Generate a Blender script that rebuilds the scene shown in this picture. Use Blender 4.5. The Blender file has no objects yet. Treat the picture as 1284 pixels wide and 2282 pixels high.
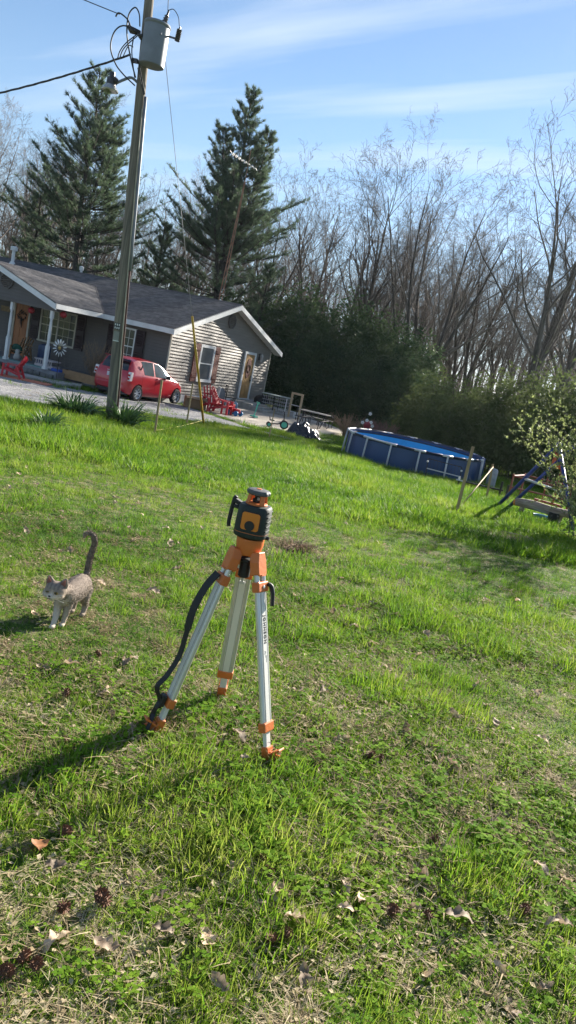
import bpy, bmesh, math, random
import numpy as np
from mathutils import Vector, Matrix, Euler

# ------------------------------------------------------------------ camera, sky, sun, exposure
scene = bpy.context.scene
C = scene.collection
R = math.radians
CAM_ROLL, CAM_PITCH = R(12.3), R(10.6)
cd = bpy.data.cameras.new('camera'); cam = bpy.data.objects.new('camera', cd); C.objects.link(cam)
scene.camera = cam
fw = Vector((0, math.cos(CAM_PITCH), -math.sin(CAM_PITCH))); rt0 = Vector((1, 0, 0)); up0 = Vector((0, math.sin(CAM_PITCH), math.cos(CAM_PITCH)))
rt = rt0*math.cos(CAM_ROLL) + up0*math.sin(CAM_ROLL); up = up0*math.cos(CAM_ROLL) - rt0*math.sin(CAM_ROLL)
m3 = Matrix((rt, up, -fw)).transposed()
cam.matrix_world = Matrix.Translation((0, 0, 1.6)) @ m3.to_4x4()
cd.sensor_fit = 'VERTICAL'; cd.sensor_height = 36; cd.sensor_width = 36
cd.lens = 1718/2282*36; cd.shift_x = -110/2282
cd.clip_start = 0.05; cd.clip_end = 2000

SUN_AZ, SUN_EL = R(33), R(23)
w = bpy.data.worlds.new('World'); scene.world = w; w.use_nodes = True
nt = w.node_tree; N = nt.nodes; L = nt.links
bg = N['Background']
sky = N.new('ShaderNodeTexSky'); sky.sky_type = 'NISHITA'; sky.sun_disc = False
sky.sun_elevation = SUN_EL; sky.sun_rotation = SUN_AZ
sky.air_density = 1.0; sky.dust_density = 0.1; sky.ozone_density = 2.8; sky.altitude = 100
bg.inputs['Strength'].default_value = 0.052
# thin cirrus streaks: noise on the plane of the cloud deck
tc = N.new('ShaderNodeTexCoord'); sx = N.new('ShaderNodeSeparateXYZ'); L.new(tc.outputs['Generated'], sx.inputs[0])
mz = N.new('ShaderNodeMath'); mz.operation = 'MAXIMUM'; L.new(sx.outputs[2], mz.inputs[0]); mz.inputs[1].default_value = 0.06
dv = []
for k in (0, 1):
    d = N.new('ShaderNodeMath'); d.operation = 'DIVIDE'; L.new(sx.outputs[k], d.inputs[0]); L.new(mz.outputs[0], d.inputs[1]); dv.append(d)
cb = N.new('ShaderNodeCombineXYZ'); L.new(dv[0].outputs[0], cb.inputs[0]); L.new(dv[1].outputs[0], cb.inputs[1])
mp = N.new('ShaderNodeMapping'); mp.vector_type = 'TEXTURE'; mp.inputs['Rotation'].default_value = (0, 0, R(141)); mp.inputs['Scale'].default_value = (3.2, .42, 1); mp.inputs['Location'].default_value = (0.2, 0.0, 0)
L.new(cb.outputs[0], mp.inputs[0])
cn = N.new('ShaderNodeTexNoise'); cn.inputs['Scale'].default_value = 1.1; cn.inputs['Detail'].default_value = 5; cn.inputs['Roughness'].default_value = 0.5; L.new(mp.outputs[0], cn.inputs[0])
cr_ = N.new('ShaderNodeValToRGB'); cr_.color_ramp.elements[0].position = 0.47; cr_.color_ramp.elements[1].position = 0.80
cr_.color_ramp.elements[1].color = (0.8, 0.8, 0.8, 1)
L.new(cn.outputs[0], cr_.inputs[0])
hz = N.new('ShaderNodeMapRange'); hz.inputs[1].default_value = 0.03; hz.inputs[2].default_value = 0.3; L.new(sx.outputs[2], hz.inputs[0])
mu = N.new('ShaderNodeMath'); mu.operation = 'MULTIPLY'; L.new(cr_.outputs[0], mu.inputs[0]); L.new(hz.outputs[0], mu.inputs[1])
mx = N.new('ShaderNodeMix'); mx.data_type = 'RGBA'; L.new(mu.outputs[0], mx.inputs[0]); L.new(sky.outputs[0], mx.inputs[6])
mx.inputs[7].default_value = (5.8, 6.5, 7.2, 1)
# pale haze low over the horizon, all the way round
hr = N.new('ShaderNodeMapRange'); hr.interpolation_type = 'SMOOTHSTEP'; hr.inputs[1].default_value = .34; hr.inputs[2].default_value = -.02; hr.inputs[4].default_value = .60; L.new(sx.outputs[2], hr.inputs[0])
hm = N.new('ShaderNodeMix'); hm.data_type = 'RGBA'; L.new(hr.outputs[0], hm.inputs[0]); L.new(mx.outputs[2], hm.inputs[6]); hm.inputs[7].default_value = (2.9, 4.0, 5.6, 1)
L.new(hm.outputs[2], bg.inputs['Color'])

sl = bpy.data.lights.new('sun', 'SUN'); sl.energy = 5.0; sl.angle = R(0.53); sl.color = (1.0, 0.93, 0.82)
so = bpy.data.objects.new('sun', sl); C.objects.link(so)
sdir = Vector((math.sin(SUN_AZ)*math.cos(SUN_EL), math.cos(SUN_AZ)*math.cos(SUN_EL), math.sin(SUN_EL)))
so.rotation_euler = sdir.to_track_quat('Z', 'Y').to_euler(); so.location = sdir*50
vs = scene.view_settings; vs.view_transform = 'Standard'; vs.look = 'None'; vs.gamma = 1; vs.use_curve_mapping = False; vs.exposure = 1.7
scene.cycles.max_bounces = 8; scene.cycles.transparent_max_bounces = 8; scene.cycles.diffuse_bounces = 3; scene.cycles.glossy_bounces = 3
scene.cycles.transmission_bounces = 4
scene.cycles.use_denoising = True

# ------------------------------------------------------------------ helpers
rng = np.random.default_rng(7); random.seed(7)

def lin(h):  # sRGB 0-255 triple -> linear
    return tuple(((c/255)/12.92 if c/255 <= .04045 else ((c/255+.055)/1.055)**2.4) for c in h)

def mat(name, c1, c2=None, rough=.6, metal=0, scale=8, detail=4, bump=0, bscale=None, lo=.35, hi=.65, stretch=None, transl=0, spec=.5, coat=0, attr=None):
    m = bpy.data.materials.new(name); m.use_nodes = True
    n = m.node_tree.nodes; l = m.node_tree.links; b = n['Principled BSDF']
    b.inputs['Roughness'].default_value = rough; b.inputs['Metallic'].default_value = metal
    b.inputs['Specular IOR Level'].default_value = spec; b.inputs['Coat Weight'].default_value = coat
    tcn = n.new('ShaderNodeTexCoord'); src = tcn.outputs['Object']
    if stretch:
        mpn = n.new('ShaderNodeMapping'); mpn.inputs['Scale'].default_value = stretch; l.new(src, mpn.inputs[0]); src = mpn.outputs[0]
    col = None
    if c2 is None: c2 = tuple(x*.82 for x in c1)
    nz = n.new('ShaderNodeTexNoise'); nz.inputs['Scale'].default_value = scale; nz.inputs['Detail'].default_value = detail; l.new(src, nz.inputs[0])
    rp = n.new('ShaderNodeValToRGB'); e = rp.color_ramp.elements; e[0].position = lo; e[1].position = hi
    e[0].color = (*c1, 1); e[1].color = (*c2, 1); l.new(nz.outputs[0], rp.inputs[0]); col = rp.outputs[0]
    if attr:   # per-object variation of brightness
        oi = n.new('ShaderNodeObjectInfo'); mr = n.new('ShaderNodeMapRange'); mr.inputs[3].default_value = 1-attr; mr.inputs[4].default_value = 1+attr
        l.new(oi.outputs['Random'], mr.inputs[0]); hs = n.new('ShaderNodeHueSaturation'); l.new(mr.outputs[0], hs.inputs['Value']); l.new(col, hs.inputs['Color']); col = hs.outputs[0]
    l.new(col, b.inputs['Base Color'])
    if bump:
        bn = n.new('ShaderNodeTexNoise'); bn.inputs['Scale'].default_value = bscale or scale*4; bn.inputs['Detail'].default_value = 5; l.new(src, bn.inputs[0])
        bp = n.new('ShaderNodeBump'); bp.inputs['Strength'].default_value = bump; bp.inputs['Distance'].default_value = .02; l.new(bn.outputs[0], bp.inputs['Height']); l.new(bp.outputs[0], b.inputs['Normal'])
    if transl:
        t = n.new('ShaderNodeBsdfTranslucent'); l.new(col, t.inputs[0]); ms = n.new('ShaderNodeMixShader'); ms.inputs[0].default_value = transl
        l.new(b.outputs[0], ms.inputs[1]); l.new(t.outputs[0], ms.inputs[2]); l.new(ms.outputs[0], n['Material Output'].inputs[0])
    return m

class MB:
    def __init__(s): s.v = []; s.f = []
    def add(s, v, f):
        o = len(s.v); s.v.extend([tuple(map(float, p)) for p in v]); s.f.extend([tuple(o+i for i in q) for q in f]); return s
    def box(s, c, d, rot=None):
        x, y, z = [k/2 for k in d]
        vs_ = [Vector(p) for p in ((-x,-y,-z),(x,-y,-z),(x,y,-z),(-x,y,-z),(-x,-y,z),(x,-y,z),(x,y,z),(-x,y,z))]
        if rot is not None: vs_ = [rot @ p for p in vs_]
        c = Vector(c)
        return s.add([p+c for p in vs_], [(0,3,2,1),(4,5,6,7),(0,1,5,4),(1,2,6,5),(2,3,7,6),(3,0,4,7)])
    def b2(s, lo, hi):  # box from corner to corner
        return s.box([(a+b)/2 for a, b in zip(lo, hi)], [abs(b-a) for a, b in zip(lo, hi)])
    def bar(s, a, b, wx, wy=None, upv=(0,0,1)):   # square bar from a to b
        a = Vector(a); b = Vector(b); d = b-a; wy = wy or wx
        zz = d.normalized(); u = Vector(upv)
        if abs(zz.dot(u)) > .98: u = Vector((1,0,0)) if abs(zz.x) < .9 else Vector((0,1,0))
        xx = u.cross(zz).normalized(); yy = zz.cross(xx)
        return s.box((a+b)/2, (wx, wy, d.length), Matrix((xx, yy, zz)).transposed())
    def tube(s, pts, r, n=8, cap=True):
        P = [Vector(p) for p in pts]
        if not hasattr(r, '__len__'): r = [r]*len(P)
        o = len(s.v); ref = None
        for i, p in enumerate(P):
            d = (P[min(i+1, len(P)-1)] - P[max(i-1, 0)]).normalized()
            if ref is None:
                ref = d.orthogonal().normalized()
            ref = (ref - d*ref.dot(d))
            if ref.length < 1e-6: ref = d.orthogonal()
            ref.normalize(); bi = d.cross(ref)
            for k in range(n):
                a = 2*math.pi*k/n; q = p + (ref*math.cos(a)+bi*math.sin(a))*r[i]; s.v.append((q.x, q.y, q.z))
        for i in range(len(P)-1):
            for k in range(n):
                k2 = (k+1) % n
                s.f.append((o+i*n+k, o+i*n+k2, o+(i+1)*n+k2, o+(i+1)*n+k))
        if cap:
            s.f.append(tuple(o+k for k in range(n))[::-1]); s.f.append(tuple(o+(len(P)-1)*n+k for k in range(n)))
        return s
    def lathe(s, prof, n=16, c=(0,0,0), rot=None, cap=True):   # prof = [(r,z)...]
        c = Vector(c); o = len(s.v)
        for r, z in prof:
            for k in range(n):
                a = 2*math.pi*k/n; q = Vector((r*math.cos(a), r*math.sin(a), z))
                if rot is not None: q = rot @ q
                q = q+c; s.v.append((q.x, q.y, q.z))
        for i in range(len(prof)-1):
            for k in range(n):
                k2 = (k+1) % n; s.f.append((o+i*n+k, o+i*n+k2, o+(i+1)*n+k2, o+(i+1)*n+k))
        if cap: s.f.append(tuple(o+k for k in range(n))[::-1]); s.f.append(tuple(o+(len(prof)-1)*n+k for k in range(n)))
        return s
    def prism(s, poly, d, c=(0,0,0), rot=None):  # poly in local xy, extruded 0..d along local z
        n = len(poly); vv = [Vector((x, y, 0)) for x, y in poly]+[Vector((x, y, d)) for x, y in poly]
        if rot is not None: vv = [rot @ p for p in vv]
        c = Vector(c)
        return s.add([p+c for p in vv], [tuple(range(n))[::-1], tuple(range(n, 2*n))]+[(i, (i+1) % n, n+(i+1) % n, n+i) for i in range(n)])
    def ell(s, c, r, n=12, m=8, rot=None):
        prof = [(max(1e-4, math.sin(math.pi*i/m)), -math.cos(math.pi*i/m)) for i in range(m+1)]
        o = len(s.v); s.lathe(prof, n)
        for i in range(o, len(s.v)):
            q = Vector((s.v[i][0]*r[0], s.v[i][1]*r[1], s.v[i][2]*r[2]))
            if rot is not None: q = rot @ q
            q += Vector(c); s.v[i] = (q.x, q.y, q.z)
        return s
    def mesh(s, name):
        me = bpy.data.meshes.new(name); me.from_pydata(s.v, [], s.f); me.update(); return me
    def build(s, name, m, parent=None, loc=None, smooth=False, bevel=0, label=None, cat=None, group=None, kind=None, rot=None):
        return link(name, s.mesh(name), m, parent, loc, smooth, bevel, label, cat, group, kind, rot)

def link(name, me, m, parent=None, loc=None, smooth=False, bevel=0, label=None, cat=None, group=None, kind=None, rot=None):
    o = bpy.data.objects.new(name, me); C.objects.link(o)
    if m is not None and not me.materials: me.materials.append(m)
    if parent is not None: o.parent = parent
    if loc is not None: o.location = loc
    if rot is not None: o.rotation_euler = rot
    if smooth:
        me.polygons.foreach_set('use_smooth', [True]*len(me.polygons))
        if smooth != True: me.set_sharp_from_angle(angle=R(smooth))
    if bevel:
        b = o.modifiers.new('bevel', 'BEVEL'); b.width = bevel; b.segments = 2; b.limit_method = 'ANGLE'
    tag(o, label, cat, group, kind)
    return o

def tag(o, label=None, cat=None, group=None, kind=None):
    for k, v in (('label', label), ('category', cat), ('group', group), ('kind', kind)):
        if v: o[k] = v
    return o

def thing(name, loc, label, cat, rz=0, group=None):
    o = bpy.data.objects.new(name, None); C.objects.link(o); o.location = loc; o.rotation_euler = (0, 0, rz); o.empty_display_size = .1
    return tag(o, label, cat, group)

def copy_tree(o, parent=None):
    c = o.copy(); C.objects.link(c); c.parent = parent
    for ch in list(o.children): copy_tree(ch, c)
    return c

def vnoise(x, y, seed=0):
    xi = np.floor(x).astype(np.int64); yi = np.floor(y).astype(np.int64); fx = x-xi; fy = y-yi
    def h(a, b):
        n = (a*374761393 + b*668265263 + seed*974711) & 0xffffffff
        n = ((n ^ (n >> 13))*1274126177) & 0xffffffff
        return ((n ^ (n >> 16)) & 0xffff)/65535.
    u = fx*fx*(3-2*fx); v = fy*fy*(3-2*fy)
    return (h(xi, yi)*(1-u)+h(xi+1, yi)*u)*(1-v)+(h(xi, yi+1)*(1-u)+h(xi+1, yi+1)*u)*v
def fbm(x, y, seed=0, oct=3):
    s = 0; a = .5; t = 0
    for k in range(oct): s = s+a*vnoise(x*2**k, y*2**k, seed+k); t += a; a *= .5
    return s/t

GY = [-20, 3.5, 10, 13.7, 16.7, 22, 27, 32, 36, 60, 400]; GZ = [.02, 0, -.32, -.52, -.70, -.99, -1.18, -1.28, -1.36, -1.5, -1.6]
def gh(x, y):
    x = np.asarray(x, float); y = np.asarray(y, float)
    return np.interp(y, GY, GZ) + (fbm(x*.9, y*.9, 5, 2)-.5)*.05*np.clip((60-y)/30, 0, 1)
def gz(x, y): return float(gh(np.array([x]), np.array([y]))[0])

def pip(x, y, poly):
    ins = np.zeros(len(x), bool); j = len(poly)-1
    for i in range(len(poly)):
        xi, yi = poly[i]; xj, yj = poly[j]
        c = ((yi > y) != (yj > y)) & (x < (xj-xi)*(y-yi)/(yj-yi+1e-12)+xi); ins ^= c; j = i
    return ins

# ------------------------------------------------------------------ ground
GRAVEL = [(-7.7,15.0),(-7.55,16.9),(-7.35,18),(-7.25,19.6),(-6.95,21.6),(-6.4,22.8),(-4.7,24.2),(-3.6,25.5),(-2.7,25.3),(-1.9,25.0),(-1.5,25.2),(-2.1,25.9),(-2.9,26.7),(-3.7,27.0),(-4.6,27.9),(-5.6,28.7),(-6.1,29.6),(-7.1,30.6),(-8.0,29.6),(-9.0,28.2),(-9.9,27.3),(-10.6,26.4),(-11.9,26.6),(-14,26.8),(-20,27.2),(-30,27.5),(-30,15)]
PATIO = [(x*1.037, y*1.037) for x, y in [(-5.65,28.72),(-3.67,27.02),(-2.42,27.6),(-1.36,29.2),(-.27,33.0),(-.95,34.45),(-2.4,37.6),(-4.2,38.4),(-6.9,31.0)]]

def gmesh(name, xs, ys, m, dz=0, keep=None):
    X, Y = np.meshgrid(xs, ys); Z = gh(X.ravel(), Y.ravel()).reshape(X.shape)+dz
    nx, ny = len(xs), len(ys); v = np.stack([X.ravel(), Y.ravel(), Z.ravel()], 1)
    i = np.arange((nx-1)*(ny-1)); a = (i//(nx-1))*nx + i % (nx-1)
    f = np.stack([a, a+1, a+nx+1, a+nx], 1)
    if keep is not None:
        c = v[f].mean(1); f = f[keep(c[:, 0], c[:, 1])]
    mb = MB(); mb.v = v.tolist(); mb.f = f.tolist()
    return mb.build(name, m, smooth=True, kind='structure')

def ground_mat():
    m = bpy.data.materials.new('lawn_soil'); m.use_nodes = True
    n = m.node_tree.nodes; l = m.node_tree.links; b = n['Principled BSDF']; b.inputs['Roughness'].default_value = .95; b.inputs['Specular IOR Level'].default_value = .1
    t = n.new('ShaderNodeTexCoord')
    def nz(sc, det=5, dist=0):
        q = n.new('ShaderNodeTexNoise'); q.inputs['Scale'].default_value = sc; q.inputs['Detail'].default_value = det; q.inputs['Distortion'].default_value = dist; l.new(t.outputs['Object'], q.inputs[0]); return q.outputs[0]
    def ramp(src, a, ca, b_, cb_):
        r = n.new('ShaderNodeValToRGB'); e = r.color_ramp.elements; e[0].position = a; e[0].color = (*ca, 1); e[1].position = b_; e[1].color = (*cb_, 1); l.new(src, r.inputs[0]); return r.outputs[0]
    def mixc(f, a, c):
        q = n.new('ShaderNodeMix'); q.data_type = 'RGBA'; l.new(f, q.inputs[0]); l.new(a, q.inputs[6]); l.new(c, q.inputs[7]); return q.outputs[2]
    straw = ramp(nz(90, 6, 1.5), .35, (.11,.08,.045), .68, (.46,.38,.24))
    green = ramp(nz(60, 6, 1), .35, (.03,.05,.012), .7, (.10,.17,.03))
    fac = ramp(nz(9, 6), .30, (0,0,0), .50, (1,1,1))
    base = mixc(fac, straw, green)
    l.new(base, b.inputs['Base Color'])
    bp = n.new('ShaderNodeBump'); bp.inputs['Strength'].default_value = .8; bp.inputs['Distance'].default_value = .02; l.new(nz(70, 6, 1), bp.inputs['Height']); l.new(bp.outputs[0], b.inputs['Normal'])
    return m
M_soil = ground_mat()
xs = np.concatenate([np.linspace(-400, -40, 14)[:-1], np.linspace(-40, -12, 30)[:-1], np.linspace(-12, 10, 110)[:-1], np.linspace(10, 40, 30)[:-1], np.linspace(40, 400, 14)])
ys = np.concatenate([np.linspace(-60, -3, 10)[:-1], np.linspace(-3, 40, 210)[:-1], np.linspace(40, 80, 30)[:-1], np.linspace(80, 700, 20)])
gmesh('lawn_ground', xs, ys, M_soil)

def gravel_mat():
    m = bpy.data.materials.new('gravel'); m.use_nodes = True
    n = m.node_tree.nodes; l = m.node_tree.links; b = n['Principled BSDF']; b.inputs['Roughness'].default_value = .9
    t = n.new('ShaderNodeTexCoord'); v = n.new('ShaderNodeTexVoronoi'); v.inputs['Scale'].default_value = 22; l.new(t.outputs['Object'], v.inputs[0])
    r = n.new('ShaderNodeValToRGB'); e = r.color_ramp.elements; e[0].color = (.14,.135,.135,1); e[1].color = (.42,.41,.40,1)
    s = n.new('ShaderNodeSeparateColor'); l.new(v.outputs['Color'], s.inputs[0]); l.new(s.outputs[0], r.inputs[0])
    nz = n.new('ShaderNodeTexNoise'); nz.inputs['Scale'].default_value = .8; nz.inputs['Detail'].default_value = 4; l.new(t.outputs['Object'], nz.inputs[0])
    hs = n.new('ShaderNodeHueSaturation'); mr = n.new('ShaderNodeMapRange'); mr.inputs[3].default_value = .6; mr.inputs[4].default_value = 1.3; l.new(nz.outputs[0], mr.inputs[0]); l.new(mr.outputs[0], hs.inputs['Value']); l.new(r.outputs[0], hs.inputs['Color'])
    l.new(hs.outputs[0], b.inputs['Base Color'])
    bp = n.new('ShaderNodeBump'); bp.inputs['Strength'].default_value = 1; bp.inputs['Distance'].default_value = .03; bp.invert = True; l.new(v.outputs['Distance'], bp.inputs['Height']); l.new(bp.outputs[0], b.inputs['Normal'])
    return m
M_gravel = gravel_mat()
gxs = np.linspace(-30, -1, 260); gys = np.linspace(15, 31, 150)
gmesh('gravel_driveway', gxs, gys, M_gravel, .012, lambda x, y: pip(x+.25*(fbm(x*1.3, y*1.3, 11)-.5), y+.3*(fbm(x*1.3, y*1.3, 12)-.5), GRAVEL))
M_conc = mat('concrete', (.46,.40,.33), (.32,.28,.23), .9, scale=3, bump=.3, bscale=60)
mb = MB(); PZ = -1.20
mb.prism(PATIO, .3, (0, 0, PZ-.3)); patio = mb.build('concrete_patio', M_conc, kind='structure')
# walkway beside the gravel, in front of the porch
M_walk = mat('old_concrete', (.42,.40,.38), (.30,.29,.27), .9, scale=5, bump=.3, bscale=80)
mb = MB(); mb.prism([(-14.5,25.9),(-11.9,26.75),(-10.6,26.55),(-9.9,27.45),(-10.1,28.2),(-10.9,27.5),(-12.0,27.55),(-14.6,26.9)], .16, (0, 0, -1.21)); mb.build('front_walkway', M_walk, kind='structure')
# ------------------------------------------------------------------ house
M_white = mat('white_trim', (.72,.72,.70), (.62,.62,.60), .5, scale=3)
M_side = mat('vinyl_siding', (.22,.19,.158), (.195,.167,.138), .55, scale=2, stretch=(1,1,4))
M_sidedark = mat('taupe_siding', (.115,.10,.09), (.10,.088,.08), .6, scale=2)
M_beige = mat('beige_trim', (.50,.46,.37), (.44,.40,.32), .6, scale=3)
M_shut = mat('maroon_shutter', (.026,.008,.010), (.02,.007,.009), .5, scale=6)
M_shut2 = mat('stained_wood', (.17,.05,.03), (.11,.03,.02), .6, scale=9, stretch=(1,1,.15), bump=.2)
M_door = mat('oak_door', (.42,.24,.085), (.33,.18,.06), .5, scale=6, stretch=(4,4,.4))
M_door2 = mat('red_oak_door', (.42,.15,.04), (.30,.10,.03), .45, scale=6, stretch=(4,4,.4))
M_found = mat('painted_block', (.50,.51,.53), (.40,.41,.43), .8, scale=4, bump=.2)
M_black = mat('black_plastic', (.012,.012,.013), (.02,.02,.02), .45, scale=6)
M_iron = mat('black_metal', (.015,.015,.017), (.03,.028,.026), .4, metal=.3, scale=9)
def glass_mat(name, c, rough=.08):
    m = mat(name, c, tuple(x*.7 for x in c), rough, scale=1.5, spec=.8); return m
M_glass = glass_mat('window_glass', (.05,.055,.06))
M_glass2 = glass_mat('curtained_glass', (.16,.17,.18), .12)
def shingle_mat():
    m = bpy.data.materials.new('asphalt_shingle'); m.use_nodes = True
    n = m.node_tree.nodes; l = m.node_tree.links; b = n['Principled BSDF']; b.inputs['Roughness'].default_value = .85; b.inputs['Specular IOR Level'].default_value = .35
    t = n.new('ShaderNodeUVMap'); br = n.new('ShaderNodeTexBrick'); br.offset = .37; br.squash = 1
    br.inputs['Scale'].default_value = 1; br.inputs['Brick Width'].default_value = .23; br.inputs['Row Height'].default_value = .14; br.inputs['Mortar Size'].default_value = .004
    br.inputs['Color1'].default_value = (.066,.064,.070,1); br.inputs['Color2'].default_value = (.135,.13,.135,1); br.inputs['Mortar'].default_value = (.05,.045,.045,1); br.inputs['Bias'].default_value = -.1
    l.new(t.outputs[0], br.inputs[0])
    nz = n.new('ShaderNodeTexNoise'); nz.inputs['Scale'].default_value = 1.2; nz.inputs['Detail'].default_value = 8; l.new(t.outputs[0], nz.inputs[0])
    hs = n.new('ShaderNodeHueSaturation'); mr = n.new('ShaderNodeMapRange'); mr.inputs[3].default_value = .65; mr.inputs[4].default_value = 1.35; l.new(nz.outputs[0], mr.inputs[0]); l.new(mr.outputs[0], hs.inputs['Value']); l.new(br.outputs[0], hs.inputs['Color'])
    l.new(hs.outputs[0], b.inputs['Base Color'])
    return m
M_shing = shingle_mat()

HA = math.atan2(math.cos(R(19.34)), math.sin(R(19.34)))
house = thing('ranch_house', (-7.449, 29.534, -1.3), 'long taupe-sided ranch house with dark shingle roof and white trim', 'house', HA)
SL = 1/2.973; EZ = 2.894; HW = 4.736; VL = 15.0
def zr(u): return EZ+min(u, 2*HW-u)*SL
# wall body
mb = MB()
prof = [(.47,0),(9.0,0),(9.0,EZ-.16+.45*SL),(HW,zr(HW)-.16),(.47,EZ-.16+.47*SL)]
mb.prism(prof, VL-.9, (0,.40,0), Matrix(((1,0,0),(0,0,1),(0,1,0))))
# prism with that rotation maps local xy->(x,z), extrudes +y
wall = mb.build('wall', M_side, house)
mb = MB(); mb.b2((.44,.345,0),(9.03,VL-.5,.40)); mb.build('foundation', M_found, house)
BH = .127
def board(u0, u1, u0t, u1t, z, m, gable=True, v=.40):
    # wedge: lip at bottom proud of the wall, clipped ends
    mb = MB(); h = BH*.97
    if gable:
        vv = [(u0,v,z),(u1,v,z),(u1t,v,z+h),(u0t,v,z+h),(u0,v-.036,z),(u1,v-.036,z),(u1t,v-.006,z+h),(u0t,v-.006,z+h),(u0,v-.036,z+.022),(u1,v-.036,z+.022)]
    mb.add(vv, [(4,5,9,8),(8,9,6,7),(0,1,5,4)[::-1],(3,2,6,7),(0,4,8,7,3),(1,2,6,9,5)])
    return mb.build('siding_board', m, wall)
z = .42
while z < 4.15:
    zt = z+BH*.97
    def clip(zz):
        lim = zz+.17-EZ
        a = max(.45, lim/SL); return a, 2*HW-a
    a, b_ = clip(z); c, d = clip(zt)
    if b_-a > .15 and d-c > .05: board(a, b_, c, d, z, M_side)
    z += BH
# front boards share one mesh
def fboard_mesh(v0, v1, u=.47):
    mb = MB(); h = BH*.97
    vv = [(u,v0,0),(u,v1,0),(u,v1,h),(u,v0,h),(u-.03,v0,0),(u-.03,v1,0),(u-.006,v1,h),(u-.006,v0,h),(u-.03,v0,.02),(u-.03,v1,.02)]
    mb.add(vv, [(4,8,9,5),(8,7,6,9),(0,4,5,1),(3,2,6,7),(0,3,7,8,4),(1,5,9,6,2)]); return mb.mesh('siding_board')
fm = fboard_mesh(.40, VL-.5)
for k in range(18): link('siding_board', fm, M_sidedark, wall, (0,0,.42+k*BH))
for a_ in ((.415,.345),(8.99,.345)): mb = MB(); mb.b2((*a_,.40),(a_[0]+.06,a_[1]+.06,2.76)); mb.build('corner_trim', M_beige, house)
# roof slopes, stepped shingle courses with uv
def slope(name, quad_fn, s_len, n, parent, thick=.05):
    """quad_fn(s) -> (left point, right point) on the slope at distance s up from the eave"""
    me_v = []; me_f = []; uv = []
    st = s_len/n
    for k in range(n):
        a0, a1 = [Vector(p) for p in quad_fn(k*st)]; b0, b1 = [Vector(p) for p in quad_fn((k+1)*st)]
        nrm = (a1-a0).cross(b0-a0).normalized()
        if nrm.z < 0: nrm = -nrm
        o = len(me_v); lift = nrm*.018
        me_v += [a0, a1, a1+lift, a0+lift, b1+nrm*.003, b0+nrm*.003]
        me_f += [(o, o+1, o+2, o+3), (o+3, o+2, o+4, o+5)]
        along = (a1-a0).normalized(); base = Vector(quad_fn(0)[0])
        U = lambda p: (p-base).dot(along)
        r0 = k*.14+.002; off = 0
        uv += [(U(a0), r0), (U(a1), r0), (U(a1), r0+.01), (U(a0), r0+.01), (U(a0), r0+.01), (U(a1), r0+.01), (U(b1), r0+.136), (U(b0), r0+.136)]
    me = bpy.data.meshes.new(name); me.from_pydata([tuple(p) for p in me_v], [], me_f)
    ul = me.uv_layers.new(name='UVMap'); ul.data.foreach_set('uv', np.array(uv, 'f').ravel())
    me.validate(); return link(name, me, M_shing, parent)
NC = 36; HL = HW*math.hypot(1, SL)
roof = MB()
t = .10
roof.add([(0.0,.02,EZ-.02),(0.0,VL,EZ-.02),(HW,.02,zr(HW)-.02),(HW,VL,zr(HW)-.02),(2*HW,.02,EZ-.02),(2*HW,VL,EZ-.02),
          (0.0,.02,EZ-t),(0.0,VL,EZ-t),(HW,.02,zr(HW)-t),(HW,VL,zr(HW)-t),(2*HW,.02,EZ-t),(2*HW,VL,EZ-t)],
         [(0,2,3,1),(2,4,5,3),(6,7,9,8),(8,9,11,10),(0,1,7,6),(4,10,11,5),(0,6,8,2),(2,8,10,4),(1,3,9,7),(3,5,11,9)])
roof = roof.build('roof', M_white, house)
fsl = slope('shingle_slope', lambda s: ((-.03+s/HL*(HW+.03), .0, EZ+(s/HL*(HW+.03)-.03)*SL), (-.03+s/HL*(HW+.03), VL, EZ+(s/HL*(HW+.03)-.03)*SL)), HL, NC, roof)
slope('shingle_slope', lambda s: ((2*HW+.03-s/HL*(HW+.03), VL, EZ+(s/HL*(HW+.03)-.03)*SL), (2*HW+.03-s/HL*(HW+.03), 0, EZ+(s/HL*(HW+.03)-.03)*SL)), HL, NC, roof)
mb = MB(); mb.prism([(HW-.14, zr(HW)-.14*SL+.02),(HW, zr(HW)+.03),(HW+.14, zr(HW)-.14*SL+.02),(HW, zr(HW)-.02)], VL, (0,0,0), Matrix(((1,0,0),(0,0,1),(0,1,0))))
mb.build('ridge_cap', mat('ridge_shingle', (.05,.045,.05), (.08,.07,.07), .9, scale=12), roof)
# fascia along the front eave, rake boards on the gable
mb = MB(); mb.b2((-.035,0.03,EZ-.20),(-.003,3.3,EZ-.015)); mb.build('fascia', M_white, house)
mb = MB(); mb.b2((-.035,9.6,EZ-.20),(-.003,VL,EZ-.015)); mb.build('fascia', M_white, house)
for a_, b_ in ((.03,3.3),(9.6,VL)): mb = MB(); mb.b2((.0,a_,EZ-.20),(.47,b_,EZ-.18)); mb.build('soffit', M_white, house)
for sgn in (1, -1):
    mb = MB()
    X = lambda u: u if sgn > 0 else 2*HW-u
    pl = [(X(-.04), EZ-.035), (X(HW), zr(HW)-.02), (X(HW), zr(HW)-.21), (X(-.04), EZ-.235)]
    mb.prism(pl, .035, (0,-.02,0), Matrix(((1,0,0),(0,0,1),(0,1,0)))); mb.build('rake_board', M_white, house)
    mb = MB(); pl = [(X(0), EZ-.19), (X(HW), zr(HW)-.16), (X(HW), zr(HW)-.18), (X(0), EZ-.21)]
    mb.prism(pl, .37, (0,.016,0), Matrix(((1,0,0),(0,0,1),(0,1,0)))); mb.build('rake_soffit', M_white, house)
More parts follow.
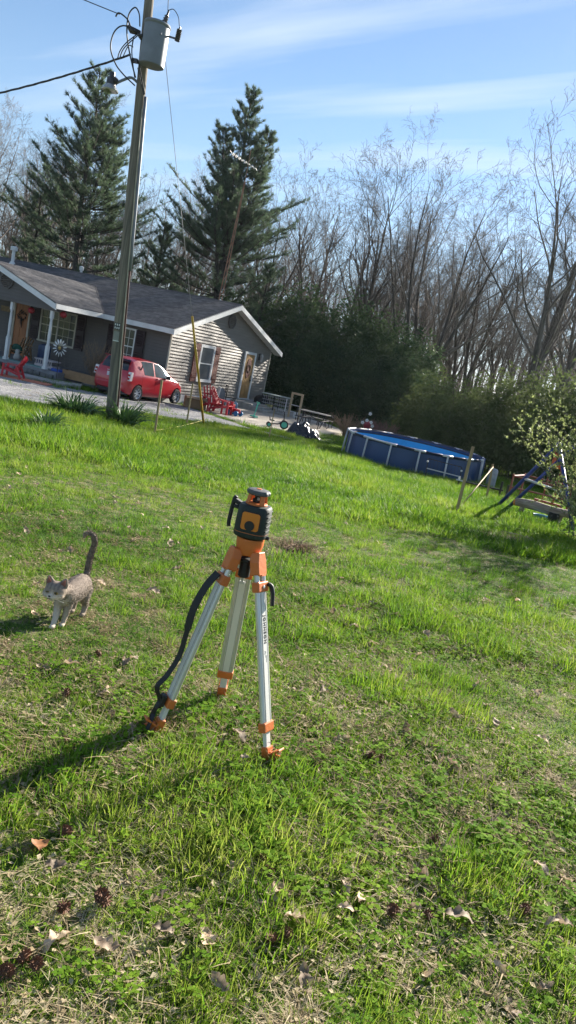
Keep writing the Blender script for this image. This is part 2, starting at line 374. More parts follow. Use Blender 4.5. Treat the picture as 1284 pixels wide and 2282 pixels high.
# porch roof
PV, PU, PHW = 3.3, -2.65, 3.2; PL = PHW*math.hypot(1, SL); PR = PV+PHW
pr = MB(); p1 = (PU,PV,EZ-.02); p2 = (0,PV,EZ-.02); p3 = (PHW,PR,EZ+PHW*SL-.02); p4 = (PU,PR,EZ+PHW*SL-.02); p5 = (0,PR+PHW,EZ-.02); p6 = (PU,PR+PHW,EZ-.02)
dn = lambda p: (p[0], p[1], p[2]-.08)
pr.add([p1,p2,p3,p4,p5,p6]+[dn(q) for q in (p1,p2,p3,p4,p5,p6)], [(0,1,2,3),(3,2,4,5),(6,9,8,7),(9,11,10,8),(0,6,7,1),(0,3,9,6),(3,5,11,9),(5,4,10,11)])
proof = pr.build('porch_roof', M_white, house)
NP = 24
def pq(s):
    q = s/PL*PHW; return ((PU-.03, PV+q-.03*(1-s/PL), EZ+q*SL), (q, PV+q-.03*(1-s/PL), EZ+q*SL))
slope('shingle_slope', pq, PL, NP, proof)
def pq2(s):
    q = s/PL*PHW; return ((q, PR+PHW-q, EZ+q*SL), (PU-.03, PR+PHW-q, EZ+q*SL))
slope('shingle_slope', pq2, PL, NP, proof)
mb = MB(); mb.bar((0,PV,EZ+.022),(PHW,PR,EZ+PHW*SL+.022),.05,.015); mb.build('valley_flashing', mat('valley', (.04,.036,.04), None, .8), proof)
mb = MB(); mb.b2((PU-.035,PV-.035,EZ-.19),(-.036,PV-.003,EZ-.012)); mb.build('fascia', M_white, house)
for sgn in (1, -1):
    Yf = lambda q: PV+q if sgn > 0 else PV+2*PHW-q
    mb = MB(); pl = [(Yf(-.035), EZ-.03),(Yf(PHW), EZ+PHW*SL-.01),(Yf(PHW), EZ+PHW*SL-.21),(Yf(-.035), EZ-.235)]
    mb.prism(pl, .035, (PU-.035,0,0), Matrix(((0,0,1),(1,0,0),(0,1,0)))); mb.build('rake_board', M_white, house)
# porch gable wall of dark boards
pg = MB(); pl = [(PV+.12, 2.70),(PV+2*PHW-.12, 2.70),(PV+2*PHW-.12, 2.76),(PR, EZ+PHW*SL-.12),(PV+.12, 2.76)]
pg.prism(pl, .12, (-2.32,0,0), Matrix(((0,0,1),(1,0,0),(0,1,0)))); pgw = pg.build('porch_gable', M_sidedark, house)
z = 2.71; k = 0
while z < 3.75:
    a = PV+.13+max(0, (z+.20-EZ)/SL); b_ = 2*PR-a
    c = PV+.13+max(0, (z+BH*.97+.20-EZ)/SL); d = 2*PR-c
    if b_-a > .3:
        mb = MB(); u = -2.32; h = BH*.97
        mb.add([(u,a,z),(u,b_,z),(u,d,z+h),(u,c,z+h),(u-.03,a,z),(u-.03,b_,z),(u-.006,d,z+h),(u-.006,c,z+h),(u-.03,a,z+.02),(u-.03,b_,z+.02)],
               [(4,8,9,5),(8,7,6,9),(0,4,5,1),(3,2,6,7),(0,3,7,8,4),(1,5,9,6,2)])
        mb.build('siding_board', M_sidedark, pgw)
    z += BH
def ring_vent(u, v, z, axis, parent):
    mb = MB(); n = 8; pts = [(.30*math.cos(R(22.5+45*i)), .30*math.sin(R(22.5+45*i))) for i in range(n)]
    for i in range(n):
        a, b_ = pts[i], pts[(i+1) % n]
        if axis == 'v': mb.bar((u+a[0], v, z+a[1]), (u+b_[0], v, z+b_[1]), .045, .05, (0,1,0))
        else: mb.bar((u, v+a[0], z+a[1]), (u, v+b_[0], z+b_[1]), .045, .05, (1,0,0))
    ring = mb.build('gable_vent', M_sidedark, parent)
    for k in range(7):
        hh = -.22+k*.073; wd = math.sqrt(max(.01, .27**2-hh**2))
        s = MB()
        if axis == 'v': s.box((u, v, z+hh), (2*wd, .02, .05), Matrix.Rotation(R(35), 3, 'X'))
        else: s.box((u, v, z+hh), (.02, 2*wd, .05), Matrix.Rotation(R(-35), 3, 'Y'))
        s.build('louver', M_sidedark, ring)
ring_vent(4.74, .33, 3.72, 'v', house)
ring_vent(-2.37, 5.95, 3.33, 'u', house)
mb = MB(); mb.b2((-2.42,PV+.16,2.60),(-2.24,PV+2*PHW-.16,2.70)); mb.build('porch_beam', M_sidedark, house)
# porch posts, turned
for v in (3.70, 5.58, 7.46, 9.2):
    mb = MB(); Rz = Matrix.Rotation(R(45), 3, 'Z'); q = math.sqrt(2)/2
    mb.lathe([(.15*q*1.05,.46),(.15*q*1.05,.54),(.11*q,.56),(.115*q,1.30),(.09*q,1.34)], 4, (-2.33,v,0), Rz)
    mb.lathe([(.05,1.32),(.062,1.36),(.05,1.40),(.056,1.7),(.048,2.15),(.04,2.26),(.058,2.29),(.045,2.33)], 12, (-2.33,v,0))
    mb.lathe([(.105*q,2.32),(.105*q,2.61)], 4, (-2.33,v,0), Rz)
    mb.build('porch_post', M_white, house, smooth=30)
# porch slab with stone facing
M_slab = mat('porch_concrete', (.24,.24,.25), (.16,.16,.17), .9, scale=4, bump=.3)
mb = MB(); mb.b2((-2.42,3.0,-.1),(.44,9.8,.46)); slab = mb.build('porch_floor', M_slab, house)
M_stone = mat('grey_stone', (.17,.17,.17), (.09,.09,.09), .9, scale=5, bump=.6, attr=.4)
for k in range(22):
    for row in range(2):
        v0 = 3.02+k*.30+(row*.14); mb = MB(); mb.box((-2.45+random.uniform(-.012,.012), v0+.14, .10+row*.17+random.uniform(-.01,.01)), (.09+random.random()*.03, .27, .15)); mb.build('stone', M_stone, slab, bevel=.02)
# windows: frame, panes, muntins
def window(plane, a0, a1, z0, z1, nx, grid_rows, sash_split, mg, mf=None, gridbottom=True, fw_=.07):
    """plane 'u': wall at u=.44 facing -u (a = v); plane 'v': wall at v=.37 facing -v (a = u)"""
    mf = mf or M_white
    def P(a, d, z): return (.44-d, a, z) if plane == 'u' else (a, .37-d, z)
    def bx(mb, a0, a1, d0, d1, z0, z1): mb.b2(P(a0, d0, z0), P(a1, d1, z1))
    mb = MB()
    bx(mb, a0, a1, -.02, .06, z1-fw_, z1); bx(mb, a0-.02, a1+.02, -.02, .085, z0, z0+fw_)
    bx(mb, a0, a0+fw_, -.02, .058, z0+fw_, z1-fw_); bx(mb, a1-fw_, a1, -.02, .058, z0+fw_, z1-fw_)
    wn = mb.build('window', mf, house)
    wdt = (a1-a0-2*fw_)/nx
    for i in range(nx):
        b0 = a0+fw_+i*wdt; b1 = b0+wdt
        if i:
            mb = MB(); bx(mb, b0-.03, b0+.03, -.01, .052, z0+fw_, z1-fw_); mb.build('mullion', mf, wn)
        zm = z0+fw_+(z1-z0-2*fw_)*sash_split
        for (y0, y1, dd) in ((z0+fw_, zm, .012), (zm, z1-fw_, .026)):
            mb = MB(); bx(mb, b0, b1, -.005, dd, y0, y1); mb.build('pane', mg, wn)
        mb = MB(); bx(mb, b0, b1, .0, .045, zm-.022, zm+.022); mb.build('sash_rail', mf, wn)
        for (y0, y1, on, dd) in ((z0+fw_, zm, gridbottom, .02), (zm, z1-fw_, True, .034)):
            if not on or not grid_rows: continue
            for c in (1, 2):
                aa = b0+wdt*c/3; mb = MB(); bx(mb, aa-.008, aa+.008, dd-.012, dd, y0, y1); mb.build('muntin', mf, wn)
            for r_ in range(1, grid_rows):
                zz = y0+(y1-y0)*r_/grid_rows; mb = MB(); bx(mb, b0, b1, dd-.012, dd-.002, zz-.008, zz+.008); mb.build('muntin', mf, wn)
    return wn
window('u', 4.84, 6.69, 1.26, 2.62, 2, 2, .52, M_glass, M_beige)
window('u', 1.95, 2.85, 1.15, 2.57, 1, 2, .5, M_glass)
window('v', 2.60, 3.76, 1.0, 2.53, 1, 0, .5, M_glass2, M_white, fw_=.11)
for a0, a1, z0, z1 in ((4.40,4.82,1.24,2.62),(6.71,7.14,1.24,2.62),(1.53,1.94,1.12,2.56),(2.86,3.27,1.12,2.56)):
    mb = MB(); mb.b2((.36,a0,z0),(.40,a1,z1)); sh = mb.build('shutter', M_shut, house)
    for zz in np.linspace(z0+.12, z1-.12, 14):
        if abs(zz-(z0+z1)/2) < .06: continue
        mb = MB(); mb.box((.355,(a0+a1)/2,zz), (.012,(a1-a0)*.72,.06), Matrix.Rotation(R(-25),3,'Y')); mb.build('louver', M_shut, sh)
for c in (2.375, 3.985):
    sh = None
    for k in range(3):
        mb = MB(); x0 = c-.195+k*.133; mb.b2((x0,.315,.98),(x0+.124,.352,2.54))
        if sh is None: sh = mb.build('shutter', M_shut2, house)
        else: mb.build('plank', M_shut2, sh)
    for zz in (1.22, 2.32):
        mb = MB(); mb.b2((c-.195,.287,zz-.055),(c+.195,.314,zz+.055)); mb.build('batten', M_shut2, sh)
# side door
mb = MB(); mb.b2((6.42,.305,.46),(6.53,.365,2.60)); mb.b2((7.39,.305,.46),(7.50,.365,2.60)); mb.b2((6.53,.308,2.49),(7.39,.365,2.60)); mb.b2((6.45,.25,.42),(7.47,.365,.459))
dfr = mb.build('door_frame', M_white, house)
mb = MB(); mb.b2((6.532,.335,.46),(7.388,.362,2.488)); door = mb.build('door', M_door, house)
for (u0, u1, z0, z1) in ((6.66,6.93,.58,1.05),(6.99,7.26,.58,1.05)):
    mb = MB(); mb.b2((u0,.318,z0),(u1,.334,z1)); mb.build('door_panel', M_door, door, bevel=.008)
mb = MB(); mb.lathe([(.20,0),(.24,0),(.24,.02),(.20,.02)], 20, (0,0,0)); 
for i, p in enumerate(mb.v): mb.v[i] = (6.96+p[0]*.9, .333-p[2], 1.86+p[1]*1.9)
mb.build('oval_moulding', M_shut2, door, smooth=30)
mb = MB(); mb.prism([(6.96+.19*math.cos(R(i*18)), 1.86+.40*math.sin(R(i*18))) for i in range(20)], .008, (0,.325,0), Matrix(((1,0,0),(0,0,1),(0,1,0)))); mb.build('oval_glass', M_glass2, door)
mb = MB()
for i in range(26):   # wreath of twigs hung in the oval
    a = i/26*2*math.pi; r_ = .14+random.uniform(-.02,.02); mb.bar((6.96+r_*math.cos(a),.31,1.84+r_*math.sin(a)), (6.96+(r_+.05)*math.cos(a+.6),.30,1.84+(r_+.05)*math.sin(a+.6)), .02)
mb.build('door_wreath', mat('twig', (.10,.06,.035), None, .9), None, loc=house.matrix_basis @ Vector((0,0,0)), rot=(0,0,HA), label='small twig wreath hanging on the light oak side door', cat='wreath')
mb = MB(); mb.ell((7.30,.30,1.32), (.035,.035,.035)); mb.b2((7.27,.325,1.20),(7.33,.334,1.55)); mb.ell((7.30,.31,1.50), (.028,.02,.028)); mb.build('handle', M_iron, door)
# front door in the porch
mb = MB(); mb.b2((.36,7.20,.47),(.43,7.29,2.66)); mb.b2((.36,8.0,.47),(.43,8.09,2.66)); mb.b2((.363,7.29,2.57),(.43,8.0,2.66)); mb.build('door_frame', M_beige, house)
mb = MB(); mb.b2((.40,7.292,.47),(.435,7.998,2.568)); fd = mb.build('door', M_door2, house)
for v0 in (7.36, 7.68):
    for z0, z1 in ((.6,1.1),(1.2,1.62)):
        mb = MB(); mb.b2((.385,v0,z0),(.399,v0+.25,z1)); mb.build('door_panel', M_door2, fd, bevel=.008)
mb = MB()
for i in range(40):
    a = random.random()*6.28; r_ = random.uniform(.05,.2); mb.bar((.38,7.64+r_*math.cos(a),2.12+r_*math.sin(a)*.9),(.36,7.64+(r_+.07)*math.cos(a+.4),2.12+(r_+.05)*math.sin(a+.4)),.02)
for k in range(5): mb.bar((.37,7.6+.02*k,2.0),(.365,7.58+.03*k,1.6+.05*k),.012)
mb.build('door_swag', mat('dark_swag', (.03,.025,.025), (.08,.05,.04), .9), None, loc=house.location, rot=(0,0,HA), label='dark dried swag hanging on the orange front door', cat='wreath')
mb = MB(); mb.b2((.385,8.30,2.12),(.41,8.80,2.34)); mb.build('wall_plaque', mat('tan_board', (.28,.19,.09), (.2,.13,.06), .7), None, loc=house.location, rot=(0,0,HA), label='small tan wooden plaque on the porch wall beside the front door', cat='plaque')
# coach lamp by the side door
mb = MB(); mb.b2((7.84,.33,2.32),(7.96,.365,2.62)); lamp = mb.build('wall_lamp', M_iron, house)
mb = MB(); mb.lathe([(.03,2.24),(.055,2.27),(.085,2.46),(.09,2.52),(.03,2.60),(.01,2.64)], 8, (7.90,.24,0)); mb.bar((7.9,.34,2.58),(7.9,.24,2.62),.02); mb.build('lamp_shade', glass_mat('lamp_glass', (.45,.45,.42)), lamp)
# vents on the roof
def pipe(u, v, h, r_, cap):
    z0 = zr(u); mb = MB(); mb.lathe([(r_*2.2,z0-.06),(r_*1.6,z0+.07),(r_,z0+.12),(r_,z0+h)], 12, (u,v,0)); p = mb.build('vent_pipe', M_white, house, smooth=30)
    mb = MB(); mb.lathe([(r_*cap,z0+h),(r_*cap*1.05,z0+h+.16),(r_*.6,z0+h+.2)], 12, (u,v,0)); mb.build('vent_cap', M_white, p, smooth=30)
pipe(3.97, 12.03, .62, .075, 2.1); pipe(5.25, 9.1, .32, .06, 1.7)
# steps at the side door
M_step = mat('step_concrete', (.40,.38,.34), (.28,.26,.23), .9, scale=3, bump=.4, bscale=40)
mb = MB(); mb.b2((5.85,-.75,.0),(8.05,.34,.38)); st = mb.build('door_steps', M_step, None, loc=(-7.449,29.534,-1.3), rot=(0,0,HA), bevel=.012, label='weathered concrete landing with steps below the side door', cat='steps')
for k, (vv, zz) in enumerate(((-.755,.29),(-1.05,.20))):
    mb = MB(); mb.b2((5.9,vv-.30,.0),(8.0,vv,zz)); mb.build('step', M_step, st, bevel=.012)
# ------------------------------------------------------------------ utility pole
def wood_pole_mat():
    return mat('weathered_pole', (.27,.225,.165), (.10,.088,.075), .9, scale=5, detail=8, stretch=(6,6,.22), bump=.7, bscale=9, lo=.3, hi=.7)
M_pole = wood_pole_mat()
M_galv = mat('galvanised_grey', (.21,.225,.25), (.17,.18,.20), .5, metal=.2, scale=3)
M_wire = mat('black_wire', (.02,.02,.022), (.03,.03,.03), .6)
M_bronze = mat('brown_porcelain', (.035,.03,.03), (.05,.04,.04), .3)
M_rust = mat('brown_conduit', (.10,.035,.022), (.06,.025,.018), .7, scale=10)
PB = Vector((-5.33, 16.95, gz(-5.33,16.95)))
pole = thing('utility_pole', PB, 'weathered wooden utility pole with transformer leaning over the lawn by the driveway', 'utility pole')
LEAN = -.066   # sideways drift per metre of height
def pp(z, dx=0, dy=0): return Vector((LEAN*z+dx, dy, z))
mb = MB(); H = 11.0
zs = np.linspace(-.3, H, 14); mb.tube([pp(q) for q in zs], [.126-.0040*max(q, 0) for q in zs], 18); shaft = mb.build('shaft', M_pole, pole, smooth=True)
# transformer tank on the near right side
tx, ty = .27, -.24
mb = MB(); mb.lathe([(.20,7.28),(.245,7.30),(.25,7.36),(.25,8.02),(.262,8.03),(.268,8.06),(.25,8.09),(.16,8.12),(.02,8.13)], 24, pp(0,tx,ty)+Vector((LEAN*7.7,0,0)))
tank = mb.build('transformer', M_galv, pole, smooth=40)
mb = MB(); c = pp(7.9,tx,ty)
mb.lathe([(.035,0),(.06,.02),(.035,.05),(.06,.07),(.035,.10),(.055,.12),(.03,.15),(.05,.17),(.02,.20),(.02,.28)], 12, c+Vector((.13,.0,.18)), Matrix.Rotation(R(12),3,'Y')); mb.build('bushing', M_bronze, tank, smooth=True)
mb = MB(); mb.bar(c+Vector((.24,0,.0)), c+Vector((.42,-.02,-.02)), .03)
mb.lathe([(.05,0),(.055,.02),(.045,.03),(.055,.05),(.045,.06),(.055,.08),(.045,.09),(.055,.11),(.045,.12),(.055,.14),(.045,.15),(.055,.17),(.045,.18),(.055,.21),(.02,.23),(.015,.27)], 12, c+Vector((.45,-.02,-.06)), Matrix.Rotation(R(4),3,'Y'))
mb.build('lightning_arrester', M_bronze, tank, smooth=30)
mb = MB(); mb.b2((-.16,-.1,-.05),(-.03,.12,.0)); 
for k in (0, 1):
    z = 7.5+k*.38; mb = MB(); mb.bar(pp(z,.0,-.02), pp(z,.20,-.2), .07, .06); mb.build('hanger', M_galv, tank)
for k in range(3):  # low voltage bushings on the side of the tank
    mb = MB(); mb.lathe([(.03,0),(.04,.02),(.025,.05),(.035,.07),(.02,.11)], 10, c+Vector((-.22,-.08+.08*k,-.12)), Matrix.Rotation(R(-90),3,'Y')); mb.build('bushing', M_bronze, tank, smooth=True)
mb = MB(); mb.lathe([(.02,0),(.028,.0),(.028,.015),(.02,.015)], 10, c+Vector((.16,-.2,-.05)), Matrix.Rotation(R(70),3,'X')); mb.build('lifting_lug', M_galv, tank)
# leads
def spl(pts, n=8):
    P = [Vector(p) for p in pts]; P = [P[0]*2-P[1]]+P+[P[-1]*2-P[-2]]; out = []
    for i in range(1, len(P)-2):
        for k in range(n):
            t = k/n; a, b, c_, d = P[i-1:i+3]
            out.append(.5*((2*b)+(c_-a)*t+(2*a-5*b+4*c_-d)*t*t+(3*b-a-3*c_+d)*t**3))
    return out+[P[-2]]
A = lambda x, z, y=-.2: (x+.33, y, z+.68)   # offsets read on the pole's own plane, x from pole foot, z above it
def lead(pts, r=.014): mb = MB(); mb.tube(spl(pts), r, 6); return mb.build('lead_wire', M_wire, pole, smooth=True)
lead([A(-.93,7.30),A(-.98,7.52),A(-1.08,7.62),A(-1.18,7.48),A(-1.18,7.2),A(-1.10,6.9),A(-.98,6.6),A(-.86,6.35)])
lead([A(-.95,7.2),A(-1.25,7.25),A(-1.42,7.1),A(-1.45,6.8),A(-1.3,6.52),A(-1.1,6.35),A(-.85,6.2)])
lead([A(-.95,7.16),A(-1.15,6.95),A(-1.25,6.78),A(-1.28,6.62)], .011)
lead([A(-.95,7.12),A(-1.1,6.95),A(-1.2,6.8),A(-1.24,6.62)], .011)
lead([A(-1.02,7.1),A(-1.02,6.85),A(-.96,6.6),A(-.88,6.35)], .013)
lead([A(-1.0,6.9),A(-1.1,6.9),A(-1.18,6.66)], .010)
lead([A(-1.44,7.38),A(-1.38,7.46),A(-1.2,7.38),A(-1.08,7.22),A(-.95,7.18)], .016)
lead([A(-.86,6.55,-.16),A(-.76,6.3,-.17),A(-.66,6.08,-.13)], .012); lead([A(-.84,6.62,-.16),A(-.74,6.35,-.17),A(-.65,6.1,-.12)], .012)
lead([c+Vector((.17,0,.46)),c+Vector((.28,0,.50)),c+Vector((.40,-.02,.38)),c+Vector((.45,-.02,.22))], .008)
lead([c+Vector((.17,0,.46)),c+Vector((.12,.02,.8)),c+Vector((.05,.02,1.3)),c+Vector((.02,.05,2.6))], .008)
mb = MB(); mb.tube([A(-.93,7.2,-.13),A(-1.1,7.22,-.14),A(-1.2,7.28,-.14)], [.05,.07,.03], 8); mb.build('guy_clamp', M_bronze, pole, smooth=True)
mb = MB(); mb.box(A(-.95,6.68,-.12), (.12,.1,.07)); mb.build('wire_clamp', M_bronze, pole)
# yard light on its arm
la = pp(6.98,-.05,-.05)
mb = MB(); mb.tube(spl([la, la+Vector((-.14,-.05,.06)), la+Vector((-.28,-.08,-.02)), la+Vector((-.40,-.12,-.12))]), .028, 10); arm = mb.build('lamp_arm', M_galv, pole, smooth=True)
hd = la+Vector((-.50,-.14,-.14))
mb = MB(); mb.lathe([(.05,.20),(.055,.18),(.055,.11),(.09,.09),(.095,.0),(.10,-.04)], 14, hd); mb.tube([la+Vector((-.38,-.11,-.10)), hd+Vector((.05,.0,.05))], [.06,.09], 10); mb.build('lamp_housing', M_bronze, arm, smooth=40)
mb = MB(); mb.lathe([(.10,-.04),(.17,-.14),(.165,-.16),(.10,-.10),(.02,-.09)], 16, hd); mb.build('lamp_reflector', mat('lamp_metal', (.5,.5,.48), None, .25, metal=.7), arm, smooth=40)
# conduit and ground rod moulding on the right edge
mb = MB(); zz = np.linspace(3.3, 6.75, 6); mb.tube([pp(q,.135-.004*q+.02,-.06) for q in zz], .032, 10); mb.build('conduit', M_galv, pole, smooth=True)
mb = MB(); zz = np.linspace(-.05, 3.4, 6); mb.tube([pp(q,.148-.004*q,-.06) for q in zz], .022, 8); mb.build('ground_moulding', M_rust, pole, smooth=True)
mb = MB(); mb.tube([pp(q,.118-.004*q,-.095) for q in np.linspace(0, 6.5, 8)], .012, 6); mb.build('ground_wire', mat('pale_wire', (.42,.40,.30), None, .6), pole, smooth=True)
# number tag: two rows of small pale characters on black
tz = 2.11
mb = MB(); mb.box(pp(tz,-.005,-.121), (.135,.006,.14)); tg = mb.build('number_tag', M_black, pole)
M_pale = mat('pale_print', (.7,.7,.66), None, .6)
for r_ in range(2):
    for k in range(3):
        mb = MB(); mb.box(pp(tz,-.005,-.1255)+Vector((-.042+k*.042,0,.034-.068*r_)), (.024,.002,.042)); mb.build('character', M_pale, tg)
mb = MB(); mb.box(pp(1.90,-.010,-.122), (.12,.005,.20)); pl2 = mb.build('metal_plate', mat('dull_plate', (.25,.25,.22), None, .5, metal=.3), pole)
mb = MB(); mb.box(pp(1.80,-.010,-.127), (.13,.005,.02)); mb.build('plate_rim', M_pale, pl2)

def cord(name, pts, r, m, label, cat, n=6, sm=True):
    mb = MB(); mb.tube(pts, r, n); return mb.build(name, m, smooth=sm, label=label, cat=cat)
def sag(a, b, s, n=16):
    a = Vector(a); b = Vector(b); return [a.lerp(b, k/n)-Vector((0,0,s*4*(k/n)*(1-k/n))) for k in range(n+1)]
# twisted service drop to the left
pts = sag((-6.03,16.75,6.72), (-17.0,20.5,4.6), .5, 60)
mb = MB()
for ph in (0, 2.1, 4.2):
    mb.tube([p+Vector((0, .014*math.cos(i*1.1+ph), .014*math.sin(i*1.1+ph))) for i, p in enumerate(pts)], .011, 5)
mb.build('service_cable', M_wire, smooth=True, label='thick twisted black service cable running left from the pole to the house', cat='cable')
cord('overhead_wire', sag((-6.38,16.8,7.42), (-16,17.5,9.6), .12), .009, M_wire, 'thin overhead wire leaving the pole toward the upper left sky', 'wire')
GA = Vector((-4.58, 23.6, gz(-4.58,23.6)))
GT = Vector((-5.46, 16.85, 7.15))
cord('guy_wire', [GT, GA], .007, mat('steel_wire', (.35,.35,.36), None, .4, metal=.5), 'steel guy wire slanting down from the pole to the lawn', 'wire')
mb = MB(); d = (GT-GA).normalized()
mb.tube([GA+d*.12, GA+d*4.0], .033, 10); mb.build('guy_guard', mat('yellow_plastic', (.62,.36,.02), (.5,.28,.02), .5), smooth=True, label='long yellow plastic guard sleeved over the guy wire', cat='guy guard')
mb = MB(); mb.tube([GA-d*.15, GA+d*.15], .02, 8); mb.build('anchor_rod', M_iron, smooth=True, label='dark anchor rod at the foot of the guy wire', cat='anchor')

# ------------------------------------------------------------------ red hatchback, x forward, y to its left
M_red = mat('red_car_paint', (.46,.010,.022), (.42,.009,.02), .28, scale=2, coat=.8)
M_carglass = glass_mat('tinted_car_glass', (.012,.016,.02), .04)
M_carglass2 = glass_mat('clear_car_glass', (.10,.115,.12), .05)
M_tyre = mat('tyre_rubber', (.02,.02,.02), (.028,.027,.026), .85, scale=20)
M_rim = mat('silver_wheel', (.66,.66,.66), (.58,.58,.58), .4, metal=.1)
M_lamp = mat('red_lens', (.35,.02,.02), (.25,.015,.015), .15)
M_lampw = mat('clear_lens', (.75,.70,.68), None, .15)
CARZ = -1.205
car = thing('parked_car', (-8.01-.23, 27.81+.10, CARZ), 'small red five-door hatchback parked on the gravel beside the house', 'car', R(90-21.5))
# origin: right rear wheel contact shifted so that local (0,0) is the middle of the rear axle
car.location = Vector((-8.01, 27.81, CARZ)) + Matrix.Rotation(R(90-21.5), 3, 'Z') @ Vector((0, .72, 0))
# stations: x, half width, sill z, belt z, roof z, roof half width
ST = [(-.62,.60,.34,.62,.66,.52),(-.58,.72,.28,.78,.86,.62),(-.50,.77,.23,.90,1.00,.64),(-.40,.79,.21,.93,1.22,.60),(-.26,.797,.20,.935,1.41,.585),(-.05,.80,.19,.935,1.465,.58),(.35,.80,.18,.925,1.485,.575),(.85,.80,.18,.905,1.48,.57),(1.25,.80,.18,.885,1.435,.555),(1.50,.80,.18,.875,1.345,.555),(1.80,.798,.18,.87,1.17,.60),(2.10,.79,.18,.865,1.00,.66),(2.35,.775,.18,.83,.90,.66),(2.65,.735,.18,.74,.80,.60),(2.86,.64,.22,.60,.68,.50),(2.97,.50,.28,.48,.54,.40)]
def car_pt(x, side, kind, off=0):
    i = 0
    xs_ = [s[0] for s in ST]; vals = [float(np.interp(x, xs_, [s[k] for s in ST])) for k in range(1, 6)]
    hw, sz, bz, rz_, rw = vals
    # section control points from sill to roof centre
    S = [(hw*.90, sz),(hw*.985, sz+.10),(hw*1.0,(sz+bz)/2),(hw*.985, bz-.05),(hw*.965, bz),(rw+.35*(hw*.965-rw), bz+(rz_-bz)*.62),(rw, rz_-.035*(1 if rz_-bz > .12 else .3)),(rw*.80, rz_-.008),(0, rz_+.012)]
    return S
def sect(x, t):  # t: 0..8 along the section
    S = car_pt(x, 1, 0); i = min(7, int(t)); f_ = t-i; a, b_ = S[i], S[i+1]; return (a[0]+(b_[0]-a[0])*f_, a[1]+(b_[1]-a[1])*f_)
mb = MB(); xs_ = sorted(set([s[0] for s in ST]+list(np.linspace(-.6, 2.95, 34)))); ns = 9
ring = []
for x in xs_:
    S = car_pt(x, 1, 0); half = [(p[0], p[1]) for p in S]
    full = [(y, z) for y, z in half]+[(-y, z) for y, z in half[-2::-1]]
    ring.append([(x, y, z) for y, z in full])
m_ = len(ring[0]); o = 0
vv = [p for r_ in ring for p in r_]; ff = []
for i in range(len(ring)-1):
    for k in range(m_-1): ff.append((i*m_+k, (i+1)*m_+k, (i+1)*m_+k+1, i*m_+k+1))
    ff.append((i*m_+m_-1, (i+1)*m_+m_-1, (i+1)*m_, i*m_))
ff.append(tuple(range(m_))); ff.append(tuple((len(ring)-1)*m_+k for k in range(m_))[::-1])
mb.add(vv, ff); bme = mb.mesh('body')
bm_ = bmesh.new(); bm_.from_mesh(bme); bmesh.ops.recalc_face_normals(bm_, faces=bm_.faces); bm_.to_mesh(bme); bm_.free()
# wheel arches cut with cylinders
tmp = bpy.data.objects.new('tmp_body', bme); C.objects.link(tmp); cutters = []
WB = 2.385; WR = .285
for x in (0, WB):
    for s in (1, -1):
        q = MB(); q.lathe([(WR+.045,-.14),(WR+.045,.14)], 28, (x, s*.78, WR+.01), Matrix.Rotation(R(90),3,'X')); cu = bpy.data.objects.new('tmp_cut', q.mesh('tmp_cut')); C.objects.link(cu); cutters.append(cu)
        bo = tmp.modifiers.new('b', 'BOOLEAN'); bo.operation = 'DIFFERENCE'; bo.object = cu; bo.solver = 'EXACT'
dg = bpy.context.evaluated_depsgraph_get()
nm = bpy.data.meshes.new_from_object(tmp.evaluated_get(dg)); nm.name = 'body'
for q in cutters+[tmp]: bpy.data.objects.remove(q)
body = link('body', nm, M_red, car, smooth=35)
def patch(name, x0, x1, t0, t1, side, off, m, parent, nx=8, nt=5, skew0=(0,0), skew1=(0,0), rnd=0):
    """panel lying on the body between stations; x bounds may shift with t (skew)"""
    P = []
    for j in range(nt+1):
        t = t0+(t1-t0)*j/nt; f_ = j/nt
        a = x0+skew0[0]*f_; b_ = x1+skew1[0]*f_
        row = []
        for i in range(nx+1):
            x = a+(b_-a)*i/nx; y, z = sect(x, t); yy = sect(x, t-.05); y2 = sect(x, t+.05)
            tz = Vector((0, y2[0]-yy[0], y2[1]-yy[1])); xa = sect(x+.02, t); xb = sect(x-.02, t); txv = Vector((.04, xa[0]-xb[0], xa[1]-xb[1]))
            nrm = tz.cross(txv); nrm = nrm.normalized() if nrm.length > 1e-9 else Vector((0,1,0))
            if nrm.y < 0: nrm = -nrm
            row.append((Vector((x, y, z))+nrm*off, nrm))
        P.append(row)
    q = MB(); W_ = nx+1
    top = [p for r_ in P for p, _ in r_]; bot = [p-n_*(off+.012) for r_ in P for p, n_ in r_]
    v_ = [(p.x, p.y*side, p.z) for p in top+bot]; K = len(top)
    f2 = [(j*W_+i, j*W_+i+1, (j+1)*W_+i+1, (j+1)*W_+i) for j in range(nt) for i in range(nx)]
    edge = [i for i in range(W_)]+[j*W_+nx for j in range(1, nt+1)]+[nt*W_+i for i in range(nx-1, -1, -1)]+[j*W_ for j in range(nt-1, 0, -1)]
    f2 += [(edge[i], edge[(i+1) % len(edge)], K+edge[(i+1) % len(edge)], K+edge[i]) for i in range(len(edge))]
    q.add(v_, f2); me = q.mesh(name); b_ = bmesh.new(); b_.from_mesh(me); bmesh.ops.recalc_face_normals(b_, faces=b_.faces); b_.to_mesh(me); b_.free()
    return link(name, me, m, parent, smooth=30)
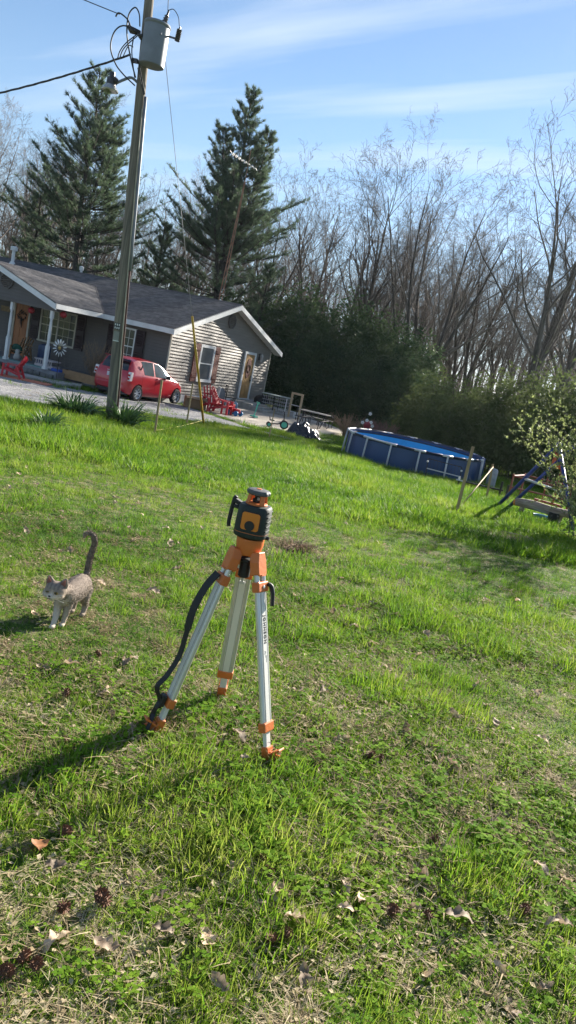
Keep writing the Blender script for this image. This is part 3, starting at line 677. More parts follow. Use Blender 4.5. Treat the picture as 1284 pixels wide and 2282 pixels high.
for s in (-1, 1):
    rd = patch('door', .18, .92, .75, 3.9, s, .004, M_red, car, skew0=(-.02,0), skew1=(.0,0)); fdoor = patch('door', .935, 1.86, .75, 3.9, s, .004, M_red, car, skew1=(-.12,0))
    patch('window', .30, .86, 4.12, 5.85, s, .006, M_carglass2, rd, skew0=(-.12,0), skew1=(.0,0)); patch('window', .95, 1.86, 4.12, 5.8, s, .006, M_carglass2, fdoor, skew1=(-.40,0))
    for dr, x in ((fdoor, 1.05),):
        y, z = sect(x, 3.6); mb = MB(); mb.tube([(x-.09,s*(y+.01),z),(x,s*(y+.035),z),(x+.09,s*(y+.01),z)], .014, 8); mb.build('handle', M_red, dr, smooth=True)
    y, z = sect(.14, 4.6); mb = MB(); mb.bar((.10,s*(y+.012),z),(.17,s*(y+.005),z+.16),.03); mb.build('rear_handle', M_black, car)
    y, z = sect(1.62, 4.1); mb = MB(); mb.ell((1.60,s*(y+.10),z+.07),(.06,.10,.075)); mb.bar((1.62,s*y,z+.02),(1.62,s*(y+.06),z+.05),.04); mb.build('mirror', M_black, car, smooth=True)
    mb = MB(); mb.prism([(-.575,.70),(-.44,.70),(-.41,1.01),(-.515,1.01)], .15, (0,-.815 if s < 0 else .665,0), Matrix(((1,0,0),(0,0,1),(0,1,0)))); tl = mb.build('tail_lamp', M_lampw, car, bevel=.012)
    for k in range(2):
        mb = MB(); mb.box((-.562+.022*k, s*.73, .775+.12*k), (.03,.10,.075)); mb.build('lens', M_lamp, tl)
    patch('headlight', 2.50, 2.80, 3.1, 4.0, s, .008, M_lampw, car, nx=4)
    mb = MB(); y, z = sect(.9, .75); mb.bar((.33,s*(y+.006),z+.05),(2.0,s*(y+.006),z+.05),.016,.03); mb.build('sill_strip', mat('sill_trim', (.62,.25,.26), None, .4), car)
    for x in (0, WB):
        wl = thing('wheel', (x, s*.72, WR), None, None); wl.parent = car
        rot = Matrix.Rotation(R(90), 3, 'X'); mb = MB(); mb.lathe([(.19,-.085),(.26,-.088),(.283,-.07),(.285,0),(.283,.07),(.26,.088),(.19,.085)], 28, (0,0,0), rot, cap=False); mb.build('tyre', M_tyre, wl, smooth=40)
        mb = MB(); ys_ = s*.06; mb.lathe([(.19,-.02),(.205,.0),(.195,.012),(.17,-.012),(.02,-.012)], 28, (0,ys_,0), Matrix.Rotation(R(-90*s),3,'X')); rim = mb.build('rim', M_rim, wl, smooth=40)
        for k in range(7):
            a = k*2*math.pi/7; mb = MB(); pl = [(.075,-.014),(.10,-.02),(.165,-.034),(.165,.034),(.10,.02),(.075,.014)]
            ca, sa = math.cos(a), math.sin(a); pl = [(px_*ca-py_*sa, px_*sa+py_*ca) for px_, py_ in pl]
            mb.prism(pl, .006, (0, s*.0495, 0), Matrix.Rotation(R(-90*s), 3, 'X')); mb.build('slot', M_tyre, wl)
# rear glass, hatch, bumper, plate, windscreen
q = MB()
def rear_strip(name, zs_, wfun, m, off, parent):
    xs2 = []
    for z in zs_:
        # find x where roof line at centre reaches z on the tail
        xx = np.linspace(-.62, .0, 120); rz2 = np.interp(xx, [s[0] for s in ST], [s[4] for s in ST]); xs2.append(float(np.interp(z, rz2, xx)))
    v_ = []; f_ = []
    for z, x in zip(zs_, xs2):
        wd = wfun(z)
        for k in range(5):
            a = -1+k/2; v_.append((x-off+.03*abs(a)**2, a*wd, z+off*.4))
    for i in range(len(zs_)-1):
        for k in range(4): f_.append((i*5+k, (i+1)*5+k, (i+1)*5+k+1, i*5+k+1))
    n0 = len(v_); v_ += [(a+.03, b_, c_-.01) for a, b_, c_ in v_]
    ed = [0,1,2,3,4]+[i*5+4 for i in range(1, len(zs_))]+[(len(zs_)-1)*5+k for k in (3,2,1,0)]+[i*5 for i in range(len(zs_)-2, 0, -1)]
    f_ += [(ed[i], ed[(i+1) % len(ed)], n0+ed[(i+1) % len(ed)], n0+ed[i]) for i in range(len(ed))]
    mm = MB(); mm.add(v_, f_); me = mm.mesh(name); b_ = bmesh.new(); b_.from_mesh(me); bmesh.ops.recalc_face_normals(b_, faces=b_.faces); b_.to_mesh(me); b_.free()
    return link(name, me, m, parent, smooth=40)
rear_strip('rear_window', np.linspace(1.02, 1.40, 5), lambda z: .60-.10*(z-1.02)/.38, M_carglass, .02, car)
hatch = rear_strip('hatch', np.linspace(.69, 1.0, 4), lambda z: .53+.12*(z-.69)/.3, M_red, .012, car)
mb = MB(); mb.box((-.605,0,.80),(.02,.36,.15)); mb.build('licence_plate', mat('plate_white', (.6,.6,.62), None, .5), hatch)
mb = MB(); mb.tube([(-.60,-.2,.93),(-.615,0,.935),(-.60,.2,.93)], .012, 8); mb.build('chrome_strip', M_rim, hatch, smooth=True)
mb = MB(); mb.prism([(-.50,.74),(-.60,.66),(-.665,.45),(-.655,0),(-.665,-.45),(-.60,-.66),(-.50,-.74)], .26, (0,0,.30)); mb.build('rear_bumper', M_red, car, bevel=.06, smooth=40)
mb = MB(); mb.prism([(-.45,.70),(-.60,.55),(-.63,0),(-.60,-.55),(-.45,-.70)], .13, (0,0,.17)); mb.build('bumper_skirt', M_black, car, bevel=.02)
v_ = []
for x, wd in ((1.30,.50),(1.55,.54),(1.80,.57),(2.06,.62)):
    z = float(np.interp(x, [s[0] for s in ST], [s[4] for s in ST])); v_ += [(x+.01, k*wd, z+.022-.02*abs(k)) for k in (-1,-.5,0,.5,1)]
mm = MB(); mm.add(v_+[(a,b_,c_-.03) for a,b_,c_ in v_], [(i*5+k, i*5+k+1, (i+1)*5+k+1, (i+1)*5+k) for i in range(3) for k in range(4)]+[(0,20,21,1),(1,21,22,2),(2,22,23,3),(3,23,24,4)]); mm.build('windscreen', M_carglass, car, smooth=True)
mb = MB(); mb.prism([(-.36,.52),(-.50,.48),(-.52,0),(-.50,-.48),(-.36,-.52)], .025, (0,0,1.43)); mb.build('spoiler', M_red, car, bevel=.008)
mb = MB(); mb.tube([(.0,0,1.49),(-.16,0,1.66)], .006, 5); mb.build('antenna', M_black, car)
mb = MB(); mb.b2((-.3,-.6,.2),(2.6,.6,.42)); mb.build('underbody', M_black, car)
# ------------------------------------------------------------------ yard objects
M_stake = mat('lath_wood', (.42,.30,.15), (.30,.21,.11), .8, scale=6, stretch=(5,5,.4), bump=.2)
def stake(x, y, h, lean, label, wd=.045):
    z = gz(x, y); mb = MB(); lx, ly = lean; t = .018
    a = Vector((0,0,-.12)); b_ = Vector((lx,ly,h)); mb.bar(a, b_, wd, t, (0,1,0))
    return mb.build('survey_stake', M_stake, loc=(x, y, z), label=label, cat='stake', group='wooden survey stakes')
stake(-4.26, 16.7, 1.2, (-.04,0), 'wooden stake on the lawn in front of the red car door')
stake(-4.80, 22.2, 1.2, (-.03,0), 'wooden stake just left of the yellow guy guard by the front of the car')
stake(-2.57, 23.9, .92, (.0,0), 'thin wooden stake in front of the scooter and the patio', .03)
stake(2.09, 13.7, 1.22, (.01,0), 'tall wooden stake in front of the pool at its right end', .055)
stake(3.50, 18.75, .86, (-.06,0), 'wooden stake with a slanting string, between pool and blue swing set', .05)
M_string = mat('yellow_string', (.60,.52,.10), None, .7)
cord('string_line', sag((-4.25,16.69,gz(-4.25,16.7)+.10), (-4.6,23.3,gz(-4.6,23.3)+.16), .03), .009, M_string, 'yellow string stretched from the first stake to the guy anchor', 'string', 5)
cord('string_line', [(2.16,13.9,-.44), (3.46,18.72,.0)], .013, M_stake, 'pale strip slanting from the lawn up to the top of the right stake', 'string', 5)

# pool
M_liner = mat('navy_pool_wall', (.006,.050,.16), (.005,.038,.12), .45, scale=1.5, bump=.15, bscale=4)
M_inner = mat('blue_liner', (.03,.40,.74), (.025,.35,.68), .45, scale=2)
M_pipe = mat('white_pipe', (.62,.62,.62), (.5,.5,.5), .4, scale=3)
PX, PY, PR_, PZB, PZT = 1.98, 24.62, 2.2, gz(1.98, 22.6)-.06, -.305
pool = thing('swimming_pool', (PX, PY, PZB), 'round blue above-ground pool with white frame legs on the lawn', 'pool'); hgt = PZT-PZB
n = 96
def wallmesh(r0, z0, z1, m, name, bulge=0):
    mb = MB(); rows = [(0,z0),(.3,z0+(z1-z0)*.3),(.7,z0+(z1-z0)*.7),(1,z1)]
    for t, z in rows:
        for k in range(n):
            a = 2*math.pi*k/n; ph = (math.degrees(a)-202.3) % 22.5/22.5; r = r0+bulge*math.sin(math.pi*ph)*math.sin(math.pi*min(1, t*.8+.2))
            mb.v.append((r*math.cos(a), r*math.sin(a), z))
    for i in range(3):
        for k in range(n): mb.f.append((i*n+k, i*n+(k+1) % n, (i+1)*n+(k+1) % n, (i+1)*n+k))
    return mb.build(name, m, pool, smooth=True)
wallmesh(PR_-.05, 0, hgt-.03, M_liner, 'outer_wall', .05)
wallmesh(PR_-.07, .05, hgt-.12, M_inner, 'liner')
mb = MB(); mb.prism([((PR_-.08)*math.cos(2*math.pi*k/48), (PR_-.08)*math.sin(2*math.pi*k/48)) for k in range(48)], .02, (0,0,hgt-.42))
M_pw = mat('pool_water', (.03,.30,.62), (.025,.26,.55), .06, scale=1.2, bump=.06, bscale=3, spec=.6); mb.build('water', M_pw, pool)
mb = MB(); mb.lathe([(PR_-.075,hgt-.13),(PR_-.06,hgt-.13),(PR_-.03,hgt-.0),(PR_-.06,hgt-.01)], 96, cap=False); mb.build('liner_collar', mat('navy_collar', (.012,.022,.06), None, .5), pool, smooth=40)
for k in range(16):
    a = R(202.3+22.5*k); a2 = R(202.3+22.5*(k+1)); c, s = math.cos(a), math.sin(a)
    mb = MB(); mb.tube([(PR_*math.cos(a+(a2-a)*t), PR_*math.sin(a+(a2-a)*t), hgt) for t in (.0,.5,1)], .028, 8); mb.build('rail', M_pipe if k in (1,14,15) else mat('rail_sleeve', (.02,.03,.07), None, .5) if k == 0 else bpy.data.materials['rail_sleeve'], pool, smooth=True)
    mb = MB(); tdir = Vector((-s, c, 0)); p = Vector((PR_*c, PR_*s, hgt)); mb.tube([p-tdir*.17, p, p+tdir*.17], .034, 10); tee = mb.build('tee_joint', M_pipe, pool, smooth=True)
    mb = MB(); mb.tube([(PR_*c*1.005, PR_*s*1.005, hgt-.01), ((PR_+.06)*c, (PR_+.06)*s, -.03)], .026, 8); mb.build('leg', M_pipe, pool, smooth=True)
mb = MB(); a = R(338); mb.tube([((PR_-.1)*math.cos(a),(PR_-.1)*math.sin(a),hgt-.35),((PR_-.1)*math.cos(a),(PR_-.1)*math.sin(a),hgt+.05),((PR_+.08)*math.cos(a),(PR_+.08)*math.sin(a),hgt+.07),((PR_+.10)*math.cos(a),(PR_+.10)*math.sin(a),.3)], .02, 8); mb.build('skimmer_hose', mat('hose', (.05,.09,.2), None, .5), pool, smooth=True)
a = R(345); mb = MB(); mb.lathe([(.14,0),(.15,.02),(.15,.55),(.12,.6),(.02,.62)], 16, ((PR_+.32)*math.cos(a),(PR_+.32)*math.sin(a)-.3,0)); mb.build('filter_pump', mat('grey_tarp', (.40,.40,.40), (.3,.3,.3), .7, bump=.4), None, loc=(PX,PY,PZB), smooth=40, label='pale grey filter drum standing at the right end of the pool', cat='pump')

# black pipe frame leaning before the pool, with rail and posts
fr = thing('wire_hurdle', (2.2,21.5,gz(2.2,21.5)), 'black wire frame panel standing in front of the pool wall', 'frame')
g0 = gz(2.2,21.5); T = lambda x, y, z: (x-2.2, y-21.5, z-g0)
for a, b_, r_ in (((2.16,21.5,-.39),(3.13,21.5,-.43),.012),((2.16,21.5,-.39),(2.20,21.5,-1.0),.014),((3.13,21.5,-.43),(3.17,21.5,-1.0),.014)):
    mb = MB(); mb.tube([T(*a),T(*b_)], r_, 6); mb.build('bar', M_iron, fr)
mb = MB(); mb.tube([T(2.18,21.49,-.665),T(3.16,21.49,-.70)], .016, 6); mb.build('rail', M_pipe, fr)
for k in range(9):
    mb = MB(); x = 2.24+k*.1; mb.tube([T(x,21.5,-.40),T(x+.03,21.5,-.68)], .004, 4); mb.build('wire', M_iron, fr)
for p in ((2.16,21.48,-.47),(3.14,21.48,-.53)): mb = MB(); mb.ell(T(*p),(.03,.02,.03),8,6); mb.build('clip', M_pipe, fr)
rl = thing('pipe_rail', (3.5,20.5,gz(3.5,20.5)), 'low black pipe rail with two posts between pool and swing set', 'rail'); g0 = gz(3.5,20.5)
T = lambda x, y, z: (x-3.5, y-20.5, z-g0)
mb = MB(); mb.tube([T(2.95,20.5,-.69),T(4.2,20.5,-.71)], .025, 8); mb.build('bar', M_iron, rl)
for x, y, h in ((4.13,20.5,-.48),(4.29,20.4,-.52),(3.0,20.55,-.60)): mb = MB(); mb.tube([T(x,y,gz(x,y)-.05),T(x,y,h)], .03, 8); mb.build('post', M_iron, rl)
mb = MB(); mb.tube([T(2.98,20.45,-.66),T(2.98,20.45,-.60)], .03, 6); mb.tube([T(2.9,20.4,-.675),T(3.15,20.4,-.68)], .02, 6); mb.build('white_cap', M_pipe, rl)

# swing set
M_blue = mat('blue_swing_paint', (.018,.040,.22), (.014,.03,.15), .45, scale=5, lo=.45, hi=.75)
M_org = mat('orange_plastic', (.70,.13,.03), (.55,.10,.02), .45, scale=4)
sw = thing('swing_set', (3.94,15.75,gz(3.94,15.75)), 'blue metal A-frame swing set half hidden by the budding shrub', 'swing set'); b0 = sw.location
T = lambda x, y, z: (x-b0.x, y-b0.y, z-b0.z)
apx = (4.10,15.8,.98); apx2 = (4.5,16.15,.98)
for a, b_, in (((3.37,16.9,gz(3.37,16.9)-.05),apx),((4.53,14.62,gz(4.53,14.6)-.05),apx),((3.68,17.25,gz(3.68,17.3)-.05),apx2)):
    mb = MB(); mb.tube([T(*a), T(*b_)], .038, 10); mb.build('leg', M_blue, sw, smooth=True)
mb = MB(); mb.tube([T(4.02,15.74,.98), T(6.6,18.1,.98)], .035, 10); mb.build('top_bar', M_blue, sw, smooth=True)
for a in ((6.1,19.0,gz(6,19)),(7.0,16.8,gz(7,17))): mb = MB(); mb.tube([T(*a), T(6.5,18.0,.98)], .038, 10); mb.build('leg', M_blue, sw, smooth=True)
mb = MB(); mb.tube([T(3.73,16.35,.1),T(4.32,15.2,.1)], .025, 8); mb.build('cross_bar', M_pipe, sw, smooth=True)
mb = MB(); mb.ell(T(*apx), (.06,.06,.05)); mb.build('apex_cap', M_iron, sw)
og = thing('glider_seat', (4.5,16.9,gz(4.5,16.9)), 'orange plastic glider seat hanging from the blue swing set', 'swing seat')
g0 = og.location; T2 = lambda x, y, z: (x-g0.x, y-g0.y, z-g0.z)
mb = MB(); mb.prism([(-.09,0),(.09,0),(.12,.16),(.05,.34),(-.05,.34),(-.12,.16)], .05, T2(4.43,16.8,.42), Matrix.Rotation(R(80),3,'X')); mb.build('seat', M_org, og, bevel=.015)
for dx in (-.1, .12): mb = MB(); mb.tube([T2(4.43+dx,16.8,.96),T2(4.43+dx*1.1,16.8,-.35)], .016, 6); mb.build('hanger', mat('red_tube', (.35,.06,.04), None, .5) if dx < 0 else bpy.data.materials['red_tube'], og)
mb = MB(); mb.bar(T2(4.15,16.8,-.33),T2(4.75,16.8,-.36),.05); mb.build('foot_bar', bpy.data.materials['red_tube'], og)
M_rusty = mat('rusty_red', (.30,.075,.045), (.20,.06,.04), .7, scale=8)
rf = thing('rusty_frame', (4.6,18.9,gz(4.6,18.9)), 'low rusty red metal frame behind the blue swing set', 'frame'); g0 = rf.location
for x, y in ((4.03,18.9),(5.3,18.7),(4.5,19.8),(5.7,19.6)): mb = MB(); mb.tube([(x-g0.x,y-g0.y,-.05),(x-g0.x,y-g0.y,.75)], .024, 8); mb.build('post', M_rusty, rf)
for a, b_, z in (((4.03,18.9),(5.3,18.7),.70),((4.5,19.8),(5.7,19.6),.70),((4.03,18.9),(4.5,19.8),.70),((5.3,18.7),(5.7,19.6),.7),((4.03,18.9),(5.3,18.7),.42)):
    mb = MB(); mb.tube([(a[0]-g0.x,a[1]-g0.y,z),(b_[0]-g0.x,b_[1]-g0.y,z)], .022, 8); mb.build('rail', M_rusty, rf)
# weathered bench plank, tub and stump by the shrub
M_old = mat('grey_weathered_wood', (.46,.36,.29), (.22,.15,.12), .9, scale=7, stretch=(.5,4,4), bump=.6)
lg = thing('log_bench', (4.1,15.8,gz(4.1,15.8)), 'weathered log bench on stub legs beneath the swing set', 'bench', R(-27)); 
mb = MB(); mb.tube([(-.55,0,.27),(-.2,.01,.29),(.2,-.01,.28),(.62,.0,.31)], [.085,.10,.095,.08], 12); mb.build('seat_log', M_old, lg, smooth=True)
for x in (-.38, .42): mb = MB(); mb.tube([(x-.06,0,-.03),(x,0,.22)], .05, 8); mb.build('leg', M_old, lg)
mb = MB(); mb.ell((-.56,0,.25),(.05,.07,.07)); mb.build('end_cap', mat('orange_cap', (.75,.25,.04), None, .5), lg, smooth=True)
mb = MB(); mb.lathe([(.13,0),(.17,.11),(.18,.115),(.165,.11),(.12,.02),(.02,.02)], 20); mb.build('tub', mat('sky_blue_plastic', (.04,.27,.50), None, .4), loc=(4.12,15.72,gz(4.12,15.7)+.02), smooth=40, label='shallow sky-blue plastic tub on the grass beside the dark stump', cat='tub')
mb = MB(); mb.lathe([(.14,-.03),(.12,.05),(.115,.22),(.10,.25),(.02,.24)], 12); mb.build('stump', mat('dark_stump', (.04,.035,.03), (.02,.018,.016), .9, scale=9, bump=.6), loc=(4.32,15.58,gz(4.3,15.6)), smooth=50, label='short dark stump under the end of the log bench', cat='stump')

# --- patio objects (patio top at PZ)
M_redp = mat('red_plastic', (.55,.022,.035), (.42,.018,.03), .42, scale=4)
def adirondack(name, loc, rz, s, m, label, cat='chair', group=None):
    t = thing(name, loc, label, cat, rz, group)   # faces +x
    for k in range(5):
        y = (-.2+k*.1)*s; mb = MB(); hh = (.86+.06*(2-abs(k-2)))*s
        mb.bar((-.05*s,y,.28*s), (-.40*s,y*1.15,hh), .088*s, .02*s, (0,1,0)); mb.build('back_slat', m, t, bevel=.004)
    for k in range(4):
        x = (.02+k*.13)*s; mb = MB(); mb.box((x,0,(.27+.03*k)*s), (.115*s,.50*s,.022*s)); mb.build('seat_slat', m, t, bevel=.004)
    for sd in (-1, 1):
        mb = MB(); mb.box((.13*s,sd*.31*s,.52*s), (.66*s,.11*s,.025*s)); mb.build('armrest', m, t, bevel=.006)
        mb = MB(); mb.bar((.42*s,sd*.29*s,0),(.40*s,sd*.29*s,.51*s),.045*s,.09*s); mb.build('leg', m, t, bevel=.004)
        mb = MB(); mb.bar((-.34*s,sd*.27*s,0),(-.14*s,sd*.27*s,.51*s),.045*s,.09*s); mb.build('leg', m, t, bevel=.004)
        mb = MB(); mb.bar((.42*s,sd*.265*s,.33*s),(-.30*s,sd*.265*s,.14*s),.03*s,.08*s); mb.build('side_rail', m, t)
    mb = MB(); mb.box((-.27*s,0,.62*s),(.03*s,.56*s,.06*s)); mb.build('back_rail', m, t)
    return t
adirondack('adirondack_chair', (-5.38,30.2,PZ), R(-8), .98, M_redp, 'red plastic adirondack chair in front, nearer the toy wagon', group='red chairs on the patio')
adirondack('adirondack_chair', (-5.72,30.15,PZ), R(-55), 1.02, M_redp, 'red plastic adirondack chair with tall back, beside the cardboard box', group='red chairs on the patio')
# child's chair at the far left, on an orange sheet
adirondack('childs_chair', (-11.58,25.85,gz(-11.6,25.85)+.045), R(186), .78, M_redp, "small red child's adirondack chair on an orange board by the driveway")
mb = MB(); mb.box((0,0,0),(1.9,.75,.03),Matrix.Rotation(R(8),3,'Z')); mb.build('orange_board', mat('orange_board', (.62,.20,.11), (.5,.15,.08), .6), loc=(-11.35,25.85,gz(-11.4,25.9)+.03), label='flat orange board on the gravel under the red child chair', cat='board')
# cardboard box
M_card = mat('cardboard', (.30,.19,.10), (.23,.145,.075), .85, scale=3)
bx_ = thing('cardboard_box', (-6.35,30.2,PZ-.02), 'open brown cardboard box on the ground in front of the car nose', 'box', R(20))
mb = MB(); w_, d_, h_ = .82,.5,.42
mb.b2((-w_/2,-d_/2,0),(w_/2,d_/2,.01)); mb.b2((-w_/2,-d_/2,.011),(-w_/2+.012,d_/2,h_)); mb.b2((w_/2-.012,-d_/2,.011),(w_/2,d_/2,h_)); mb.b2((-w_/2+.013,-d_/2,.011),(w_/2-.013,-d_/2+.012,h_)); mb.b2((-w_/2+.013,d_/2-.012,.011),(w_/2-.013,d_/2,h_)); mb.build('box_wall', M_card, bx_)
mb = MB(); mb.box((0,-d_/2-.10,h_+.0),(w_*.96,.24,.01),Matrix.Rotation(R(18),3,'X')); mb.build('flap', M_card, bx_)
mb = MB(); mb.box((w_/2+.08,0,h_-.02),(.2,d_*.95,.01),Matrix.Rotation(R(25),3,'Y')); mb.build('flap', M_card, bx_)
# black chair and grey board near the wall, water jug
bc = thing('metal_chair', (-5.62,33.6,PZ), 'black metal frame chair behind the red chairs', 'chair', R(200))
for x, y in ((-.2,-.2),(.2,-.2),(-.2,.2),(.2,.2)): mb = MB(); mb.tube([(x,y,0),(x,y,.95 if x > 0 else .45)], .022, 8); mb.build('leg', M_iron, bc)
mb = MB(); mb.box((0,0,.45),(.46,.46,.04)); mb.build('seat', M_iron, bc)
for z in (.62,.78,.93): mb = MB(); mb.tube([(.2,-.2,z),(.2,.2,z)], .02, 8); mb.build('back_rail', M_iron, bc)
mb = MB(); mb.prism([(-.21,0),(.21,0),(.21,.62),(.12,.78),(-.12,.78),(-.21,.62)], .04, (0,0,0), Matrix.Rotation(R(80),3,'X')); mb.build('table_top', mat('slate_panel', (.10,.115,.14), None, .5), loc=(-5.98,33.3,PZ), rot=(0,0,R(25)), label='grey rounded panel leaning behind the red chairs', cat='panel')
mb = MB(); mb.b2((-.02,-.15,0),(.02,.15,.85)); mb.build('white_board', M_white, loc=(-6.12,33.0,PZ), rot=(R(6),R(6),R(30)), label='narrow white board leaning on the siding behind the red chairs', cat='board')
mb = MB(); mb.lathe([(.12,0),(.13,.03),(.13,.24),(.10,.30),(.035,.34),(.035,.38),(.01,.385)], 14); mb.build('water_jug', mat('blue_clear_plastic', (.16,.26,.36), None, .15), loc=(-5.28,33.2,PZ), smooth=40, label='pale blue water jug beside the concrete steps', cat='jug')
# wagon toy
wg = thing('toy_wagon', (-4.86,30.6,PZ), 'small red toy wagon with blue wheels on the patio', 'toy wagon', R(-25))
mb = MB(); mb.prism([(-.24,-.14),(.24,-.14),(.28,0),(.24,.14),(-.24,.14)], .15, (0,0,.12)); mb.build('tray', M_redp, wg, bevel=.02)
mb = MB(); mb.prism([(-.2,-.12),(-.05,-.12),(-.05,.12),(-.2,.12)], .14, (0,0,.28)); mb.build('seat', M_redp, wg, bevel=.02)
M_bluew = mat('blue_wheel', (.03,.22,.48), None, .4)
for x in (-.15,.22):
    for s in (-1,1): mb = MB(); mb.lathe([(.05,-.03),(.10,-.03),(.105,0),(.10,.03),(.05,.03)], 18, (x,s*.17,.105), Matrix.Rotation(R(90),3,'X')); mb.build('wheel', M_bluew, wg, smooth=40)
mb = MB(); mb.lathe([(.07,0),(.10,.16),(.11,.17),(.03,.17)], 10); mb.build('plant_pot', mat('green_leafy', (.05,.10,.025), (.10,.04,.03), .7, scale=15), loc=(-4.98,30.72,PZ+.27), label='little green and red plant pot sitting in the toy wagon', cat='pot')
# teal pogo / jack stand toy
M_teal = mat('teal_plastic', (.10,.50,.36), (.08,.42,.30), .4)
tl_ = thing('toy_scooter', (-4.15,31.4,PZ), 'mint green toy scooter standing on its base on the patio', 'toy scooter', R(30))
mb = MB(); mb.tube([(0,0,.06),(.08,0,.62)], .028, 8); mb.build('stem', M_teal, tl_); mb = MB(); mb.tube([(.08,-.14,.63),(.08,.14,.63)], .032, 8); mb.build('handlebar', M_teal, tl_)
mb = MB(); mb.box((0,0,.06),(.16,.34,.06),Matrix.Rotation(R(20),3,'Z')); mb.build('deck', M_teal, tl_, bevel=.015)
for y in (-.13,.13): mb = MB(); mb.lathe([(.03,-.02),(.055,-.02),(.055,.02),(.03,.02)], 12, (y*.3,y,.055), Matrix.Rotation(R(90),3,'Y')); mb.build('wheel', M_teal, tl_)
# tricycle scooter
tr = thing('tricycle', (-2.95,29.2,PZ), 'black and teal tricycle parked on the near edge of the patio', 'tricycle', R(12))
def wheel(t, x, y, r_, m2):
    mb = MB(); mb.lathe([(r_*.66,-.03),(r_*.95,-.03),(r_,0),(r_*.95,.03),(r_*.66,.03)], 22, (x,y,r_), Matrix.Rotation(R(90),3,'X'), cap=False); w_ = mb.build('wheel', M_tyre, t, smooth=40)
    mb = MB(); mb.lathe([(r_*.2,-.025),(r_*.68,-.02),(r_*.68,.02),(r_*.2,.025)], 18, (x,y,r_), Matrix.Rotation(R(90),3,'X')); mb.build('hub', m2, w_, smooth=40)
wheel(tr, .28, 0, .17, M_teal); wheel(tr, -.30, .12, .09, M_teal); wheel(tr, -.30, -.12, .09, M_teal)
mb = MB(); mb.tube([(.28,0,.17),(.24,0,.36),(.20,0,.62)], .022, 8); mb.build('fork', M_iron, tr); mb = MB(); mb.tube(spl([(.22,0,.33),(.08,0,.18),(-.1,0,.14),(-.3,0,.10)]), .025, 8); mb.build('frame', M_iron, tr)
mb = MB(); mb.tube([(.19,-.17,.66),(.20,0,.62),(.19,.17,.66)], .018, 8); mb.build('handlebar', M_iron, tr); mb = MB(); mb.prism([(-.14,-.07),(.05,-.05),(.05,.05),(-.14,.07)], .04, (-.16,0,.24)); mb.bar((-.28,0,.26),(-.32,0,.40),.12,.03); mb.build('seat', M_black, tr, bevel=.01)
# covered grill behind the steps
def heap(pts_r, n, seed, wr):
    """draped cover: rings of radius given per height, with folds"""
    r2 = np.random.default_rng(seed); ph = r2.random(4)*6.28; mb = MB()
    for z, rx, ry in pts_r:
        for k in range(n):
            a = 2*math.pi*k/n; f_ = 1+wr*(math.sin(7*a+ph[0]+z*3)+.6*math.sin(13*a+ph[1]-z*5)+.5*math.sin(19*a+ph[2]))*(1-z*.3)
            mb.v.append((rx*f_*math.cos(a), ry*f_*math.sin(a), z+.4*wr*rx*math.sin(5*a+ph[3])))
    for i in range(len(pts_r)-1):
        for k in range(n): mb.f.append((i*n+k, i*n+(k+1) % n, (i+1)*n+(k+1) % n, (i+1)*n+k))
    mb.f.append(tuple((len(pts_r)-1)*n+k for k in range(n))); mb.f.append(tuple(range(n))[::-1]); return mb
M_cover = mat('black_cover', (.012,.012,.014), (.02,.02,.022), .55, scale=5, bump=.3)
heap([(0,.34,.26),(.3,.36,.28),(.5,.36,.28),(.62,.30,.24),(.70,.16,.13),(.72,.04,.04)], 40, 3, .03).build('barbecue_grill', M_cover, loc=(-4.62,36.6,PZ-.05), smooth=50, label='barbecue grill under a black cover behind the concrete steps', cat='grill')
# wire hutch with pale lid
hu = thing('wire_hutch', (-3.9,36.4,PZ-.05), 'wire-sided hutch with flat pale green lid at the house corner', 'hutch', R(-12))
M_lid = mat('pale_green_sheet', (.30,.36,.32), (.22,.27,.24), .5)
mb = MB(); mb.box((0,0,.85),(1.35,.8,.03)); mb.build('lid', M_lid, hu)
for x in (-.6,0,.6):
    for y in (-.36,.36): mb = MB(); mb.bar((x,y,0),(x,y,.83),.04); mb.build('post', M_iron if x < .5 else M_white, hu)
for z in (.12,.28,.44,.60,.76):
    for y in (-.36,.36): mb = MB(); mb.bar((-.6,y,z),(.6,y,z),.014); mb.build('rail', M_pipe, hu)
for k in range(13): mb = MB(); mb.bar((-.6+.1*k,-.37,.05),(-.6+.1*k,-.37,.8),.006); mb.build('wire', M_pipe, hu)
for k in range(7): mb = MB(); mb.bar((.61,-.33+.11*k,.05),(.61,-.33+.11*k,.8),.006); mb.build('wire', M_pipe, hu)
mb = MB(); mb.prism([(-.16,-.14),(.16,-.14),(.16,.14),(-.16,.14)], .26, (-.35,0,.1)); mb.build('feed_bin', mat('yellow_green', (.40,.38,.08), None, .5), loc=hu.location, rot=(0,0,R(-12)), bevel=.02, label='yellow bin standing inside the wire hutch', cat='bin')
# timber frame
tf = thing('timber_frame', (-2.92,35.6,PZ), 'upright pale timber frame at the back of the patio', 'frame', R(-26))
M_pine = mat('new_pine', (.52,.40,.24), (.42,.31,.18), .7, scale=5, stretch=(4,4,.5))
for x in (-.27,.27): mb = MB(); mb.bar((x,0,0),(x,0,1.06),.06,.09); mb.build('post', M_pine, tf)
mb = MB(); mb.bar((-.30,-.0,1.11),(.30,0,1.11),.09,.09); mb.build('top_rail', M_pine, tf)
for z in (.28,.58): mb = MB(); mb.bar((-.24,.02,z),(.24,.02,z),.05,.03); mb.build('rung', M_pipe, tf)
mb = MB(); mb.lathe([(.10,0),(.11,.2),(.08,.26),(.02,.27)], 12); mb.build('white_bucket', M_white, loc=(-2.86,35.9,PZ), smooth=40, label='small white bucket standing inside the timber frame', cat='bucket')
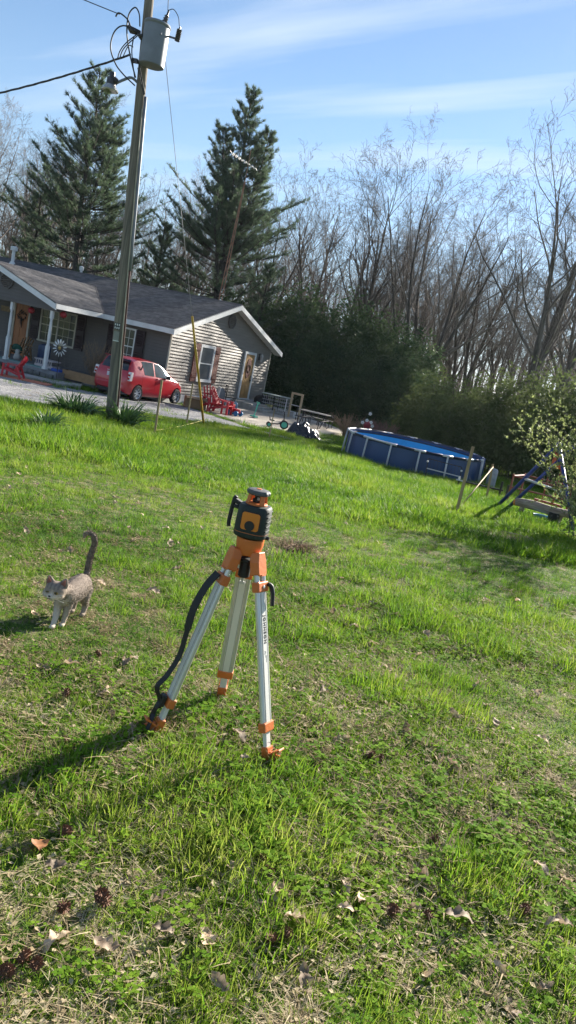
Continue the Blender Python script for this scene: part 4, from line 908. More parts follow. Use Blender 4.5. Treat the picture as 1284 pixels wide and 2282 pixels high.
# picnic table, benches attached
pt = thing('picnic_table', (-1.83,33.2,PZ), 'small black picnic table with pale top and attached benches on the patio', 'picnic table', R(-17))
M_top = mat('pale_tabletop', (.36,.33,.28), (.28,.26,.22), .4)
for k in range(4): mb = MB(); mb.box((0,-.24+k*.16,.62),(1.25,.15,.03)); mb.build('top_plank', M_top, pt, bevel=.004)
for s in (-1,1):
    for k in range(2): mb = MB(); mb.box((0,s*(.62+.1*k-.05),.36),(1.25,.095,.03)); mb.build('bench_plank', M_top if s > 0 else M_iron, pt, bevel=.004)
for x in (-.48,.48):
    for s in (-1,1): mb = MB(); mb.tube(spl([(x,s*.15,.60),(x,s*.2,.3),(x,s*.45,.03),(x,s*.62,.03),(x,s*.66,.34)]), .022, 8); mb.build('leg', M_iron, pt, smooth=True)
    mb = MB(); mb.tube([(x,-.7,.34),(x,.7,.34)], .02, 8); mb.build('brace', M_iron, pt)
mb = MB(); mb.tube([(-.48,0,.55),(.48,0,.2)], .015, 6); mb.build('diagonal_brace', M_iron, pt)
# wire fence panels behind the table
wf = thing('wire_fence', (-1.9,34.6,PZ), 'low black wire fence panel behind the picnic table', 'fence', R(-20))
for k in range(6): mb = MB(); mb.bar((-.9+.36*k,0,0),(-.9+.36*k,0,.62),.03); mb.build('post', M_iron, wf)
for k in range(7): mb = MB(); mb.bar((-.9,.0,.06+.09*k),(.9,.0,.06+.09*k),.008); mb.build('wire', M_pipe if k % 2 else M_iron, wf)
# black tarp heap
M_tarp = mat('shiny_black_plastic', (.008,.008,.010), (.012,.012,.015), .24, scale=4)
r3 = np.random.default_rng(12); nx_, ny_ = 44, 26; mb = MB()
for j in range(ny_+1):
    for i in range(nx_+1):
        u = i/nx_; v = j/ny_; x = -.66+1.32*u; prof = (math.sin(math.pi*min(1, u*.62+.16))**1.0)*(.52-.36*max(0, u-.45)/.55) if u > 0 else .2
        y = -.36+.72*v+.08*math.sin(9*u); e = math.sin(math.pi*v)**.6*min(1, (u+.001)*7)**.5*min(1, (1-u)*6)**.6
        fold = .055*math.sin(22*u+4*v+1.5*math.sin(5*v))+.03*math.sin(37*u-9*v)+.02*math.sin(61*u+7*v)
        mb.v.append((x+.03*math.sin(13*v), y, max(-.03, prof*e+fold*e)))
for j in range(ny_):
    for i in range(nx_): a = j*(nx_+1)+i; mb.f.append((a, a+1, a+nx_+2, a+nx_+1))
mb.build('tarp_heap', M_tarp, loc=(-1.80,28.1,gz(-1.8,28.1)), rot=(0,0,R(-4)), smooth=True, label='crumpled heap under shiny black plastic sheeting at the lawn edge', cat='tarp')

# --- porch things, in the frame of the house
def on_house(u, v, zl): return house.location + Matrix.Rotation(HA,3,'Z') @ Vector((u, v, zl))
M_cedar = mat('cedar_slats', (.34,.20,.10), (.26,.15,.07), .7, scale=6)
ch = adirondack('wooden_chair', on_house(-1.0,6.1,.46), HA+R(195), .95, M_cedar, 'wooden slatted porch chair in front of the orange door')
mb = MB(); mb.ell((0,0,0),(.10,.26,.20),14,10); mb.build('cushion', mat('dark_green_fabric', (.012,.085,.06), (.01,.065,.045), .9), loc=on_house(-1.25,6.12,.86), rot=(0,R(-20),HA), smooth=True, label='dark green cushion leaning on the wooden porch chair', cat='cushion')
mb = MB(); mb.b2((-.18,-.17,0),(.18,.17,.72)); mb.ell((0,0,.72),(.19,.18,.06)); mb.build('recycling_bag', mat('navy_bag', (.012,.03,.09), (.05,.08,.16), .5, scale=5, bump=.5), loc=on_house(-.4,5.55,.46), rot=(0,0,HA), bevel=.05, label='tall navy blue bag standing under the porch window', cat='bag')
pc = thing('pet_carrier', on_house(-1.55,4.28,.46), 'pale pinkish plastic crate beside the porch post', 'crate', HA)
M_pink = mat('pinkish_plastic', (.52,.45,.44), (.42,.36,.36), .5)
mb = MB(); mb.prism([(-.2,-.42),(.2,-.42),(.24,.42),(-.24,.42)], .10, (0,0,0)); mb.build('base', M_pink, pc, bevel=.02)
for k in range(8): mb = MB(); mb.bar((-.215,-.36+.103*k,.10),(-.215,-.36+.103*k,.25),.03); mb.build('slat', M_pink, pc)
mb = MB(); mb.prism([(-.23,-.44),(.23,-.44),(.26,.44),(-.26,.44)], .05, (0,0,.25)); mb.build('rim', M_pink, pc, bevel=.015)
mb = MB(); mb.box((0,0,.05),(.22,.38,.1)); mb.build('blue_tray', mat('royal_blue', (.02,.08,.38), None, .5), loc=on_house(-2.15,3.30,.46), rot=(0,0,HA), bevel=.02, label='small royal blue tray on the porch edge right of the post', cat='tray')
pn = thing('planter_box', on_house(-1.9,2.35,.30), 'long low wooden planter box at the end of the porch', 'planter', HA)
for k in range(2):
    mb = MB(); mb.b2((-.15,-.75,.0+.15*k),(-.12,.75,.145+.15*k)); mb.build('plank', M_cedar, pn); mb = MB(); mb.b2((.12,-.75,.0+.15*k),(.15,.75,.145+.15*k)); mb.build('plank', M_cedar, pn)
for y in (-.76,.76): mb = MB(); mb.b2((-.15,y-.012,0),(.15,y+.012,.3)); mb.build('end_board', M_cedar, pn)
mb = MB(); mb.b2((-.119,-.745,.02),(.119,.745,.24)); mb.build('soil', M_soil, pn)
mb = MB(); mb.b2((-.25,-1.2,0),(.25,1.2,.02)); mb.build('porch_mat', mat('mint_mat', (.22,.36,.34), (.16,.26,.25), .8), loc=on_house(-2.12,5.0,.46), rot=(0,0,HA), label='long mint coloured mat along the front edge of the porch', cat='mat')
mb = MB(); mb.lathe([(.02,0),(.11,.03),(.13,.12),(.10,.22),(.07,.28),(.085,.33),(.07,.40),(.02,.42)], 14); mb.build('garden_statue', mat('pale_stone', (.45,.43,.40), (.35,.33,.31), .9), loc=on_house(-1.6,5.75,.46), smooth=60, label='small pale stone figure beside the wooden porch chair', cat='statue')
def lantern(loc, label):
    t = thing('hanging_lantern', loc, label, 'lantern', 0, 'red lanterns under the porch roof')
    mb = MB(); mb.ell((0,0,0),(.125,.125,.12),14,10); mb.build('shade', mat('red_paper', (.38,.02,.025), (.30,.015,.02), .5) if 'red_paper' not in bpy.data.materials else bpy.data.materials['red_paper'], t, smooth=True)
    mb = MB(); mb.lathe([(.05,.115),(.055,.14),(.03,.15)], 10); mb.lathe([(.04,-.13),(.045,-.11)], 10); mb.build('cap', M_iron, t)
    mb = MB(); mb.tube([(0,0,.15),(0,0,.32)], .006, 5); mb.build('cord', M_iron, t)
lantern(on_house(-2.0,4.98,2.44), 'red paper lantern hanging in front of the orange door'); lantern(on_house(-2.0,3.49,2.54), 'red paper lantern hanging in front of the double window')
# wind spinner on a stake
ws = thing('wind_spinner', on_house(-2.75,2.75,0.06), 'silver petal wind spinner on a dark stake by the porch corner', 'wind spinner', HA)
mb = MB(); mb.tube([(0,0,-.1),(0,0,1.30)], .014, 8); mb.build('stake', M_iron, ws)
M_chrome = mat('silver_petal', (.72,.72,.70), (.6,.6,.6), .3, metal=.5)
for k in range(14):
    a = k*2*math.pi/14; rot = Matrix.Rotation(a,3,'X'); mb = MB(); mb.ell(rot @ Vector((-.04,0,.23))+Vector((0,0,1.32)), (.012,.030,.09), 8, 6, rot @ Matrix.Rotation(R(25),3,'Z')); mb.build('petal', M_chrome, ws, smooth=True)
mb = MB(); mb.ell((-.05,0,1.32),(.03,.07,.07)); mb.build('hub', mat('brass', (.42,.30,.10), None, .35, metal=.6), ws, smooth=True)
# storage box and red ball by the front wall
mb = MB(); mb.b2((-.3,-.55,0),(.3,.55,.40)); mb.build('deck_box', mat('grey_plastic', (.36,.38,.41), (.3,.32,.34), .6), loc=on_house(-.75,3.0,.02), rot=(0,0,HA), bevel=.02, label='pale grey block standing against the front wall behind the car', cat='box')
mb = MB(); mb.lathe([(.10,0),(.13,.16),(.12,.18),(.05,.2)], 12); mb.build('red_pot', M_redp, loc=on_house(-1.1,3.72,.04), label='small red pot in front of the grey block', cat='pot')
# tv antenna mast behind the house
ta = thing('tv_antenna', (-8.4,41.0,gz(-8.4,41)), 'tall thin rust coloured television antenna mast behind the roof ridge', 'antenna'); 
M_mast = mat('rust_mast', (.34,.17,.10), (.26,.13,.08), .7)
for dx in (-.14,.14): mb = MB(); mb.tube([(dx,0,0),(.3+dx*.1,0,10.9)], .028, 6); mb.build('mast_leg', M_mast, ta)
for k in range(24): z = .4+k*.42; f_ = z/10.9; mb = MB(); sgn = 1 if k % 2 else -1; wd = .14*(1-.9*f_); mb.tube([(.3*f_-sgn*wd,0,z),(.3*f_+sgn*wd,0,z+.4)], .012, 5); mb.build('brace', M_mast, ta)
mb = MB(); mb.tube([(.3,0,10.5),(.32,0,12.4)], .018, 6); mb.build('mast_tip', M_mast, ta)
M_alu = mat('aluminium_rod', (.7,.68,.64), None, .35, metal=.6)
mb = MB(); mb.tube([(-.60,0,12.05),(.75,0,11.55)], .022, 6); bo = mb.build('boom', M_alu, ta)
for k in range(9): t = k/8; mb = MB(); x = -.60+1.35*t; z = 12.05-.5*t; mb.tube([(x,-.5+.03*k,z),(x,.5-.03*k,z)], .010, 5); mb.build('element', M_alu, bo)
mb = MB(); mb.tube([(.25,0,11.75),(.5,0,12.1)], .010, 5); mb.build('element', M_alu, bo)
# ------------------------------------------------------------------ trees
def tubes_mesh(name, lines, m):
    """lines: (points Nx3 array, radii N, sides) -> one mesh"""
    V = []; F = []; o = 0
    for P, r, n in lines:
        k = len(P); d = np.gradient(P, axis=0); d /= np.linalg.norm(d, axis=1, keepdims=True)+1e-9
        ref = np.array([1.,0,0]) if abs(d[0, 0]) < .8 else np.array([0,1.,0])
        u = np.cross(d, ref); u /= np.linalg.norm(u, axis=1, keepdims=True)+1e-9; w_ = np.cross(d, u)
        a = np.arange(n)*2*np.pi/n
        ring = P[:, None, :]+r[:, None, None]*(u[:, None, :]*np.cos(a)[None, :, None]+w_[:, None, :]*np.sin(a)[None, :, None])
        V.append(ring.reshape(-1, 3)); i = np.arange(k-1)[:, None]*n; j = np.arange(n)[None, :]; j2 = (j+1) % n
        F.append(np.stack([o+i+j, o+i+j2, o+i+n+j2, o+i+n+j], -1).reshape(-1, 4)); o += k*n
    V = np.concatenate(V); F = np.concatenate(F).astype(np.int32)
    me = bpy.data.meshes.new(name); me.vertices.add(len(V)); me.vertices.foreach_set('co', V.astype('f').ravel())
    me.loops.add(F.size); me.loops.foreach_set('vertex_index', F.ravel()); me.polygons.add(len(F)); me.polygons.foreach_set('loop_start', np.arange(0, F.size, 4, dtype=np.int32))
    me.polygons.foreach_set('use_smooth', np.ones(len(F), bool)); me.update(calc_edges=True); me.validate(); me.materials.append(m); return me

def quads_mesh(name, V, F, m):
    me = bpy.data.meshes.new(name); V = np.asarray(V, 'f'); F = np.asarray(F, np.int32); k = F.shape[1]
    me.vertices.add(len(V)); me.vertices.foreach_set('co', V.ravel()); me.loops.add(F.size); me.loops.foreach_set('vertex_index', F.ravel())
    me.polygons.add(len(F)); me.polygons.foreach_set('loop_start', np.arange(0, F.size, k, dtype=np.int32)); me.update(calc_edges=True); me.materials.append(m); return me

M_bark = mat('grey_bark', (.105,.088,.070), (.055,.046,.038), .95, scale=4, stretch=(3,3,.5), bump=.6, attr=.25)
M_twig = mat('twig_bark', (.155,.125,.102), (.11,.088,.072), .9, scale=2, attr=.25)
M_bark2 = mat('dark_bark', (.075,.062,.052), (.04,.034,.03), .95, scale=4, stretch=(3,3,.5), bump=.6)

def norm(v): return v/(np.linalg.norm(v)+1e-9)
def bare_tree(seed, H, stems=1, spread=.12, r0=.2, crown=.45, nb=12, twig=1.0, fork=.35, buds=False):
    rg = np.random.default_rng(seed); trunk = []; br = []
    def grow(p, d, length, r, level, wander, lift, nseg):
        P = [p]; q = p.copy(); dd = d.copy()
        for i in range(nseg):
            dd = norm(dd+rg.normal(0, wander, 3)+np.array([0,0,lift])); q = q+dd*length/nseg; P.append(q.copy())
        P = np.array(P); t = np.linspace(0, 1, nseg+1)
        if level == 0: rad = r*(.04+.96*(1-t)**.85)
        else: rad = r*(1-t*.75)
        return P, np.maximum(rad, .0050)
    def children(P, rad, level, length):
        if level > 3: return
        n = {0: nb, 1: 7, 2: 6, 3: 4}[level]; n = int(n*(twig if level >= 2 else 1)+.5)
        for k in range(n):
            lo = crown if level == 0 else .22
            t = lo+(1-lo)*(k+rg.random())/n; i = min(len(P)-2, int(t*(len(P)-1))); f = t*(len(P)-1)-i
            p = P[i]*(1-f)+P[i+1]*f; r = rad[i]*(1-f)+rad[i+1]*f; ax = norm(P[i+1]-P[i])
            az = rg.random()*6.283; side = norm(np.cross(ax, np.array([math.cos(az), math.sin(az), .3])))
            ang = rg.uniform(.45, .95) if level else rg.uniform(fork, fork+.5)
            d = norm(ax*math.cos(ang)+side*math.sin(ang))
            L_ = length*(rg.uniform(.30, .52)*(1.15-.55*t) if level == 0 else rg.uniform(.28, .55)*(1.1-.4*t)); 
            Pc, rc = grow(p, d, L_, r*(.62 if level == 0 else .55), level+1, .10+.04*level, .10 if level == 0 else .05, {0: 6, 1: 5, 2: 3, 3: 2}[level])
            sides = {0: 5, 1: 4, 2: 3, 3: 3}[level]
            br.append((Pc, rc, sides)); children(Pc, rc, level+1, L_)
    for s in range(stems):
        if stems > 1:
            az = s/stems*6.283+rg.random(); d = norm(np.array([math.cos(az)*spread*rg.uniform(.5,1.2), math.sin(az)*spread*rg.uniform(.5,1.2)*.7, 1]))
        else: d = norm(np.array([rg.normal(0,.04), rg.normal(0,.04), 1]))
        h = H*rg.uniform(.86, 1)
        P, rad = grow(np.array([0.,0,-.2]) + (np.array([d[0], d[1], 0])*.5 if stems > 1 else 0), d, h, r0*(1 if stems == 1 else rg.uniform(.55,.8)), 0, .045, .03 if stems == 1 else .0, 11)
        trunk.append((P, rad, 9)); children(P, rad, 0, h)
    tm = tubes_mesh('trunk', trunk, M_bark); cm = tubes_mesh('crown', br, M_twig)
    return tm, cm, len(br)
def place_tree(v, x, y, s, rz, label, cat='tree', group=None, name='bare_tree', sz=None, lean=(0,0)):
    t = thing(name, (x, y, gz(x, y)), label, cat, rz, group); t.scale = (s, s, sz or s); t.rotation_euler = (lean[0], lean[1], rz)
    link('trunk', v[0], None, t); link('crown', v[1], None, t); return t
BV = [bare_tree(101, 16, 1, r0=.17, crown=.40, nb=15), bare_tree(102, 17, 1, r0=.20, crown=.28, nb=17, fork=.3), bare_tree(103, 16, 2, .16, .24, .30, 12), bare_tree(104, 16.5, 6, .33, .23, .30, 9, fork=.25), bare_tree(105, 17, 3, .22, .32, .28, 11, fork=.3), bare_tree(106, 14, 1, r0=.12, crown=.45, nb=13), bare_tree(107, 13, 1, r0=.10, crown=.3, nb=14)]
place_tree(BV[3], 3.1, 49.5, 1.06, R(20), 'broad many-stemmed bare tree fanning out above the evergreen thicket', sz=.90)
place_tree(BV[4], -1.1, 54.0, 1.0, R(100), 'three-stemmed bare tree rising between the pine and the fan-shaped tree', sz=.84)
place_tree(BV[2], -4.6, 55.0, 1.03, R(10), 'slim two-stemmed bare tree just right of the tall pine', sz=.86)
place_tree(BV[4], 9.2, 42.5, 1.12, R(215), 'large dark-trunked bare tree near the right edge of the view', lean=(0, R(-1)), sz=.92)
place_tree(BV[1], 12.4, 47.0, 1.05, R(50), 'straight bare tree behind the large right-hand tree', sz=.88)
place_tree(BV[2], 6.4, 53.0, .92, R(160), 'two-stemmed bare tree between the fan-shaped tree and the right edge', sz=.82)
place_tree(BV[1], -24.2, 49.0, .90, R(75), 'bare tree left of the feathery pine at the left edge', lean=(0, R(2)), sz=.76)
place_tree(BV[0], -20.8, 52.0, .92, R(0), 'thin bare tree showing beside the top of the left pine', sz=.80)
rb = np.random.default_rng(41); spots = []
tries = 0
while len(spots) < 100 and tries < 8000:
    tries += 1
    y = rb.uniform(56, 86); x = rb.uniform(-.60*y-3, .42*y+5)
    if abs(x-(-5.5+.67*(y-34))) < 4.2: continue
    if all((x-a)**2+(y-b)**2 > 1.9**2 for a, b in spots): spots.append((x, y))
for i, (x, y) in enumerate(spots):
    v = BV[[0,1,5,6,2,5,1,0,6][i % 9]]; s = rb.uniform(.78, 1.02)*(1+.006*(y-52)); place_tree(v, x, y, s, rb.uniform(0, 6.28), 'thin bare grey tree in the wood behind the house', group='bare trees of the wood behind the house', sz=s*rb.uniform(.70, .90))

# white pines
M_needle = mat('pine_needles', (.075,.115,.065), (.11,.16,.085), .6, scale=1.2, transl=.45, attr=.1)
def pine(seed, H, rad, lean=0, low=.16, lead=1, shape=None):
    rg = np.random.default_rng(seed); tr = []; br = []; V = []; F = []
    stems = [(0, 0, 1.0)]+([(.9, .3, .86)] if lead > 1 else [])+([(-1.0, -.2, .90)] if lead > 2 else [])
    tufts = []
    for sx_, sy_, hs in stems:
        h = H*hs; z = np.linspace(-.2, h, 14); base = .12 if hs < 1 else 0
        P = np.stack([lean*z/H+sx_*np.clip((z-h*.35)/h, 0, 1)*2.2+.08*np.sin(z*.7+seed), sy_*np.clip((z-h*.35)/h, 0, 1)*2.2+.06*np.cos(z*.6), z], 1); r = .24*(1-.93*z/h)*hs+.01
        tr.append((P, np.maximum(r, .015), 9)); zz = h*low if hs == 1 else h*.5
        while zz < h-.3:
            f = zz/h; c = np.array([np.interp(zz, z, P[:, k]) for k in range(3)])
            env = rad*(shape(f) if shape else (1-f)**.75*(.55+.45*min(1, f*4)))
            for k in range(rg.integers(4, 7)):
                az = rg.random()*6.283; L_ = env*rg.uniform(.45, 1.25)+.25; el = -.05+.75*f+rg.normal(0, .10)
                d = np.array([math.cos(az)*math.cos(el), math.sin(az)*math.cos(el), math.sin(el)])
                t = np.linspace(0, 1, 6); up_ = .10*L_*t**2; B = c+d*(t*L_)[:, None]+np.array([0, 0, 1.])*(up_)[:, None]-np.array([0,0,1.])*(.12*L_*np.sin(t*3.1))[:, None]*(1-f)
                br.append((B, .035*(1-.8*t)*(1.2-f)+.006, 4))
                nsub = int(6+L_*6)
                for q in range(nsub):
                    t_ = rg.uniform(.28, 1.0); p = np.array([np.interp(t_, t, B[:, a]) for a in range(3)])
                    side = norm(np.cross(d, np.array([0, 0, 1.])))*rg.choice([-1, 1]); sd = norm(d*.75+side*rg.uniform(.2, 1.0)+np.array([0, 0, rg.uniform(0, .45)+.35*f]))
                    sl_ = rg.uniform(.2, .55)*(.35+.65*(1-t_)+.25)*min(1.2, L_/1.6); e = p+sd*sl_
                    br.append((np.array([p, (p+e)/2+[0,0,.02], e]), np.array([.012,.009,.006]), 3))
                    for w_ in range(int(3+sl_*11)): tufts.append((p+(e-p)*rg.uniform(.35, 1.0)+rg.normal(0, .03, 3), norm(sd+rg.normal(0, .35, 3)+np.array([0,0,.25]))))
                tufts.append((B[-1], d))
            zz += rg.uniform(.30, .52)*(1.15-.5*f)
    P = np.array([t[0] for t in tufts]); D = np.array([t[1] for t in tufts]); n = len(P); K = 6
    A_ = norm(np.array([.3,.5,.2])); u = np.cross(D, A_); u /= np.linalg.norm(u, axis=1, keepdims=True); w_ = np.cross(D, u)
    for k in range(K):
        a = rg.random(n)*6.283; spread = rg.uniform(.3, .95, n); dirs = D+(u*np.cos(a)[:, None]+w_*np.sin(a)[:, None])*spread[:, None]; dirs /= np.linalg.norm(dirs, axis=1, keepdims=True)
        L_ = rg.uniform(.14, .27, n); s = np.cross(dirs, rg.normal(0, 1, (n, 3))); s /= np.linalg.norm(s, axis=1, keepdims=True); wd = rg.uniform(.010, .022, n)
        b0 = P+s*wd[:, None]*.5; b1 = P-s*wd[:, None]*.5; tip = P+dirs*L_[:, None]; o = len(V)*0+sum(len(x) for x in V)
        V.append(np.stack([b0, b1, tip], 1).reshape(-1, 3)); F.append(o+np.arange(n*3).reshape(n, 3))
    tm = tubes_mesh('trunk', tr, M_bark2); bm2 = tubes_mesh('branches', br, M_bark2); nm_ = quads_mesh('needles', np.concatenate(V), np.concatenate(F), M_needle)
    return tm, bm2, nm_, n
def place_pine(v, x, y, s, rz, label):
    t = thing('pine_tree', (x, y, gz(x, y)), label, 'pine tree', rz); t.scale = (s,)*3
    link('trunk', v[0], None, t); cr = link('crown', v[2], None, t); link('branch', v[1], None, cr); return t
PA = pine(5, 16.0, 5.4, -.2, .12, 2, lambda f: (.70+.45*min(1, f*3))*(1-f)**.70*(1 if f < .7 else .72)); PBm = pine(9, 17.2, 5.0, .0, .12, 3, lambda f: (1-f)**.62*(.80+.30*min(1, f*4))*(1.05 if f < .62 else .55)); PC = pine(23, 11, 2.8, .3, .1, 1)
place_pine(PA, -17.9, 46.0, 1.0, R(40), 'tall feathery white pine behind the left part of the house roof')
place_pine(PBm, -9.9, 48.0, 1.0, R(185), 'tallest dark pine with several spires behind the house gable')
place_pine(PC, -13.6, 47.5, .82, R(80), 'shorter pine standing between the two tall pines')
place_pine(PC, -21.8, 49.5, .85, R(200), 'shorter pine at the left edge behind the house roof')
place_pine(PC, -7.0, 47.0, .72, R(300), 'low pine at the right foot of the tallest pine')

# evergreen thicket behind house and pool
M_leafd = mat('dark_evergreen_leaf', (.045,.080,.036), (.085,.12,.047), .7, scale=.9, transl=.4, spec=.2, attr=.25)
M_leafo = mat('olive_leaf', (.075,.10,.035), (.12,.15,.052), .75, scale=.9, transl=.4, spec=.15, attr=.2)
def shrub(seed, n, rx, rz_, leaf, m, droop=.4, hollow=.55, stems=9, up=1.0):
    rg = np.random.default_rng(seed)
    # lumpy shell of leaf sprays
    az = rg.random(n)*6.283; cz = rg.uniform(-.25, 1, n); rr = np.sqrt(1-np.clip(cz, 0, 1)**2); rad = hollow+(1-hollow)*rg.random(n)**.6
    lump = .70+.56*fbm(az*1.9+seed*7, cz*3.1+seed, seed, 3)+.12*rg.random(n)
    lump *= 1+.15*(rg.random(n) > .97)
    px = rx*rr*np.cos(az)*rad*lump; py = rx*rr*np.sin(az)*rad*lump; pz = rz_*(.06+.94*np.maximum(cz, -.05*0+cz)*lump)*np.where(cz > 0, rad, 1); pz = np.where(cz < 0, rz_*(.08+.45*rg.random(n))*1.0, pz)
    P = np.stack([px, py, np.abs(pz)+.05], 1); out = np.stack([np.cos(az)*rr, np.sin(az)*rr, np.maximum(cz, 0)*.8], 1)
    D = out+rg.normal(0, .55, (n, 3)); D[:, 2] += up*.25-droop*rg.random(n); D /= np.linalg.norm(D, axis=1, keepdims=True)
    V = []; F = []; o = 0
    for k in range(3):
        a = D+rg.normal(0, .45, (n, 3)); a /= np.linalg.norm(a, axis=1, keepdims=True); s = np.cross(a, rg.normal(0, 1, (n, 3))); s /= np.linalg.norm(s, axis=1, keepdims=True)
        L_ = leaf*rg.uniform(.7, 1.4, n); wd = L_*rg.uniform(.16, .28, n); b0 = P+rg.normal(0, leaf*.5, (n, 3))
        V.append(np.stack([b0, b0+a*L_[:, None]*.45+s*wd[:, None], b0+a*L_[:, None]-np.array([0,0,.15])*L_[:, None], b0+a*L_[:, None]*.45-s*wd[:, None]], 1).reshape(-1, 3)); F.append(o+np.arange(n*4).reshape(n, 4)); o += n*4
    lines = []
    for k in range(stems):
        a = rg.random()*6.283; e = np.array([math.cos(a)*rx*.6*rg.random(), math.sin(a)*rx*.6*rg.random(), rz_*rg.uniform(.6, .95)]); t = np.linspace(0, 1, 5)[:, None]; b0 = np.array([math.cos(a)*.2, math.sin(a)*.2, -.1]); lines.append((b0+(e-b0)*t+np.array([0,0,.3])*np.sin(t*3.1), np.linspace(.03, .008, 5), 5))
    return tubes_mesh('stem', lines, M_bark2), quads_mesh('crown', np.concatenate(V), np.concatenate(F), m)
SV = [shrub(31, 5200, 1.7, 5.3, .17, M_leafd), shrub(32, 5200, 1.9, 5.0, .16, M_leafd), shrub(33, 4200, 1.7, 3.6, .15, M_leafo, hollow=.4), shrub(34, 4200, 1.9, 3.9, .14, M_leafo, hollow=.35)]
def place_shrub(v, x, y, s, h, label, name='evergreen_shrub', group=None):
    t = thing(name, (x, y, gz(x, y)), label, 'shrub', random.uniform(0, 6.28), group); t.scale = (s, s, h); link('stem', v[0], None, t); link('crown', v[1], None, t); return t
TH = [(-8.2,46.5,1.1,1.0),(-6.0,47.3,1.25,1.15),(-4.0,47.5,1.3,1.24),(-2.1,47.0,1.25,1.22),(-.3,47.3,1.3,1.20),(1.3,46.2,1.25,1.10),(2.65,44.6,1.2,1.02),(-1.1,43.8,1.0,.78),(1.1,43.6,1.0,.74),(-2.9,45.0,.95,.85),(2.2,41.5,.9,.72),(.2,41.6,.85,.60)]
for i, (x, y, s, h) in enumerate(TH): place_shrub(SV[i % 2], x, y, s, h, 'dense dark evergreen shrub in the thicket behind the patio and pool', group='dark evergreen shrubs of the thicket')
TO = [(3.35,35.6,.95,.90,2),(4.5,33.8,.95,.86,3),(5.4,32.0,.95,.98,2),(6.6,31.0,1.0,1.08,3),(7.8,29.5,1.1,1.15,2),(4.0,32.6,.7,.62,3),(9.2,29.5,1.1,1.2,3)]
for i, (x, y, s, h, k) in enumerate(TO): place_shrub(SV[k], x, y, s, h, 'olive green leafy shrub sloping down behind the pool and swing set', 'leafy_shrub', 'olive shrubs right of the pool')
for x, y, s, h in ((-8.6,44,.9,.55),(-12.2,44.5,1.0,.5),(-16,44,1.0,.42),(-20,45,1.0,.45),(-24,46,1.0,.5)): place_shrub(SV[1], x, y, s, h, 'low dark evergreen shrub behind the house roof', group='low evergreens behind the house')
# distant wood and brushy undergrowth
rg = np.random.default_rng(77); lines = []
for k in range(1700):
    y = rg.uniform(50, 95); x = rg.uniform(-.62*y-5, .45*y+8); h = rg.uniform(1.5, 6)*(1.3 if y > 70 else 1); z0 = gz(x, y); d = rg.normal(0, .14, 2); t = np.linspace(0, 1, 4)[:, None]
    P = np.array([x, y, z0])+np.array([d[0]*h, d[1]*h, h])*t+rg.normal(0, .05, (4, 3)); lines.append((P, np.linspace(rg.uniform(.02, .05), .008, 4), 3))
    for q in range(7):
        tt = rg.uniform(.2, .95); p = P[0]+(P[-1]-P[0])*tt; e = p+np.array([rg.normal(0, .5), rg.normal(0, .5), rg.uniform(.2, .9)])*h*.25; lines.append((np.array([p, (p+e)/2+rg.normal(0, .05, 3), e]), np.array([.016, .012, .008]), 3))
M_brush = mat('brown_brush', (.16,.115,.09), (.11,.08,.065), .95, scale=.5)
me = tubes_mesh('undergrowth', lines, M_brush); link('undergrowth', me, None, kind='stuff', label='brown leafless undergrowth in the wood behind the house', cat='undergrowth')
lines = []
for k in range(420):
    y = rg.uniform(85, 140); x = rg.uniform(-.62*y-8, .47*y+10); h = rg.uniform(9, 18); z0 = gz(x, y); d = rg.normal(0, .05, 2); t = np.linspace(0, 1, 6)[:, None]
    P = np.array([x, y, z0])+np.array([d[0]*h, d[1]*h, h])*t+rg.normal(0, .10, (6, 3)); lines.append((P, np.linspace(rg.uniform(.08, .2), .02, 6), 4))
    for q in range(26):
        tt = rg.uniform(.3, 1); p = P[0]+(P[-1]-P[0])*tt; e = p+np.array([rg.normal(0, .6), rg.normal(0, .6), rg.uniform(.4, 1.2)])*h*.16; lines.append((np.array([p, (p+e)/2+rg.normal(0, .15, 3), e]), np.array([.03, .022, .015]), 3))
me = tubes_mesh('distant_woods', lines, M_brush); link('distant_woods', me, None, kind='stuff', label='far bare woods seen through the nearer trunks', cat='woods')

# leafing shrub at the right edge, in front of the swing set
M_bud = mat('young_leaf', (.20,.25,.08), (.29,.33,.13), .6, scale=2, transl=.45)
rg = np.random.default_rng(8); lines = []; V = []; o = 0; tips = []
def sgrow(p, d, L_, r, lev):
    n = 6; P = [p]; q = p; dd = d
    for i in range(n): dd = norm(dd+rg.normal(0, .13, 3)+np.array([-.00, 0, .05])); q = q+dd*L_/n; P.append(q)
    P = np.array(P); lines.append((P, np.linspace(r, max(r*.3, .003), n+1), 5 if lev == 0 else 3))
    if lev >= 1:
        for k in range(int(L_*19)): t = rg.uniform(.15, 1); i = min(n-1, int(t*n)); tips.append((P[i]+(P[i+1]-P[i])*(t*n-i), norm(P[i+1]-P[i])))
    if lev < 2:
        for k in range(9 if lev == 0 else 6):
            t = rg.uniform(.2, 1); i = min(n-1, int(t*n)); ax = norm(P[i+1]-P[i]); sd = norm(np.cross(ax, rg.normal(0, 1, 3))); sgrow(P[i], norm(ax*.6+sd*.7+np.array([0,0,.25])), L_*rg.uniform(.3, .55), r*.5, lev+1)
for k in range(24):
    a = rg.uniform(0, 6.283); el = rg.uniform(.25, 1.35); sgrow(np.array([rg.normal(0,.1), rg.normal(0,.1), rg.uniform(0,.25)]), np.array([math.cos(a)*math.cos(el), math.sin(a)*math.cos(el), math.sin(el)]), rg.uniform(1.3, 2.5), .016, 0)
P = np.array([t[0] for t in tips]); D = np.array([t[1] for t in tips]); n = len(P)
V = []; F = []; o = 0
